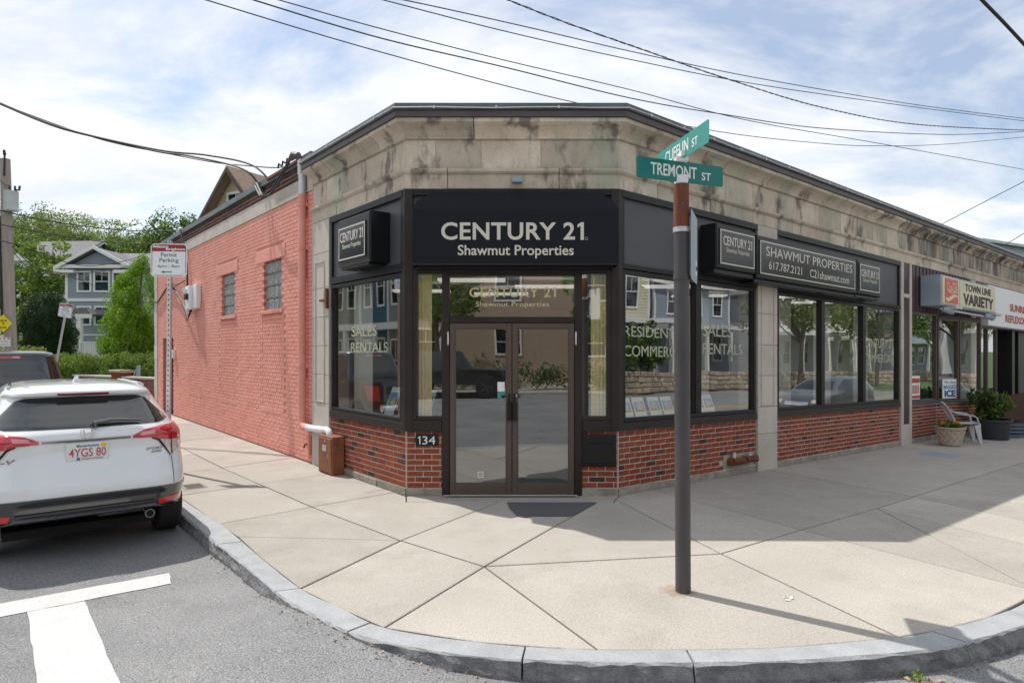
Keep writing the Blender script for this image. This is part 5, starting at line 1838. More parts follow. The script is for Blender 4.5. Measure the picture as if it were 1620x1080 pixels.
# ================================================================== street name post
PB = Vector((1.275, 4.87, 0))
t = thing('street_name_post', 'dark grey steel post with rusty top carrying two street name signs', 'sign post', PB)
top = PB + Vector((-.015, 0, 3.03))
mb = MB(); mb.tube([PB + Vector((0, 0, -.02)), PB.lerp(top, .5), PB.lerp(top, .885)], .0565, 24); mb.build('post', 'pole_paint', t, smooth=40)
mb = MB(); mb.tube([PB.lerp(top, .885), PB.lerp(top, .95), top], .0567, 24); mb.build('rusty_top', 'rust', t, smooth=40)
for z in (.888, .772):
    mb = MB(); mb.tube([PB.lerp(top, z - .006), PB.lerp(top, z + .006)], .0615, 24); mb.build('clamp_band', 'galvanised' if z > .8 else 'pole_paint', t, smooth=40)
mb = MB(); mb.tube([top, top + Vector((0, 0, .02))], .05, 12); mb.box(lambda a, b, c: top + Vector((a, b, c)), -.05, .05, -.016, .016, .02, .07)
mb.build('bracket', 'box_white', t)
mb = MB(); mb.box(lambda a, b, c: top + Vector((a, b, c)), -.045, .045, -.04, .04, .165, .20); mb.box(lambda a, b, c: top + Vector((a, b, c)), -.016, .016, -.07, .07, .195, .235); mb.build('bracket', 'box_white', t)


def blade(name, label, cen, dr, nr, hw0, hw1, z0, z1, m, body, tx0, tx1, second, group):
    """flat street name blade along dr; readable from the side of nr"""
    o_ = cen
    fn = lambda a, b, c: o_ + dr * a + nr * b + Vector((0, 0, c))
    tt = thing(name, label, 'street sign', fn(0, 0, z0), group)
    k = .012
    poly = [(-hw0 + k, z0), (hw1 - k, z0), (hw1, z0 + k), (hw1, z1 - k), (hw1 - k, z1), (-hw0 + k, z1), (-hw0, z1 - k), (-hw0, z0 + k)]
    mb = MB(); mb.prism(fn, poly, -.0015, .0015); mb.build('blade', m, tt)
    h = z1 - z0
    for sgn in (1, -1):
        f2 = (lambda a, b, c: fn(a, b, c)) if sgn > 0 else (lambda a, b, c: fn(-a, -b, c))
        text_obj('lettering', body, f2, tx0, tx1, z0 + h * .22, z0 + h * .80, .002, .0035, 'white_vinyl', tt, .012)
        text_obj('lettering', 'ST', f2, second[0], second[1], z0 + h * .22, z0 + h * .60, .002, .0035, 'white_vinyl', tt, .012)
    return tt


dT = Vector((.927, .375, 0)).normalized(); nT = Vector((.375, -.927, 0)).normalized()
blade('street_sign', 'dark green street sign reading TREMONT ST atop the post', Vector((top.x, top.y, 0)), dT, nT, .39, .385, 3.045, 3.20, 'sign_green', 'TREMONT', -.27, .14, (.185, .27), 'street name signs')
dG = Vector((.20, -.98, 0)).normalized(); nG = Vector((-.98, -.20, 0)).normalized()
blade('street_sign', 'upper pale green street sign reading CUFFLIN ST, crossing above the other blade', Vector((top.x, top.y, 0)), dG, nG, .42, .42, 3.215, 3.375, 'sign_green_pale', 'CUFFLIN', -.27, .12, (.175, .265), 'street name signs')

# edge-on regulation sign strapped to the post
dS = Vector((.36, .933, 0)).normalized(); nS = Vector((.933, -.36, 0)).normalized()
o_ = PB + Vector((.075, .02, 0))
fn = lambda a, b, c: o_ + dS * a + nS * b + Vector((0, 0, c))
t = thing('regulation_sign', 'aluminium road sign seen nearly edge on, strapped to the dark post', 'road sign', fn(.15, 0, 2.33))
k = .03
mb = MB(); mb.prism(fn, [(-.10 + k, 2.32), (.36 - k, 2.32), (.36, 2.32 + k), (.36, 2.84 - k), (.36 - k, 2.84), (-.10 + k, 2.84), (-.10, 2.84 - k), (-.10, 2.32 + k)], -.0015, .0015); mb.build('plate', 'sign_metal', t)
mb = MB(); mb.prism(fn, [(-.09 + k, 2.33), (.35 - k, 2.33), (.35, 2.33 + k), (.35, 2.83 - k), (.35 - k, 2.83), (-.09 + k, 2.83), (-.09, 2.83 - k), (-.09, 2.33 + k)], -.003, -.002); mb.build('face', 'sign_white', t)
mb = MB()
for k in range(20):
    a0, a1 = 2 * math.pi * k / 20, 2 * math.pi * (k + 1) / 20
    mb.add([fn(.28, .002, 2.44), fn(.28 + .06 * math.cos(a0), .002, 2.44 + .06 * math.sin(a0)), fn(.28 + .06 * math.cos(a1), .002, 2.44 + .06 * math.sin(a1))], [(0, 1, 2)])
mb.build('sticker', 'white_vinyl', t, recalc=False)
text_obj('sticker_print', 'dbs', fn, .235, .325, 2.42, 2.465, .003, .004, 'black_ink', t, .03)
for z in (2.70, 2.36):
    mb = MB(); mb.box(fn, -.03, .03, -.06, -.004, z, z + .035); mb.build('strap', 'galvanised', t)

# ================================================================== parking signs
def parking_sign(label, foot, head, w_, h_, yaw, group, zb):
    """perforated steel post from foot to head carrying a permit parking plate"""
    foot, head = Vector(foot), Vector(head)
    t = thing('parking_sign', label, 'parking sign', foot, group)
    ax = (head - foot).normalized()
    dr = Vector((math.cos(yaw), math.sin(yaw), 0))
    dr = (dr - ax * dr.dot(ax)).normalized()
    nr = dr.cross(ax).normalized()
    if nr.y > 0:
        nr = -nr
    fn = lambda a, b, c: foot + dr * a + nr * b + ax * c
    L = (head - foot).length
    mb = MB()
    s = .026
    for p in ((-s, -s + .004, -s, s), (s - .004, s, -s, s)):
        mb.box(fn, p[0], p[1], p[2], p[3], -.02, L)
    mb.box(fn, -s + .004, s - .004, -s, -s + .004, -.02, L)
    n = int(L / .075)
    mb.box(fn, -s + .004, -.009, s - .004, s, -.02, L); mb.box(fn, .009, s - .004, s - .004, s, -.02, L)
    for k in range(n):                                   # front web between the punched holes
        z = k * .075
        mb.box(fn, -.009, .009, s - .0042, s - .0002, z, z + .054)
    po = mb.build('post', 'galvanised', t)
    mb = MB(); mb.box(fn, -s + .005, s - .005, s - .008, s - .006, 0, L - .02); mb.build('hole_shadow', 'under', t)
    z0, z1 = zb, zb + h_
    k = .04
    rc = lambda e: [(-w_ / 2 + k + e * .3, z0 + e), (w_ / 2 - k - e * .3, z0 + e), (w_ / 2 - e, z0 + k + e * .3), (w_ / 2 - e, z1 - k - e * .3), (w_ / 2 - k - e * .3, z1 - e), (-w_ / 2 + k + e * .3, z1 - e), (-w_ / 2 + e, z1 - k - e * .3), (-w_ / 2 + e, z0 + k + e * .3)]
    mb = MB(); mb.prism(fn, rc(0), s + .002, s + .005); po_ = mb.build('plate', 'sign_white', t)
    mb = MB()
    b = .008; e = .014
    for p, q, r_, s_ in ((-w_ / 2 + e, -w_ / 2 + e + b, z0 + .05, z1 - .05), (w_ / 2 - e - b, w_ / 2 - e, z0 + .05, z1 - .05), (-w_ / 2 + .05, w_ / 2 - .05, z0 + e, z0 + e + b)):
        mb.box(fn, p, q, s + .004, s + .0065, r_, s_)
    mb.prism(fn, [(-w_ / 2 + e, z1 - h_ * .235), (w_ / 2 - e, z1 - h_ * .235), (w_ / 2 - e, z1 - .04), (w_ / 2 - .045, z1 - e), (-w_ / 2 + .045, z1 - e), (-w_ / 2 + e, z1 - .04)], s + .004, s + .0065)
    mb.build('border', 'maroon', po_)
    f3 = lambda a, b_, c: fn(a, s + b_, c)
    text_obj('lettering', 'Allston', f3, -w_ * .45, -w_ * .02, z1 - h_ * .13, z1 - h_ * .045, .007, .009, 'white_vinyl', po_, .02)
    text_obj('lettering', 'Brighton', f3, -w_ * .08, w_ * .45, z1 - h_ * .225, z1 - h_ * .125, .007, .009, 'white_vinyl', po_, .02)
    text_obj('lettering', 'Permit', f3, -w_ * .22, w_ * .22, z1 - h_ * .40, z1 - h_ * .27, .005, .007, 'green_ink', po_, .006)
    text_obj('lettering', 'Parking', f3, -w_ * .26, w_ * .27, z1 - h_ * .60, z1 - h_ * .44, .005, .007, 'green_ink', po_, .006)
    text_obj('lettering', '6pm - 8am', f3, -w_ * .30, w_ * .30, z1 - h_ * .745, z1 - h_ * .64, .005, .007, 'green_ink', po_, .0)
    mb = MB()
    zc = z0 + h_ * .14
    mb.prism(f3, [(-w_ * .21, zc), (-w_ * .13, zc + h_ * .045), (-w_ * .13, zc + h_ * .015), (w_ * .09, zc + h_ * .015), (w_ * .09, zc - h_ * .015), (-w_ * .13, zc - h_ * .015), (-w_ * .13, zc - h_ * .045)], .005, .007)
    mb.build('arrow', 'green_ink', po_)
    return t


parking_sign('nearer Permit Parking sign on a straight perforated steel post by the white car', (-5.13, 9.75, 0), (-5.10, 9.75, 3.42), .535, .49, .02, 'permit parking signs', 2.885)
parking_sign('distant Permit Parking sign on a leaning post in front of the dark yew', (-15.75, 22.2, -.1), (-15.08, 22.2, 3.45), .50, .47, -.08, 'permit parking signs', 3.05)

# ================================================================== cars
def car_ring(z, yr, yf, wd, n):
    yc, b = (yr + yf) / 2, (yf - yr) / 2
    pts = []
    NS = 25
    rear = []
    for i in range(NS):
        s = -1 + 2 * i / (NS - 1)
        x = wd * math.sin(math.pi / 2 * s) * .9985
        rear.append((x, yc - b * (1 - abs(x / wd) ** n) ** (1 / n)))
    pts += rear
    for q in (-.42, -.2, 0, .2, .42):
        pts.append((wd * (1 - abs(q) ** n) ** (1 / n), yc + b * q))
    front = []
    for i in range(NS):
        s = 1 - 2 * i / (NS - 1)
        x = wd * math.sin(math.pi / 2 * s) * .9985
        front.append((x, yc + b * (1 - abs(x / wd) ** n) ** (1 / n)))
    pts += front
    for q in (.42, .2, 0, -.2, -.42):
        pts.append((-wd * (1 - abs(q) ** n) ** (1 / n), yc + b * q))
    return [(x, y, z) for x, y in pts]


def interp(tab, z, k):
    for i in range(len(tab) - 1):
        if tab[i][0] <= z <= tab[i + 1][0]:
            f = (z - tab[i][0]) / (tab[i + 1][0] - tab[i][0])
            p0 = tab[max(i - 1, 0)][k]; p1 = tab[i][k]; p2 = tab[i + 1][k]; p3 = tab[min(i + 2, len(tab) - 1)][k]
            m1 = (p2 - p0) / 2; m2 = (p3 - p1) / 2
            if (p2 - p1) * m1 < 0: m1 = 0
            if (p2 - p1) * m2 < 0: m2 = 0
            m1 = max(-abs(p2 - p1) * 2, min(abs(p2 - p1) * 2, m1)); m2 = max(-abs(p2 - p1) * 2, min(abs(p2 - p1) * 2, m2))
            return (2 * f ** 3 - 3 * f ** 2 + 1) * p1 + (f ** 3 - 2 * f ** 2 + f) * m1 + (-2 * f ** 3 + 3 * f ** 2) * p2 + (f ** 3 - f ** 2) * m2
    return tab[-1][k]


# z, rear y, front y, half width, corner exponent
HRV = [(0.3, 0.7, 4.0, 0.76, 7.25), (0.345, 0.42, 4.16, 0.8, 7.54), (0.395, 0.1, 4.22, 0.855, 7.83), (0.44, 0.05, 4.26, 0.865, 7.83), (0.54, 0.03, 4.31, 0.885, 8.12), (0.62, 0.005, 4.32, 0.893, 8.12), (0.7, 0.012, 4.3, 0.896, 7.97), (0.8, 0.045, 4.25, 0.897, 7.54), (0.9, 0.085, 4.14, 0.893, 7.25), (1.0, 0.105, 3.86, 0.885, 6.96), (1.06, 0.098, 3.42, 0.875, 6.67), (1.12, 0.085, 3.22, 0.858, 6.38), (1.165, 0.105, 3.14, 0.835, 5.38), (1.2, 0.145, 3.08, 0.81, 5.25), (1.26, 0.215, 2.98, 0.775, 5.25), (1.36, 0.335, 2.78, 0.715, 5.5), (1.44, 0.425, 2.62, 0.665, 5.75), (1.482, 0.46, 2.52, 0.64, 5.75), (1.492, 0.405, 2.5, 0.63, 5.75), (1.515, 0.395, 2.44, 0.612, 5.5), (1.54, 0.425, 2.36, 0.585, 5.25), (1.565, 0.56, 2.25, 0.535, 4.5), (1.585, 0.82, 2.05, 0.45, 3.75), (1.598, 1.12, 1.8, 0.31, 3.25)]


class Car:
    def __init__(s, root, origin, heading, tab, n_z, z_from):
        s.root = root
        s.o = Vector(origin)
        s.h = Vector(heading).normalized(); s.r = Vector((s.h.y, -s.h.x, 0))
        s.tab = tab
        zs_ = [z_from + (tab[-1][0] - z_from) * i / n_z for i in range(n_z + 1)] + [r[0] for r in tab if r[0] >= z_from]
        zs_ = sorted(set(round(z, 4) for z in zs_))
        s.rings = [car_ring(z, *[interp(tab, z, k) for k in (1, 2, 3, 4)]) for z in zs_]
        n = len(s.rings[0])
        s.v = [p for r in s.rings for p in r]
        s.f = []
        for i in range(len(s.rings) - 1):
            for k in range(n):
                k2 = (k + 1) % n
                s.f.append((i * n + k, i * n + k2, (i + 1) * n + k2, (i + 1) * n + k))
        s.f.append(tuple((len(s.rings) - 1) * n + k for k in range(n)))
        s.f.append(tuple(range(n - 1, -1, -1)))
        s.bvh = BVHTree.FromPolygons([Vector(p) for p in s.v], s.f)

    def W(s, x, y, z):
        return s.o + s.r * x + s.h * y + Vector((0, 0, z))

    def body(s, m, name='body'):
        mb = MB(); mb.add([s.W(*p) for p in s.v], s.f)
        return mb.build(name, m, s.root, smooth=50)

    def hit(s, x, z, mode='rear', off=0.0):
        if mode == 'rear':
            o, d = Vector((x, -2, z)), Vector((0, 1, 0))
        elif mode == 'right':
            o, d = Vector((3, x, z)), Vector((-1, 0, 0))
        elif mode == 'left':
            o, d = Vector((-3, x, z)), Vector((1, 0, 0))
        elif mode == 'front':
            o, d = Vector((x, 8, z)), Vector((0, -1, 0))
        else:
            o, d = Vector((x, z, 4)), Vector((0, 0, -1))
        loc, nr, _, _ = s.bvh.ray_cast(o, d)
        if loc is None:
            return None
        if nr.dot(d) > 0:
            nr = -nr
        return loc + nr * off

    def patch(s, name, m, top, bot, nu=24, nv=8, off=.004, mode='rear', parent=None, deep=.02):
        """surface strip between two polylines given in the projection plane, laid on the body"""
        def rs(ps, n):
            L = [0]
            for i in range(len(ps) - 1):
                L.append(L[-1] + math.hypot(ps[i + 1][0] - ps[i][0], ps[i + 1][1] - ps[i][1]))
            out = []
            for k in range(n):
                d = L[-1] * k / (n - 1)
                for i in range(len(ps) - 1):
                    if d <= L[i + 1] + 1e-9:
                        f = (d - L[i]) / max(L[i + 1] - L[i], 1e-9)
                        out.append((ps[i][0] + (ps[i + 1][0] - ps[i][0]) * f, ps[i][1] + (ps[i + 1][1] - ps[i][1]) * f)); break
            return out
        a, b = rs(top, nu), rs(bot, nu)
        P = []
        for j in range(nv):
            for i in range(nu):
                f = j / (nv - 1)
                x, z = a[i][0] + (b[i][0] - a[i][0]) * f, a[i][1] + (b[i][1] - a[i][1]) * f
                h = s.hit(x, z, mode, off)
                if h is None:
                    h = P[-1] if P else Vector((x, 0, z))
                P.append(h)
        fs = []
        for j in range(nv - 1):
            for i in range(nu - 1):
                q = j * nu + i
                fs.append((q, q + 1, q + nu + 1, q + nu))
        # skirt back into the body
        dv = {'rear': Vector((0, 1, 0)), 'right': Vector((-1, 0, 0)), 'left': Vector((1, 0, 0)), 'front': Vector((0, -1, 0)), 'top': Vector((0, 0, -1))}[mode] * deep
        edge = list(range(nu)) + [j * nu + nu - 1 for j in range(1, nv)] + [(nv - 1) * nu + i for i in range(nu - 2, -1, -1)] + [j * nu for j in range(nv - 2, 0, -1)]
        o = len(P)
        P += [P[e] + dv for e in edge]
        for i in range(len(edge)):
            j = (i + 1) % len(edge)
            fs.append((edge[i], edge[j], o + j, o + i))
        mb = MB(); mb.add([s.W(*p) for p in P], fs)
        return mb.build(name, m, parent or s.root, smooth=50)

    def wheel(s, x, y, R=.335, wd=.215, rim='dark_chrome'):
        sg = 1 if x > 0 else -1
        ax = [(x - sg * wd / 2), (x + sg * wd / 2)]
        prof = [(R * .62, 0), (R * .93, .0), (R * .985, .02), (R, .05), (R, wd - .05), (R * .985, wd - .02), (R * .93, wd), (R * .62, wd)]
        n = 40
        mb = MB()
        vs_ = []
        for r, q in prof:
            for k in range(n):
                a = 2 * math.pi * k / n
                vs_.append(s.W(ax[0] + sg * q, y + r * math.cos(a), R + r * math.sin(a)))
        fs = []
        for i in range(len(prof) - 1):
            for k in range(n):
                k2 = (k + 1) % n
                fs.append((i * n + k, i * n + k2, (i + 1) * n + k2, (i + 1) * n + k))
        fs.append(tuple(range(n))); fs.append(tuple((len(prof) - 1) * n + k for k in range(n)))
        mb.add(vs_, fs)
        wh = mb.build('wheel', 'tyre', s.root, smooth=40)
        mb = MB()          # tread grooves
        for q in (.06, .095, .13, .165):
            for k in range(n):
                a0, a1 = 2 * math.pi * k / n, 2 * math.pi * (k + 1) / n
                mb.add([s.W(ax[0] + sg * (q - .004), y + (R + .0015) * math.cos(a0), R + (R + .0015) * math.sin(a0)), s.W(ax[0] + sg * (q + .004), y + (R + .0015) * math.cos(a0), R + (R + .0015) * math.sin(a0)),
                        s.W(ax[0] + sg * (q + .004), y + (R + .0015) * math.cos(a1), R + (R + .0015) * math.sin(a1)), s.W(ax[0] + sg * (q - .004), y + (R + .0015) * math.cos(a1), R + (R + .0015) * math.sin(a1))], [(0, 1, 2, 3)])
        mb.build('tread_groove', 'under', wh, recalc=False)
        mb = MB()
        for k in range(5):
            a = 2 * math.pi * k / 5
            c, si = math.cos(a), math.sin(a)
            f = lambda p, q, w_: s.W(ax[1] + sg * w_, y + p * c - q * si, R + p * si + q * c)
            mb.add([f(.03, -.03, -.02), f(.03, .03, -.02), f(R * .63, .022, -.01), f(R * .63, -.022, -.01), f(.03, -.03, .006), f(.03, .03, .006), f(R * .63, .022, .004), f(R * .63, -.022, .004)],
                   [(0, 1, 2, 3), (4, 5, 6, 7), (0, 1, 5, 4), (1, 2, 6, 5), (2, 3, 7, 6), (3, 0, 4, 7)])
        mb.build('rim', rim, wh)
        return wh


CAR_O = Vector((-3.855, 5.955, -.125))
hd = Vector((-.628, .778, 0))
t = thing('parked_car', 'white compact SUV parked at the kerb, seen from behind', 'car', CAR_O + hd * 2.1)
car = Car(t, CAR_O, hd, HRV, 60, .30)
body = car.body('car_white')
# lower bumper skin in gloss black: same form, a little proud
low = [(z, y - .012, f + .01, w_ + .008, n) for z, y, f, w_, n in HRV if z <= .70]
lc = Car(t, CAR_O, hd, low, 22, .30)
lc.v = [p for p in lc.v]
keep = [i for i, r in enumerate(lc.rings) if r[0][2] <= .615]
nr_ = len(lc.rings[0])
mb = MB()
rg_ = [lc.rings[i] for i in keep]
vs_ = [lc.W(*p) for r in rg_ for p in r]
fs_ = []
for i in range(len(rg_) - 1):
    for k in range(nr_):
        k2 = (k + 1) % nr_
        fs_.append((i * nr_ + k, i * nr_ + k2, (i + 1) * nr_ + k2, (i + 1) * nr_ + k))
tp_ = [lc.W(p[0] * .985, p[1] + .02, p[2] + .004) for p in rg_[-1]]
o0 = len(vs_); vs_ += tp_
for k in range(nr_):
    k2 = (k + 1) % nr_
    fs_.append(((len(rg_) - 1) * nr_ + k, (len(rg_) - 1) * nr_ + k2, o0 + k2, o0 + k))
mb.add(vs_, fs_)
bump = mb.build('bumper', 'car_black', t, smooth=50)
lc.bvh = BVHTree.FromPolygons([Vector(p) for p in lc.v], lc.f)
lc.patch('chrome_strip', 'chrome', [(-.84, .425), (-.70, .405), (-.62, .408), (-.55, .442), (-.3, .435), (.3, .435), (.55, .442), (.62, .408), (.70, .405), (.84, .425)], [(-.84, .410), (-.70, .390), (-.62, .392), (-.55, .426), (-.3, .419), (.3, .419), (.55, .426), (.62, .392), (.70, .390), (.84, .410)], 50, 3, .008, parent=bump)
for sg in (-1, 1):
    lc.patch('reflector', 'reflector', [(sg * .57, .488), (sg * .78, .500)], [(sg * .585, .432), (sg * .80, .455)], 10, 4, .006, parent=bump)
    lc.patch('trim_line', 'under', [(sg * .0, .492), (sg * .54, .492)], [(sg * .0, .480), (sg * .54, .480)], 12, 3, .004, parent=bump)
# tailgate glass, wiper, lights
car.patch('rear_window', 'car_glass', [(-.53, 1.445), (-.45, 1.472), (0, 1.478), (.45, 1.472), (.53, 1.445)], [(-.715, 1.235), (-.62, 1.208), (0, 1.198), (.62, 1.208), (.715, 1.235)], 40, 14, .003)
car.patch('high_brake_light', 'tail_red_dark', [(-.21, 1.514), (.21, 1.514)], [(-.205, 1.494), (.205, 1.494)], 14, 4, .005)
wp = MB()
h0, h1, h2 = car.hit(.05, 1.215, off=.03), car.hit(.20, 1.235, off=.035), car.hit(.44, 1.225, off=.03)
wp.tube([car.W(*h0), car.W(*h1), car.W(*h2)], [.024, .016, .009], 8); wp.tube([car.W(*car.hit(.06, 1.195, off=.01)), car.W(*h0)], .03, 10)
wp.build('rear_wiper', 'car_black', t)
for sg in (-1, 1):
    q = lambda ps: [(sg * x, z) for x, z in ps]
    tl = car.patch('tail_light', 'tail_red', q([(.365, 1.108), (.46, 1.150), (.62, 1.175), (.76, 1.174), (.862, 1.150)]), q([(.365, 1.084), (.53, 1.078), (.60, 1.052), (.70, 1.040), (.872, 1.03)]), 30, 8, .010)
    car.patch('inner_lamp', 'tail_pink', q([(.44, 1.128), (.56, 1.142)]), q([(.42, 1.102), (.55, 1.108)]), 10, 4, .0125, parent=tl)
    car.patch('reversing_lamp', 'tail_clear', q([(.605, 1.050), (.70, 1.038), (.872, 1.028)]), q([(.688, .905), (.708, .895), (.86, .985)]), 16, 8, .010, parent=tl)
    car.patch('lamp_rim', 'under', q([(.53, 1.078), (.598, 1.052), (.685, .905)]), q([(.53, 1.066), (.586, 1.038), (.695, .878)]), 16, 3, .011, parent=tl)
    car.patch('lamp_divider', 'tail_red_dark', q([(.700, 1.172), (.710, 1.172)]), q([(.700, .895), (.710, .895)]), 4, 10, .0135, parent=tl)
    car.patch('panel_gap', 'under', q([(.702, .885), (.708, .885)]), q([(.712, .625), (.718, .625)]), 3, 12, .0015, deep=.003)
    car.patch('side_window', 'car_glass', [(.75, 1.42), (1.4, 1.50), (2.2, 1.48), (2.75, 1.26)], [(.62, 1.17), (1.2, 1.13), (2.2, 1.10), (2.95, 1.12)], 30, 8, .003, mode='right' if sg > 0 else 'left')
    mb = MB(); pa = [car.hit(sg * (.56 - .01 * k), y, 'top', .012) for k, y in enumerate((.80, .9, 1.2, 1.7, 2.1))]
    mb.tube([car.W(*p) for p in pa], .013, 8); mb.build('roof_rail', 'chrome', t, smooth=40)
car.patch('chrome_garnish', 'dark_chrome', [(-.345, 1.104), (0, 1.102), (.345, 1.104)], [(-.345, 1.086), (0, 1.084), (.345, 1.086)], 24, 3, .008)
car.patch('bumper_lamp', 'tail_clear', [(-.50, .555), (-.36, .56)], [(-.50, .52), (-.36, .525)], 6, 3, .006)
# fin aerial
mb = MB(); b0 = car.hit(.0, 1.05, 'top', 0)
mb.add([car.W(b0.x - .03, 1.0, b0.z - .01), car.W(b0.x + .03, 1.0, b0.z - .01), car.W(b0.x + .03, 1.16, b0.z - .01), car.W(b0.x - .03, 1.16, b0.z - .01), car.W(b0.x - .012, 1.01, b0.z + .065), car.W(b0.x + .012, 1.01, b0.z + .065), car.W(b0.x + .008, 1.05, b0.z + .055), car.W(b0.x - .008, 1.05, b0.z + .055)],
       [(0, 1, 2, 3), (4, 5, 6, 7), (0, 1, 5, 4), (1, 2, 6, 5), (2, 3, 7, 6), (3, 0, 4, 7)])
mb.build('roof_aerial', 'box_white', t)
# emblem: a framed H
yy = car.hit(0, 1.15, off=.012).y
E_ = lambda x, d, z: car.W(x, yy - d, z)
mb = MB()
for sg in (-1, 1):
    mb.prism(E_, [(sg * .030, 1.122), (sg * .015, 1.122), (sg * .021, 1.152), (sg * .024, 1.186), (sg * .040, 1.186), (sg * .034, 1.152)], .0, .008)
    mb.prism(E_, [(sg * .040, 1.115), (sg * .046, 1.118), (sg * .056, 1.155), (sg * .058, 1.185), (sg * .050, 1.194), (sg * .046, 1.190), (sg * .051, 1.182), (sg * .049, 1.155)], .0, .006)
mb.box(E_, -.021, .021, .0, .008, 1.147, 1.157); mb.box(E_, -.047, .047, .0, .006, 1.190, 1.195); mb.box(E_, -.04, .04, .0, .006, 1.113, 1.117)
mb.build('emblem', 'chrome', t)
# plate
yy2 = car.hit(0, 1.0, off=.012).y
Q_ = lambda x, d, z: car.W(x, yy2 - d, z)
mb = MB(); mb.rbox(Q_, -.168, .168, -.02, .012, .908, 1.075, .006); pl = mb.build('number_plate', 'plate_white', t)
text_obj('lettering', '4YGS 80', Q_, -.143, .143, .944, 1.022, .0125, .015, 'plate_red', pl, .004)
text_obj('lettering', 'Massachusetts', Q_, -.085, .09, 1.034, 1.058, .0125, .015, 'blue_ink', pl, .004)
text_obj('lettering', 'The Spirit of America', Q_, -.05, .12, .918, .934, .0125, .015, 'black_ink', pl, .0)
mb = MB(); mb.box(Q_, .105, .15, .0125, .014, 1.028, 1.06); mb.build('plate_sticker', 'plate_yellow', pl)
mb = MB(); mb.box(Q_, -.085, -.06, .0125, .014, .915, .938); mb.build('plate_sticker', 'blue_ink', pl)
hv = car.hit(-.62, .93, off=.0)
V_ = lambda x, d, z: car.W(x, car.hit(max(-.8, min(.8, x)), z, off=.0).y - d, z)
text_obj('model_badge', 'HR-V', V_, -.76, -.55, .925, .965, .0, .006, 'dark_chrome', t, .02, shear=.5)
text_obj('model_badge', 'SPORT', V_, .475, .625, .955, .978, .0, .005, 'dark_chrome', t, .02, shear=.5)
text_obj('model_badge', 'AWD', V_, .515, .610, .925, .947, .0, .005, 'dark_chrome', t, .02, shear=.5)
# exhaust, underside, wheels
mb = MB(); mb.tube([car.W(.53, .20, .315), car.W(.55, .65, .32)], .045, 14); mb.build('exhaust_tip', 'dark_chrome', t, smooth=40)
mb = MB(); mb.tube([car.W(.53, .198, .315), car.W(.53, .21, .315)], .034, 14); mb.build('exhaust_bore', 'under', t)
mb = MB(); mb.tube([car.W(.15, .75, .28), car.W(.55, .75, .28)], .09, 12); mb.build('silencer', 'galvanised', t, smooth=40)
mb = MB(); mb.box(lambda a, b, c: car.W(a, b, c), -.62, .62, .5, 3.9, .17, .25); mb.build('underbody', 'under', t)
for x in (-.775, .775):
    for y in (.80, 3.41):
        car.wheel(x, y)
        n = 17
        arc = [(y + .41 * math.cos(math.pi * k / n), .33 + .41 * math.sin(math.pi * k / n)) for k in range(n + 1)]
        car.patch('wheel_arch', 'under', arc, [(p, .27) for p, _ in arc], 24, 8, .002, mode='right' if x > 0 else 'left', deep=.004)

# pickup ahead of it
PKO = Vector((-8.12, 10.62, -.125))
TRK = [(.42, .0, 5.6, .92, 9), (.55, -.02, 5.7, .96, 9), (.9, .0, 5.72, .97, 9), (1.12, .03, 5.5, .95, 9), (1.18, .06, 5.35, .94, 9)]
CAB = [(1.10, 1.95, 4.5, .93, 8), (1.25, 1.97, 4.2, .90, 8), (1.45, 2.02, 3.95, .84, 7), (1.70, 2.10, 3.62, .77, 7), (1.80, 2.13, 3.45, .745, 6), (1.86, 2.18, 3.30, .70, 5), (1.895, 2.32, 3.1, .58, 4), (1.905, 2.5, 2.9, .4, 3)]
t = thing('pickup_truck', 'black pickup truck parked beyond the white car, only its cab top showing', 'pickup truck', PKO + hd * 2.8)
tk = Car(t, PKO, hd, TRK, 14, .42); tk.body('car_navy')
cb = Car(t, PKO, hd, CAB, 26, 1.10); cb.body('car_navy', 'cab')
cb.patch('rear_window', 'car_glass', [(-.70, 1.70), (.0, 1.72), (.70, 1.70)], [(-.80, 1.30), (0, 1.29), (.80, 1.30)], 24, 8, .004)
cb.patch('window_divider', 'car_black', [(-.12, 1.72), (-.08, 1.72)], [(-.12, 1.30), (-.08, 1.30)], 3, 8, .007)
cb.patch('high_brake_light', 'tail_red', [(-.28, 1.80), (.18, 1.80)], [(-.28, 1.755), (.18, 1.755)], 14, 4, .008)
cb.patch('cargo_lamp', 'tail_pink', [(.06, 1.796), (.17, 1.796)], [(.06, 1.76), (.17, 1.76)], 6, 3, .0105)
cb.patch('cargo_lamp', 'tail_pink', [(-.27, 1.796), (-.16, 1.796)], [(-.27, 1.76), (-.16, 1.76)], 6, 3, .0105)
mb = MB(); mb.tube([cb.W(-.25, 2.5, 1.89), cb.W(-.25, 2.5, 1.93)], .05, 10); mb.tube([cb.W(-.25, 2.5, 1.93), cb.W(-.22, 2.6, 2.12)], .012, 6); mb.tube([cb.W(-.36, 2.45, 1.92), cb.W(-.1, 2.45, 1.925)], .012, 6); mb.build('roof_beacon', 'car_black', t)
for sg in (-1, 1):
    tk.patch('tail_light', 'tail_red', [(sg * .82, 1.08), (sg * .94, 1.08)], [(sg * .82, .75), (sg * .94, .75)], 6, 6, .006)
    cb.patch('side_window', 'car_glass', [(2.25, 1.68), (3.4, 1.68)], [(2.15, 1.25), (3.9, 1.25)], 16, 6, .004, mode='right' if sg > 0 else 'left')
    for y in (.95, 4.55):
        tk.wheel(sg * .84, y, .39, .26)
mb = MB(); mb.tube([tk.W(-.85, -.06, .6), tk.W(.85, -.06, .6)], .09, 10); mb.build('bumper', 'chrome', t, smooth=40)
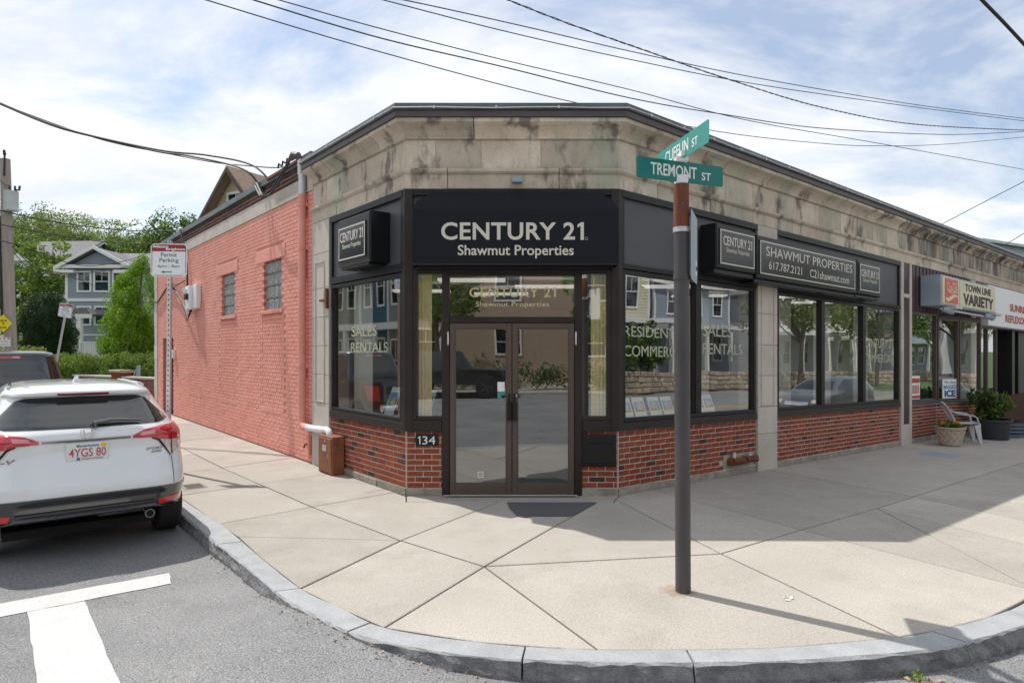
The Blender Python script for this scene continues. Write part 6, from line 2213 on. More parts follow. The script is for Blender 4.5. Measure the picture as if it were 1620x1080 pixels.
# ================================================================== houses, trees and street furniture beyond
def at(px, py, Z):
    """point seen at image position (px, py) of the 1620 px wide frame, Z metres ahead"""
    return Vector(((px - 810) * Z / 1034, Z, 1.8 + (553 - py) * Z / 1034))


def hillz(x, y):
    e = max(0.0, y - 33)
    side = max(0.0, min(1.0, (8 - x) / 22))
    return -.14 + side * (1.15 * (1 - math.exp(-e / 5)) + .055 * min(e, 72) + .0013 * min(e, 72) * min(e, 72))


hx = [-260, -200, -160] + [-140 + 7 * i for i in range(24)] + [30, 45]
hy = [30, 31.5, 33, 34.5, 36, 38, 40, 43, 46, 50] + [55 + 6 * i for i in range(28)] + [240, 300, 400]
g = MB(); g.grid(lambda i, j: (hx[i], hy[j], hillz(hx[i], hy[j]) if hy[j] < 225 else hillz(hx[i], 225)), len(hx), len(hy))
struct(g.build('hillside', 'lawn', recalc=False, smooth=True))


def siding(mb, p0, p1, z0, z1, step=.18, out=None, gable=None):
    """lapped boards on a wall from p0 to p1 (ground points); gable(z) -> (f0, f1) fraction of the width at height z"""
    n = max(1, int(round((z1 - z0) / step)))
    for k in range(n):
        a, b = z0 + (z1 - z0) * k / n, z0 + (z1 - z0) * (k + 1) / n
        fa = gable(a) if gable else (0, 1)
        fb = gable(b) if gable else (0, 1)
        q = lambda f, z, o: Vector((p0.x + (p1.x - p0.x) * f + out.x * o, p0.y + (p1.y - p0.y) * f + out.y * o, z))
        mb.quad(q(fa[0], a, .025), q(fa[1], a, .025), q(fb[1], b, .0), q(fb[0], b, .0))
        mb.quad(q(fa[0], a, .0), q(fa[1], a, .0), q(fa[1], a, .025), q(fa[0], a, .025))


def house(name, label, o, yaw, w_, dep, hw, rise, gable, mw, mr, mt='trim_white', wins=(), over=.35, step=.18, base_h=0.0, rake=None):
    """box house; local x along the front, y into the depth; gable 'front' or 'side'"""
    o = Vector(o)
    ex = Vector((math.cos(yaw), math.sin(yaw), 0)); ey = Vector((-math.sin(yaw), math.cos(yaw), 0))
    F = lambda x, y, z: o + ex * x + ey * y + Vector((0, 0, z))
    t = thing(name, label, 'house', F(w_ / 2, dep / 2, 0))
    mb = MB()
    walls = [(F(0, 0, 0), F(w_, 0, 0), -ey, 'F'), (F(w_, 0, 0), F(w_, dep, 0), ex, 'R'), (F(w_, dep, 0), F(0, dep, 0), ey, 'B'), (F(0, dep, 0), F(0, 0, 0), -ex, 'L')]
    for p, q, ou, nm in walls:
        siding(mb, p, q, o.z, o.z + hw, step, ou)
        if (gable == 'front' and nm in 'FB') or (gable == 'side' and nm in 'RL'):
            siding(mb, p, q, o.z + hw, o.z + hw + rise - .05, step, ou, lambda z: ((z - o.z - hw) / rise * .5, 1 - (z - o.z - hw) / rise * .5))
    mb.build('wall', mw, t, recalc=False)
    mb = MB()
    th = .12
    k = over
    if gable == 'front':
        dz = rise * k / (w_ / 2)
        prof = [(-k, hw - dz), (w_ / 2, hw + rise), (w_ + k, hw - dz), (w_ + k, hw - dz + th), (w_ / 2, hw + rise + th * 1.3), (-k, hw - dz + th)]
        mb.prism(lambda a, b, c: F(a, b, c), prof, -k, dep + k)
    else:
        dz = rise * k / (dep / 2)
        prof = [(-k, hw - dz), (dep / 2, hw + rise), (dep + k, hw - dz), (dep + k, hw - dz + th), (dep / 2, hw + rise + th * 1.3), (-k, hw - dz + th)]
        mb.prism(lambda a, b, c: F(b, a, c), prof, -k, w_ + k)
    rf = mb.build('roof', mr, t)
    e = .16            # rake and eave boards
    rk = rake or mt
    for en in (-k - .03, (dep if gable == 'front' else w_) + k):
        half = (w_ if gable == 'front' else dep) / 2
        fm = F if gable == 'front' else (lambda a, b, c: F(b, a, c))
        mb = MB()
        for p, q in (((-k, hw - dz), (half, hw + rise)), ((half, hw + rise), (2 * half + k, hw - dz))):
            mb.prism(fm, [(p[0], p[1] - e), (q[0], q[1] - e), (q[0], q[1] + .02), (p[0], p[1] + .02)], en, en + .03)
        mb.build('trim_board', rk, rf)
    if gable == 'side':
        mb = MB(); mb.box(F, -k, w_ + k, -k - .05, -k, hw - dz - .1, hw - dz + th); mb.build('eave_board', rk, rf)
    for x in (0, w_):
        mb = MB(); mb.box(F, x - .09, x + .09, -.05, .09, 0, hw); mb.build('corner_board', mt, t)
    if base_h:
        mb = MB(); mb.box(F, -.02, w_ + .02, -.05, dep, -1.0, base_h); mb.build('foundation', 'base_concrete', t)
    for fc, x, z, ww, hh in wins:
        if fc == 'F':
            G = lambda a, b, c: F(x + a, -.03 - b, z + c)
        elif fc == 'L':
            G = lambda a, b, c: F(-.03 - b, x + a, z + c)
        else:
            G = lambda a, b, c: F(w_ + .03 + b, x + a, z + c)
        fr = MB(); q = .11
        for a0, a1, c0, c1 in ((-q, 0, -q, hh + q), (ww, ww + q, -q, hh + q), (0, ww, -q, 0), (0, ww, hh, hh + q)):
            fr.box(G, a0, a1, -.02, .05, c0, c1)
        wo = fr.build('window', mt, t)
        gl = MB(); gl.box(G, 0, ww, -.01, .008, 0, hh); gl.build('pane', 'car_glass', wo)
        sb = MB(); sb.box(G, 0, ww, .008, .03, hh / 2 - .025, hh / 2 + .025)
        sb.box(G, ww / 2 - .015, ww / 2 + .015, .008, .022, hh / 2 + .025, hh)
        sb.build('sash_bar', mt, wo)
    return t, F


# grey-blue house straight up the side street
HZ = .95
t, F = house('clapboard_house', 'blue grey clapboard house with white trim behind the bright green arborvitae', (-28.6, 42, HZ), 0, 7.6, 8.5, 6.25, 1.25, 'side', 'clap_grey', 'shingle_grey',
             wins=[('F', .78, 4.65, .72, 1.15), ('F', 1.85, 4.65, .85, 1.15), ('F', 3.05, 4.65, .72, 1.15), ('F', .78, 2.5, .72, 1.05), ('F', 1.9, 2.5, .8, 1.05), ('F', 5.6, 4.65, .8, 1.15), ('L', 2.2, 4.65, .8, 1.15), ('L', 5.2, 4.65, .8, 1.15)], step=.15)
mb = MB(); mb.prism(F, [(-.15, 6.1), (2.0, 7.25), (4.15, 6.1), (4.15, 6.2), (2.0, 7.38), (-.15, 6.2)], -.45, 3.2); rr_ = mb.build('roof_gable', 'shingle_grey', t)
mb = MB(); siding(mb, F(.1, -.06, 0), F(3.9, -.06, 0), HZ + 6.15, HZ + 7.12, .15, Vector((0, -1, 0)), lambda z: ((z - HZ - 6.15) / 1.0 * .5, 1 - (z - HZ - 6.15) / 1.0 * .5)); mb.build('gable_wall', 'clap_grey', t, recalc=False)
mb = MB()
for p, q in (((-.5, 5.93), (2.0, 7.27)), ((2.0, 7.27), (4.5, 5.93))):
    mb.prism(F, [(p[0], p[1] - .02), (q[0], q[1] - .02), (q[0], q[1] + .2), (p[0], p[1] + .2)], -.56, -.46)
mb.build('trim_board', 'trim_white', rr_)
for a0, a1 in ((-.5, .75), (3.3, 4.5)):
    mb = MB(); mb.box(F, a0, a1, -.55, -.05, 5.72, 5.92); mb.build('eave_return', 'trim_white', rr_)
mb = MB(); mb.box(F, -.02, 7.6, -.07, -.02, 3.95, 4.15); mb.box(F, -.02, 7.6, -.07, -.02, 1.75, 1.85); mb.build('belt_board', 'trim_white', t)
mb = MB(); mb.box(F, .8, 4.2, -.09, -.03, .1, 1.25); mb.build('garage_door', 'trim_white', t)
mb = MB()
for k in range(4):
    mb.box(F, .85, 4.15, -.10, -.088, .18 + .27 * k, .19 + .27 * k)
mb.build('door_groove', 'clap_white', t)
# porch with column and picket rail
mb = MB(); mb.prism(F, [(1.75, 3.0), (3.2, 3.0), (2.95, 3.35), (1.95, 3.35)], -2.6, -.06); mb.build('porch_roof', 'shingle_grey', t)
mb = MB(); mb.box(F, 1.72, 3.23, -2.62, -2.5, 2.75, 3.0); mb.box(F, 2.3, 2.6, -2.6, -2.35, .2, 2.75); mb.build('porch_column', 'trim_white', t)
mb = MB()
for k in range(26):
    mb.box(F, 2.7 + .16 * k, 2.76 + .16 * k, -2.6, -2.56, .35, 1.25)
mb.box(F, 2.6, 6.9, -2.62, -2.54, 1.25, 1.33); mb.box(F, 2.6, 6.9, -2.62, -2.54, .35, .42); mb.build('porch_rail', 'trim_white', t)

house('clapboard_house', 'pale grey clapboard house uphill, half hidden by trees behind the utility pole', (-50.5, 66, hillz(-48, 66) - .3), -.1, 6.6, 8, 11.0 - hillz(-48, 66) + .3, 2.2, 'side', 'clap_white', 'shingle_grey',
      wins=[('F', 1.3, 8.9 - hillz(-48, 66), 1.0, 1.5), ('F', 4.2, 8.9 - hillz(-48, 66), 1.0, 1.5), ('F', 1.3, 4.9 - hillz(-48, 66), 1.0, 1.6)])
# tan gabled house over the parapet
t, F = house('gabled_house', 'tan gabled house with brown shingle roof rising behind the pink wall', (-15.3, 31.82, -.1), -.5, 5.6, 9, 7.1, 3.1, 'front', 'clap_tan', 'shingle_brown', rake='gutter_brown', over=.55,
             wins=[('F', 2.3, 8.6, 1.0, .55)])
mb = MB(); mb.prism(lambda a, b, c: F(b, a, c), [(-1.0, 7.55), (-.95, 7.45), (.05, 8.0), (.05, 8.12)], 1.15, 5.9); mb.build('pent_roof', 'shingle_brown', t)
mb = MB(); mb.box(F, 1.1, 5.95, -1.06, -.98, 7.36, 7.52); mb.build('gutter', 'gutter_brown', t)
mb = MB(); mb.tube([F(.25, -.55, 6.9), F(.3, -.3, 6.5), F(.35, -.1, 6.1), F(.35, -.1, 1)], .06, 8); mb.build('downspout', 'clap_white', t)
# pale green roofed house beyond the far shops
t, F = house('green_roof_house', 'house with pale green roof rising beyond the far right shops', (23.4, 33.2, -.9), .50, 14, 11, 6.6, 3.0, 'side', 'clap_white', 'shingle_green', over=.6)
mb = MB(); mb.box(F, 3.0, 11, 1.2, 4.5, 7.0, 8.6); mb.build('dormer', 'sign_metal', t)
mb = MB(); mb.prism(lambda a, b, c: F(b, a, c), [(.8, 8.55), (.8, 8.7), (5.5, 9.9), (5.5, 9.75)], 2.6, 11.4); mb.build('dormer_roof', 'shingle_green', t)

# utility pole with transformer
PZ = 22.0
p0, p1 = at(20, 640, PZ), at(8, 252, PZ)
p0.z = -.2
t = thing('utility_pole', 'weathered wooden utility pole with grey transformer at the left edge', 'utility pole', p0)
mb = MB(); mb.tube([p0, p0.lerp(p1, .3), p0.lerp(p1, .6), p1], [.185, .175, .165, .15], 16); mb.build('pole', 'pole_wood', t, smooth=40)
c = at(22, 335, PZ) + Vector((.0, -.12, 0))
mb = MB(); mb.lathe(c, [(.19, 0), (.205, .02), (.205, .62), (.215, .64), (.20, .66), (.05, .69)], 20); tr = mb.build('transformer', 'transformer', t, smooth=35)
for dx in (-.05, .13):
    mb = MB(); mb.tube([c + Vector((dx, 0, .66)), c + Vector((dx, 0, .84))], [.035, .028], 8); mb.build('bushing', 'tub_black', tr)
mb = MB(); mb.tube([c + Vector((.16, 0, .70)), c + Vector((.27, 0, .70)), c + Vector((.29, 0, .84))], .035, 6); mb.build('arrester', 'cable', tr)
mb = MB(); mb.tube([p1 + Vector((.1, -.17, -.6)), p1 + Vector((.12, -.17, .1))], .03, 6); mb.tube([p1 + Vector((.12, -.17, .1)), p1 + Vector((.1, -.17, .26))], [.05, .035], 8); mb.build('insulator_pin', 'cable', t)
mb = MB(); mb.tube([p1 + Vector((-.3, -.2, -.3)), p1 + Vector((0, -.25, -.75)), p1 + Vector((.22, -.25, -.95)), c + Vector((.0, -.1, .84))], .012, 5)
mb.tube([p0.lerp(p1, .3) + Vector((-.14, -.16, 0)), p0.lerp(p1, .8) + Vector((-.13, -.15, 0))], .03, 6)
mb.build('cable', 'cable', t)
# signs nailed to the pole
c = at(14, 512, PZ) - Vector((0, .24, 0))
t = thing('warning_sign', 'yellow diamond sign reading DRIVE SLOW on the utility pole', 'warning sign', c)
fn = lambda a, b, z: c + Vector((a, -b, z))
mb = MB(); mb.prism(fn, [(-.30, 0), (0, -.30), (.30, 0), (0, .30)], 0, .004); mb.build('plate', 'yellow_sign', t)
text_obj('lettering', 'DRIVE', fn, -.125, .125, .055, .125, .005, .007, 'black_ink', t, .02)
text_obj('lettering', 'SLOW', fn, -.115, .115, -.17, -.10, .005, .007, 'black_ink', t, .02)
mb = MB()
for pts_ in ([(-.01, .035), (.0, .0)], [(.0, .0), (-.02, -.045)], [(.0, .0), (.04, -.03), (.03, -.06)], [(-.045, .01), (.045, .015)]):
    mb.tube([fn(a, .006, z) for a, z in pts_], .007, 5)
mb.build('child_symbol', 'black_ink', t)
c = at(16, 541, PZ) - Vector((0, .24, 0))
t = thing('notice_sign', 'small white notice with red top edge under the yellow diamond', 'sign', c)
mb = MB(); mb.prism(fn, [(-.20, -.15), (.20, -.15), (.20, .15), (-.20, .15)], 0, .004); mb.build('plate', 'sign_white', t)
mb = MB(); mb.prism(fn, [(-.18, .09), (-.1, .09), (-.1, .13), (-.18, .13)], .0041, .006); mb.prism(fn, [(-.04, .09), (.04, .09), (.04, .13), (-.04, .13)], .0041, .006); mb.prism(fn, [(.1, .09), (.18, .09), (.18, .13), (.1, .13)], .0041, .006)
mb.prism(fn, [(-.14, .01), (.14, .01), (.14, .03), (-.14, .03)], .0041, .006); mb.build('print', 'red_ink', t)
mb = MB()
for k in range(3):
    mb.prism(fn, [(-.14, -.05 - .035 * k), (.14, -.05 - .035 * k), (.14, -.038 - .035 * k), (-.14, -.038 - .035 * k)], .0041, .006)
mb.build('text_lines', 'sign_metal', t)

# low brick garden wall with hedge, pier and a leaning board
bwz = [at(193, 600, 27.0), at(262, 600, 25.3)]
a_, b_ = bwz
ux = (b_ - a_); ux.z = 0; ln = ux.length; ux.normalize(); uy = Vector((ux.y, -ux.x, 0))
fW = lambda x, d, z: Vector((a_.x, a_.y, 0)) + ux * x + uy * d + Vector((0, 0, z))
t = thing('garden_wall', 'low red brick garden wall with pale coping below the hedge', 'wall', fW(ln / 2, 0, -.2))
mb = MB(); mb.box(fW, -4, ln, -.3, -.007, -.4, .62); mb.build('core', 'mortar', t)
mb = MB(); brick_mass(mb, fW, -4, ln, -.3, 13, .07); o = mb.build('brick', 'brick', t); o['kind'] = 'stuff'
mb = MB(); mb.rbox(fW, -4.1, ln + .05, -.34, .05, .62, .70, .01); mb.build('coping', 'pale_stone', t)
mb = MB(); mb.rbox(fW, -.72, .05, -.36, .07, .2, .84, .01); mb.build('pier', 'brick', t)
mb = MB(); mb.rbox(fW, -.80, .13, -.44, .15, .842, .96, .03); mb.build('pier_cap', 'rubble', t)
c = fW(1.22, .02, .70)
t = thing('estate_board', 'small grey board leaning on top of the garden wall', 'board', c)
mb = MB(); mb.prism(lambda a, b, z: c + ux * a + uy * b + Vector((0, 0, z)), [(-.12, .02), (.16, .04), (.18, .42), (.12, .48), (-.06, .47)], -.03, .0); mb.build('panel', 'sign_metal', t)
mb = MB(); mb.tube([c + ux * -.3 + Vector((0, 0, .03)), c + ux * -.12 + Vector((0, 0, .3))], .015, 5); mb.build('prop', 'galvanised', t)

# ---------------------------------------------------------------- planting
rngf = np.random.default_rng(42)


def bush(name, label, cat, base, clumps, per, size, mats, group=None, shell=.6, trunk=True, flat=0.0, part='crown', seed=1, core=None):
    t = thing(name, label, cat, base, group)
    pts = clump_points(rngf, clumps, per, shell)
    obj_from(leaf_mesh(name + '_leaves', pts, size, mats, seed, flat=flat, base=base), part, t)
    if core:
        mb = MB(); bx_, by_, prof_ = core
        mb.lathe((bx_, by_, base[2]), prof_, 20)
        rj = random.Random(3)
        mb.v = [(x + rj.uniform(-.08, .08), y + rj.uniform(-.08, .08), z + rj.uniform(-.08, .08)) for x, y, z in mb.v]
        mb.build('inner_growth', mats[0], t)
    if trunk:
        b = Vector(base)
        mb = MB()
        top_ = max(clumps, key=lambda c: c[2])
        mb.tube([b - Vector((0, 0, .2)), b.lerp(Vector(top_[:3]), .4), Vector(top_[:3])], [.12, .08, .03], 8)
        for c_ in clumps[::max(1, len(clumps) // 7)]:
            mb.tube([b.lerp(Vector(top_[:3]), .2), b.lerp(Vector(c_[:3]), .6), Vector(c_[:3])], [.06, .04, .02], 6)
        mb.build('trunk', 'bark', t)
    return t


# bright arborvitae: two merged flames of upright sprays
b = at(210, 590, 31); b.z = .3
cl = []
for (cx_, z0, z1, rm) in ((-.35, .6, 4.9, 1.15), (.40, .5, 5.75, 1.3), (.0, .3, 3.4, 1.4)):
    n = 130
    for k in range(n):
        f = k / n
        z = z0 + (z1 - z0) * f
        r = rm * math.sin(math.pi * min(1, (.12 + .88 * f)) ** .8) ** .62 * (1 if f < .55 else 1 - .35 * (f - .55))
        a = rngf.uniform(0, 2 * math.pi)
        rr2 = r * rngf.uniform(.55, 1.0)
        cl.append((b.x + cx_ + rr2 * math.cos(a), b.y + rr2 * math.sin(a), b.z + z, .20, .20, .34))
bush('arborvitae_tree', 'bright green flame shaped arborvitae at the end of pink wall', 'tree', b, cl, 170, .046, ['leaf_hedge', 'leaf_bright', 'leaf_bright'], shell=.7)
# dark yew
b = at(75, 590, 33); b.z = .2
cl = []
for k in range(190):
    f = rngf.uniform(0, 1)
    r = 1.18 * (1 - max(0, (f - .45) / .55) ** 2.2) ** .5 * (.86 + .14 * min(1, f / .2))
    a = rngf.uniform(0, 2 * math.pi)
    rr2 = r * rngf.uniform(.75, 1.0) ** .5
    cl.append((b.x + rr2 * math.cos(a), b.y + rr2 * math.sin(a), b.z + .3 + 4.1 * f, .24, .24, .26))
bush('yew_bush', 'tall dense dark green yew clipped like an egg before the house', 'shrub', b, cl, 200, .045, ['leaf_yew', 'leaf_yew', 'leaf_dark'], shell=.7, core=(b.x, b.y, [(.9, .1), (1.0, .8), (1.02, 2.0), (.95, 3.0), (.7, 3.8), (.2, 4.3)]))
# hedge
hb0, hb1 = at(52, 575, 30.5), at(252, 575, 28.2)
cl = []
for k in range(230):
    f = rngf.uniform(0, 1)
    p = hb0.lerp(hb1, f)
    cl.append((p.x, p.y + rngf.uniform(-.4, .4), rngf.uniform(.0, 1.5), .25, .25, .24))
t = thing('clipped_hedge', 'long clipped green hedge below the grey house', 'hedge', (hb0 + hb1) / 2)
obj_from(leaf_mesh('hedge_leaves', clump_points(rngf, cl, 150, .65), .05, ['leaf_hedge', 'leaf_mid', 'leaf_light'], 4, base=(hb0 + hb1) / 2), 'foliage', t)
# small grey-green mound
b = at(42, 570, 30); b.z = .2
cl = [(b.x + rngf.normal() * .45, b.y + rngf.normal() * .3, b.z + rngf.uniform(.6, 1.6), .3, .3, .25) for _ in range(40)]
bush('mound_shrub', 'small grey green rounded shrub left of the dark yew', 'shrub', b, cl, 60, .06, ['leaf_olive', 'leaf_light'], trunk=False)
b = at(20, 560, 34); b.z = .4
cl = [(b.x + rngf.normal() * 1.1, b.y + rngf.normal() * .5, b.z + rngf.uniform(.3, 3.4), .45, .45, .4) for _ in range(40)]
bush('garden_shrub', 'loose yellow green garden shrub behind the yellow diamond sign', 'shrub', b, cl, 60, .09, ['leaf_light', 'leaf_mid'], trunk=False)


def leafy_tree(name, label, base, h, r, mats, size, n_cl, per, group, seed, squash=.85):
    """spreading tree: trunk, limbs, uneven crown of leaf clumps"""
    rg = np.random.default_rng(seed)
    t = thing(name, label, 'tree', base, group)
    b = Vector(base)
    cl = []
    cz = h - r * squash
    for k in range(n_cl):
        d = rg.normal(size=3); d /= np.linalg.norm(d)
        f = rg.uniform(.45, 1.0)
        if d[2] < -.35:
            d[2] *= .4
        bumpy = 1 + .22 * math.sin(3 * math.atan2(d[1], d[0]) + seed) + .15 * math.sin(5 * d[2] + seed * 2)
        s = r * rg.uniform(.16, .30)
        cl.append((b.x + d[0] * r * f * bumpy, b.y + d[1] * r * f * bumpy, b.z + cz + d[2] * r * squash * f * bumpy, s, s, s * .75))
    obj_from(leaf_mesh('crown_leaves', clump_points(rg, cl, per, .5), size, mats, seed, flat=.5, base=base), 'crown', t)
    mb = MB()
    mb.tube([b - Vector((0, 0, .4)), b + Vector((0, 0, cz * .4)), b + Vector((rg.normal() * .2, 0, cz * .8)), b + Vector((0, 0, h - r * .5))], [.05 * r, .042 * r, .032 * r, .01 * r], 8)
    for k in range(0, n_cl, max(1, n_cl // 9)):
        c_ = Vector(cl[k][:3])
        mb.tube([b + Vector((0, 0, cz * .55)), (b + Vector((0, 0, cz * .8))).lerp(c_, .5), c_], [.022 * r, .014 * r, .006 * r], 6)
    mb.build('trunk', 'bark', t)
    return t


leafy_tree('garden_tree', 'light leaved deciduous tree between the grey house and the utility pole', at(84, 553, 46) * 1 - Vector((0, 0, 1.0)), 9.2, 2.3, ['leaf_mid', 'leaf_light'], .17, 46, 90, 'garden trees', 3, 1.35)
leafy_tree('garden_tree', 'dark leafy tree behind the utility pole beside the pale house', at(28, 553, 52), 7.4, 2.9, ['leaf_dark', 'leaf_mid'], .2, 40, 80, 'garden trees', 4, 1.1)
leafy_tree('garden_tree', 'dark leaved tree whose top shows beside the tan gable', at(318, 553, 48), 9.6, 2.2, ['leaf_mid', 'leaf_dark'], .2, 40, 80, 'garden trees', 6, 1.1)
# wooded skyline: px, py of the tops, distance, crown radius, foliage, look
LOOK = {'d': ['leaf_dark', 'leaf_mid'], 'm': ['leaf_mid', 'leaf_mid', 'leaf_olive'], 'l': ['leaf_light', 'leaf_mid'], 'o': ['leaf_olive', 'leaf_mid']}
LAB = {'d': 'dark green', 'm': 'mid green', 'l': 'yellow green', 'o': 'olive green'}
WOOD = [(-14, 330, 105, 7, 'd'), (34, 318, 112, 7, 'd'), (14, 352, 88, 6, 'l'), (66, 330, 104, 7, 'm'), (108, 332, 118, 8, 'm'), (84, 352, 92, 5.5, 'o'), (50, 372, 80, 5, 'd'), (150, 336, 124, 8, 'm'), (128, 356, 96, 6, 'o'),
        (188, 348, 112, 7, 'l'), (222, 352, 106, 7, 'l'), (168, 368, 88, 5, 'm'), (262, 340, 72, 4.8, 'd'), (212, 372, 82, 4.5, 'o'), (246, 368, 90, 5, 'm'), (300, 356, 112, 7, 'm'), (100, 374, 78, 4.2, 'l'), (285, 372, 95, 5, 'o'), (-40, 345, 95, 7, 'm'), (135, 380, 74, 3.6, 'd'), (190, 386, 72, 3.4, 'd'), (232, 388, 70, 3.4, 'o'), (20, 395, 70, 4.5, 'd'), (270, 392, 66, 3.4, 'd')]
PLACE = ['left of the transformer', 'just right of the transformer', 'below the transformer', 'on the skyline above the pale house', 'on the skyline above the dark yew', 'above the pale house roof', 'left of the pale house roof', 'on the skyline above the grey house ridge', 'behind the light garden tree',
         'above the middle of the grey roof', 'above the right half of the grey roof', 'low behind the grey house gable', 'tallest beside the pink wall end', 'low behind the grey roof ridge', 'low beside the parking sign', 'behind the parapet of pink wall', 'low between pale and grey houses', 'low behind the parapet of pink wall', 'at the far left picture edge', 'lowest behind the grey house left eave', 'lowest behind the grey roof middle', 'lowest behind the grey roof right end', 'lowest behind the utility pole', 'lowest behind the near parking sign']
for k, (px, py, Z, r, lk_) in enumerate(WOOD):
    tp_ = at(px, py, Z)
    gz = hillz(tp_.x, Z)
    leafy_tree('hill_tree', '%s hillside tree %s' % (LAB[lk_], PLACE[k]), (tp_.x, Z, gz), tp_.z - gz, r, LOOK[lk_], .20, 70, 130, 'trees on the hillside', 100 + k, 1.0)

# ================================================================== overhead wires
def wire(label, pts, r, m='cable_thin', twist=0, group='overhead wires', name='overhead_wire'):
    P = [at(*p) for p in pts]
    out = []
    for i in range(len(P) - 1):
        p0_, p1_, p2_, p3_ = P[max(i - 1, 0)], P[i], P[i + 1], P[min(i + 2, len(P) - 1)]
        for k in range(10):
            t_ = k / 10
            out.append(.5 * ((2 * p1_) + (p2_ - p0_) * t_ + (2 * p0_ - 5 * p1_ + 4 * p2_ - p3_) * t_ * t_ + (3 * p1_ - p0_ - 3 * p2_ + p3_) * t_ ** 3))
    out.append(P[-1])
    mb = MB()
    if twist:
        tot = 0
        A, B = [], []
        dense = []
        for i in range(len(out) - 1):
            n = max(1, int((out[i + 1] - out[i]).length / .12))
            for k in range(n):
                dense.append(out[i].lerp(out[i + 1], k / n))
        for i, p in enumerate(dense):
            a = i * 2 * math.pi / (twist / .12)
            o_ = Vector((0, math.cos(a), math.sin(a))) * r * 1.3
            A.append(p + o_); B.append(p - o_)
        mb.tube(A, r, 5); mb.tube(B, r * .8, 5)
    else:
        mb.tube(out, r, 6)
    return tag(mb.build(name, m, base=P[len(P) // 2]), label, 'wire', group)


wire('thin wire crossing from top left and dipping behind the roof edge', [(270, -18, 11), (325, 0, 11.4), (600, 82, 13.4), (890, 158, 16), (1135, 208, 19.5), (1300, 227, 22.5), (1390, 231, 24.5), (1500, 228, 27), (1640, 215, 31)], .011)
wire('heavier wire above the cornice running level to the right edge', [(350, -16, 11), (400, 0, 11.3), (600, 60, 12.6), (800, 107, 14.2), (1000, 156, 16.4), (1150, 182, 18.5), (1300, 203, 21.2), (1500, 213, 25.5), (1640, 207, 29.5)], .013)
wire('wire sloping from top left down across the middle to the right edge', [(390, -14, 12), (440, 0, 12.3), (600, 45, 13.4), (800, 96, 15), (1000, 143, 17.2), (1180, 190, 19.6), (1390, 227, 23.2), (1640, 272, 29)], .011)
wire('upper of two close wires leaving the top edge left of centre', [(560, -12, 12), (637, 0, 12.5), (820, 40, 14), (1000, 82, 15.8), (1200, 124, 18.3), (1450, 166, 22), (1640, 190, 25.5)], .011)
wire('lower of two close wires leaving the top edge left of centre', [(550, -14, 12.4), (605, 0, 12.8), (800, 50, 14.4), (1000, 95, 16.4), (1200, 134, 19), (1450, 170, 23), (1640, 194, 26.5)], .011)
wire('twisted cable hanging from top centre down to the right edge', [(760, -18, 12), (803, 0, 12.4), (900, 38, 13.4), (1020, 80, 14.8), (1150, 125, 16.8), (1300, 170, 19.6), (1450, 197, 22.8), (1640, 207, 27)], .010, 'cable', twist=.5)
wire('thick black cable cutting across the top right corner', [(1500, -56, 9), (1553, 0, 9.2), (1590, 38, 9.4), (1640, 92, 9.7)], .024, 'cable')
wire('thin line rising from the variety shop cornice to right edge', [(1470, 365, 17), (1495, 352, 17), (1560, 318, 16), (1640, 277, 14.5)], .009)
wire('upper thin line rising before the pale green roof', [(1585, 390, 20), (1602, 380, 19.5), (1640, 357, 18.5)], .010)
for k, (lab, pts) in enumerate([
        ('upper black service cable swooping from the left edge to the roof corner', [(-20, 154, 15), (0, 163, 15), (80, 196, 14.6), (150, 216, 14.1), (255, 238, 13.3), (330, 246, 12.7), (400, 262, 12.2), (440, 300, 11.9), (462, 300, 11.7), (487, 262, 11.4)]),
        ('lower black service cable swooping from the left edge, looping below the parapet', [(-20, 156, 15.1), (0, 165, 15.1), (80, 198, 14.7), (150, 217, 14.2), (250, 240, 13.4), (300, 247, 13), (385, 268, 12.4), (420, 306, 12.1), (442, 312, 11.9), (470, 285, 11.6), (489, 258, 11.4)]),
        ('thin service wire anchored at the parapet clamp beside the swooping cables', [(-20, 158, 15.2), (0, 164, 15.2), (150, 218, 14.3), (270, 244, 13.3), (340, 257, 12.8), (400, 263, 12.3), (440, 265, 12.1), (486, 258, 11.4)])]):
    wire(lab, pts, .019 if k < 2 else .011, 'cable', group='service cables to the roof corner', name='service_cable')
for k, (lab, pts, r) in enumerate([
        ('topmost street wire running from the utility pole across the wooded hill', [(-20, 328, 21.6), (10, 335, 21.6), (80, 350, 24), (170, 362, 28), (250, 366, 32), (330, 362, 36)], .022),
        ('second street wire from the utility pole across the hill', [(-20, 352, 21.6), (10, 357, 21.6), (90, 372, 25), (180, 384, 29), (260, 386, 33)], .018),
        ('sagging street wire passing just above the grey house gable', [(-20, 376, 21.6), (15, 384, 21.6), (60, 398, 24), (130, 420, 27), (200, 412, 30), (260, 390, 33)], .016),
        ('low pair of street wires crossing the grey house upper windows', [(20, 390, 21.6), (60, 424, 24), (120, 432, 27), (190, 424, 30), (250, 404, 33)], .016),
        ('lowest street wire drooping across the grey house front', [(22, 400, 21.6), (60, 436, 24), (110, 438, 27), (150, 452, 30), (200, 470, 33)], .012)]):
    wire(lab, pts, r, 'cable', group='street wires on the left')
# ================================================================== the rest of the crossing, seen mirrored in the shop windows
def strip_box(name, fn, a0, a1, d0, d1, h, m):
    mb = MB(); mb.box(fn, a0, a1, d0, d1, -.6, h)
    return struct(mb.build(name, m))


fRf = lambda a, b, c: Vector((1.31 + .778 * a + .628 * b, 8.08 + .628 * a - .778 * b, c - .02 * max(0, a)))
strip_box('far_sidewalk', fRf, -30, 75, 13.6, 16.2, .02, 'concrete')
strip_box('far_lawn', fRf, -30, 75, 16.25, 45, .01, 'lawn')
strip_box('side_street_sidewalk', fL, 8, 60, 9.6, 11.6, .01, 'concrete')

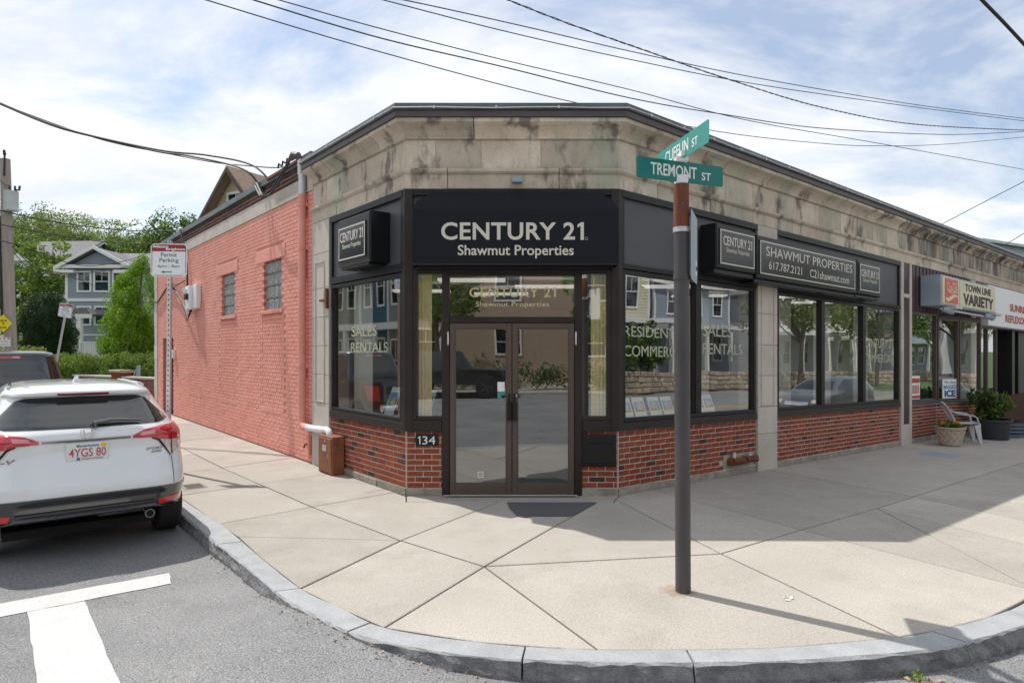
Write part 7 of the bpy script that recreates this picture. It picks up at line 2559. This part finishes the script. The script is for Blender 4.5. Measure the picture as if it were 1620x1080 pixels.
yR = ROT_R + math.pi       # facing the shops
def facing_R(t0, d, z):    # left corner of a house front that looks at the right wing
    p = fRf(t0, d, z); return (p.x, p.y, p.z)


H2 = [('pale cream clapboard house across the street with white windows', 'clap_cream', 16), ('grey clapboard house with porch across the street behind stone wall', 'clap_grey', 27), ('white clapboard house across the street beyond the grey one', 'clap_white', 39), ('cream clapboard house farther along the opposite side', 'clap_cream', 51), ('grey clapboard house at the far end of opposite side', 'clap_grey', 63)]
for k, (lab, mw, t0) in enumerate(H2):
    wn = []
    for x in (1.0, 3.6, 6.2):
        wn += [('F', x, 1.3, 1.0, 1.6), ('F', x, 4.4, 1.0, 1.6)]
    t, F = house('opposite_house', lab, facing_R(t0 + 9, 20 + (k % 2) * 1.5, .5), yR, 8.6, 9, 6.6, 2.8, 'front' if k % 2 == 0 else 'side', mw, 'shingle_grey', wins=wn, step=.16)
    mb = MB(); mb.box(F, .2, 8.4, -2.2, -.1, 3.3, 3.55); mb.build('porch_roof', 'trim_white', t)
    mb = MB()
    for x in (.3, 2.9, 5.6, 8.2):
        mb.box(F, x - .1, x + .1, -2.1, -1.9, .0, 3.3)
    mb.build('porch_column', 'trim_white', t)
# rubble wall
rb = random.Random(9)
t = thing('rubble_wall', 'low rubble stone garden wall across the street', 'wall', fRf(30, 17, 0))
mb = MB(); mb.box(fRf, 10, 60, 16.6, 17.2, -.3, 1.0); mb.build('core', 'soil', t)
mb = MB()
for row in range(4):
    x = 10
    while x < 60:
        l = rb.uniform(.25, .6)
        mb.rbox(lambda a, b, c: fRf(a, 16.6 - b, c), x, x + l - .03, -.1, rb.uniform(.03, .10), row * .27 + rb.uniform(-.02, .02), row * .27 + .25, .04)
        x += l
o = mb.build('stone', 'rubble', t); o['kind'] = 'stuff'
for k, (tt, dd_, hh, rr2, mm, lab) in enumerate([(21, 18.2, 4.2, 2.0, ['leaf_mid', 'leaf_dark'], 'round green bush across the street above the rubble wall'), (33, 14.6, 8.5, 3.4, ['leaf_mid', 'leaf_olive'], 'street tree on the far kerb before the white house'),
                                                (45, 15.0, 9, 3.8, ['leaf_mid', 'leaf_dark'], 'second street tree on the far kerb'), (57, 15.0, 9, 3.8, ['leaf_mid', 'leaf_light'], 'third street tree on the far kerb')]):
    p = fRf(tt, dd_, .0)
    leafy_tree('street_tree', lab, (p.x, p.y, p.z), hh, rr2, mm, .17, 46, 80, 'trees across the street', 300 + k, 1.0)
# dark SUV parked past the right edge of the picture
p = fRf(14.6, 6.4, -.13)
t = thing('parked_suv', 'dark grey SUV parked at the kerb past the shops', 'car', p)
sv = Car(t, (fRf(19.4, 5.55, -.32)), fR(0, 0, 0) - fR(1, 0, 0) - Vector((0, 0, S)), HRV, 40, .30)
sv.body('car_silver')
for sg in (-1, 1):
    sv.patch('side_window', 'car_glass', [(.75, 1.42), (1.4, 1.50), (2.2, 1.48), (2.75, 1.26)], [(.62, 1.17), (1.2, 1.13), (2.2, 1.10), (2.95, 1.12)], 24, 8, .003, mode='right' if sg > 0 else 'left')
    for y in (.80, 3.41):
        sv.wheel(sg * .775, y)
    sv.patch('headlight', 'tail_clear', [(sg * .5, .82), (sg * .82, .86)], [(sg * .5, .72), (sg * .82, .74)], 8, 4, .006, mode='front')
sv.patch('windscreen', 'car_glass', [(-.5, 1.44), (.5, 1.44)], [(-.66, 1.14), (.66, 1.14)], 20, 8, .003, mode='front')
sv.patch('grille', 'chrome', [(-.4, .78), (.4, .78)], [(-.4, .66), (.4, .66)], 12, 4, .006, mode='front')
# behind the photographer: tan brick block, hedge bank, black four-wheel drive
mb = MB(); mb.box(wxyz, -40, 40, -34, -11.2, -.6, -.02); struct(mb.build('rear_sidewalk', 'concrete'))
t, F = house('apartment_block', 'three storey tan brick apartment block behind the crossing', (16, -19, -.1), math.pi, 34, 10, 9.2, .9, 'side', 'tan_brick', 'shingle_grey',
             wins=[('F', x, z, 1.3, 1.4) for x in (2, 6.5, 11, 15.5, 20, 24.5, 29) for z in (1.6, 4.6, 7.2)], step=30)
for k, (x, y, h, r, mm) in enumerate([(-3.6, -15, 6.5, 2.6, ['leaf_mid', 'leaf_olive']), (4.6, -14.5, 5.0, 2.0, ['leaf_mid', 'leaf_light']), (-11, -15, 8, 3, ['leaf_dark', 'leaf_mid'])]):
    leafy_tree('street_tree', 'street tree before the tan block, ' + ['middle one', 'right one', 'left one'][k], (x, y, -.05), h, r, mm, .16, 40, 80, 'trees before the tan block', 400 + k)
cl = [(rngf.uniform(-9, 9), -13.2 + rngf.normal() * .3, rngf.uniform(.2, 1.0), .35, .35, .3) for _ in range(120)]
t = thing('hedge_bank', 'low hedge bank before the tan apartment block', 'hedge', (0, -13.2, 0))
obj_from(leaf_mesh('hedge_bank_leaves', clump_points(rngf, cl, 60, .6), .09, ['leaf_mid', 'leaf_dark'], 4, base=(0, -13.2, 0)), 'foliage', t)
JEEP = [(.5, .0, 4.2, .85, 8), (.7, -.03, 4.25, .9, 8), (1.05, .0, 4.2, .9, 8), (1.12, .05, 2.9, .88, 8), (1.5, .1, 2.6, .82, 8), (1.78, .2, 2.4, .76, 8), (1.85, .5, 2.1, .6, 5)]
t = thing('parked_offroader', 'black four-wheel drive parked behind the crossing', 'car', (-1.4, -10, -.12))
jp = Car(t, (-4.4, -10.2, -.12), (1, 0, 0), JEEP, 24, .5); jp.body('car_navy')
for sg in (-1, 1):
    jp.patch('side_window', 'car_glass', [(.3, 1.72), (2.2, 1.72)], [(.2, 1.2), (2.6, 1.2)], 16, 6, .004, mode='right' if sg > 0 else 'left')
    for y in (.75, 3.4):
        jp.wheel(sg * .80, y, .42, .26)
# blue and olive terraces across the side street
yL = ROT_L + math.pi
TER = [('clap_teal', 'teal clapboard terrace house across the side street, nearest'), ('clap_olive', 'olive clapboard terrace house across the side street'), ('clap_teal', 'teal clapboard terrace house across the side street, middle'), ('clap_olive', 'olive clapboard terrace house across the side street, farther'), ('clap_teal', 'teal clapboard terrace house across the side street, farthest')]
for k, (mw, lab) in enumerate(TER):
    p = fL(17.5 + 3.6 * k, 13.0, -.1)
    t, F = house('terrace_house', lab, (p.x, p.y, p.z), yL, 3.55, 9, 8.2, .6, 'side', mw, 'shingle_grey', wins=[('F', .5, 4.4, .8, 2.0), ('F', 2.2, 4.4, .8, 2.0), ('F', .5, .9, .9, 1.6), ('F', 2.2, .3, .9, 2.1)], step=.16)
    mb = MB(); mb.box(F, .0, 3.55, -.9, -.05, 3.0, 3.35); mb.build('porch_roof', 'trim_white', t)
    mb = MB(); mb.box(F, .05, .2, -.9, -.75, 0, 3.0); mb.build('porch_column', 'trim_white', t)
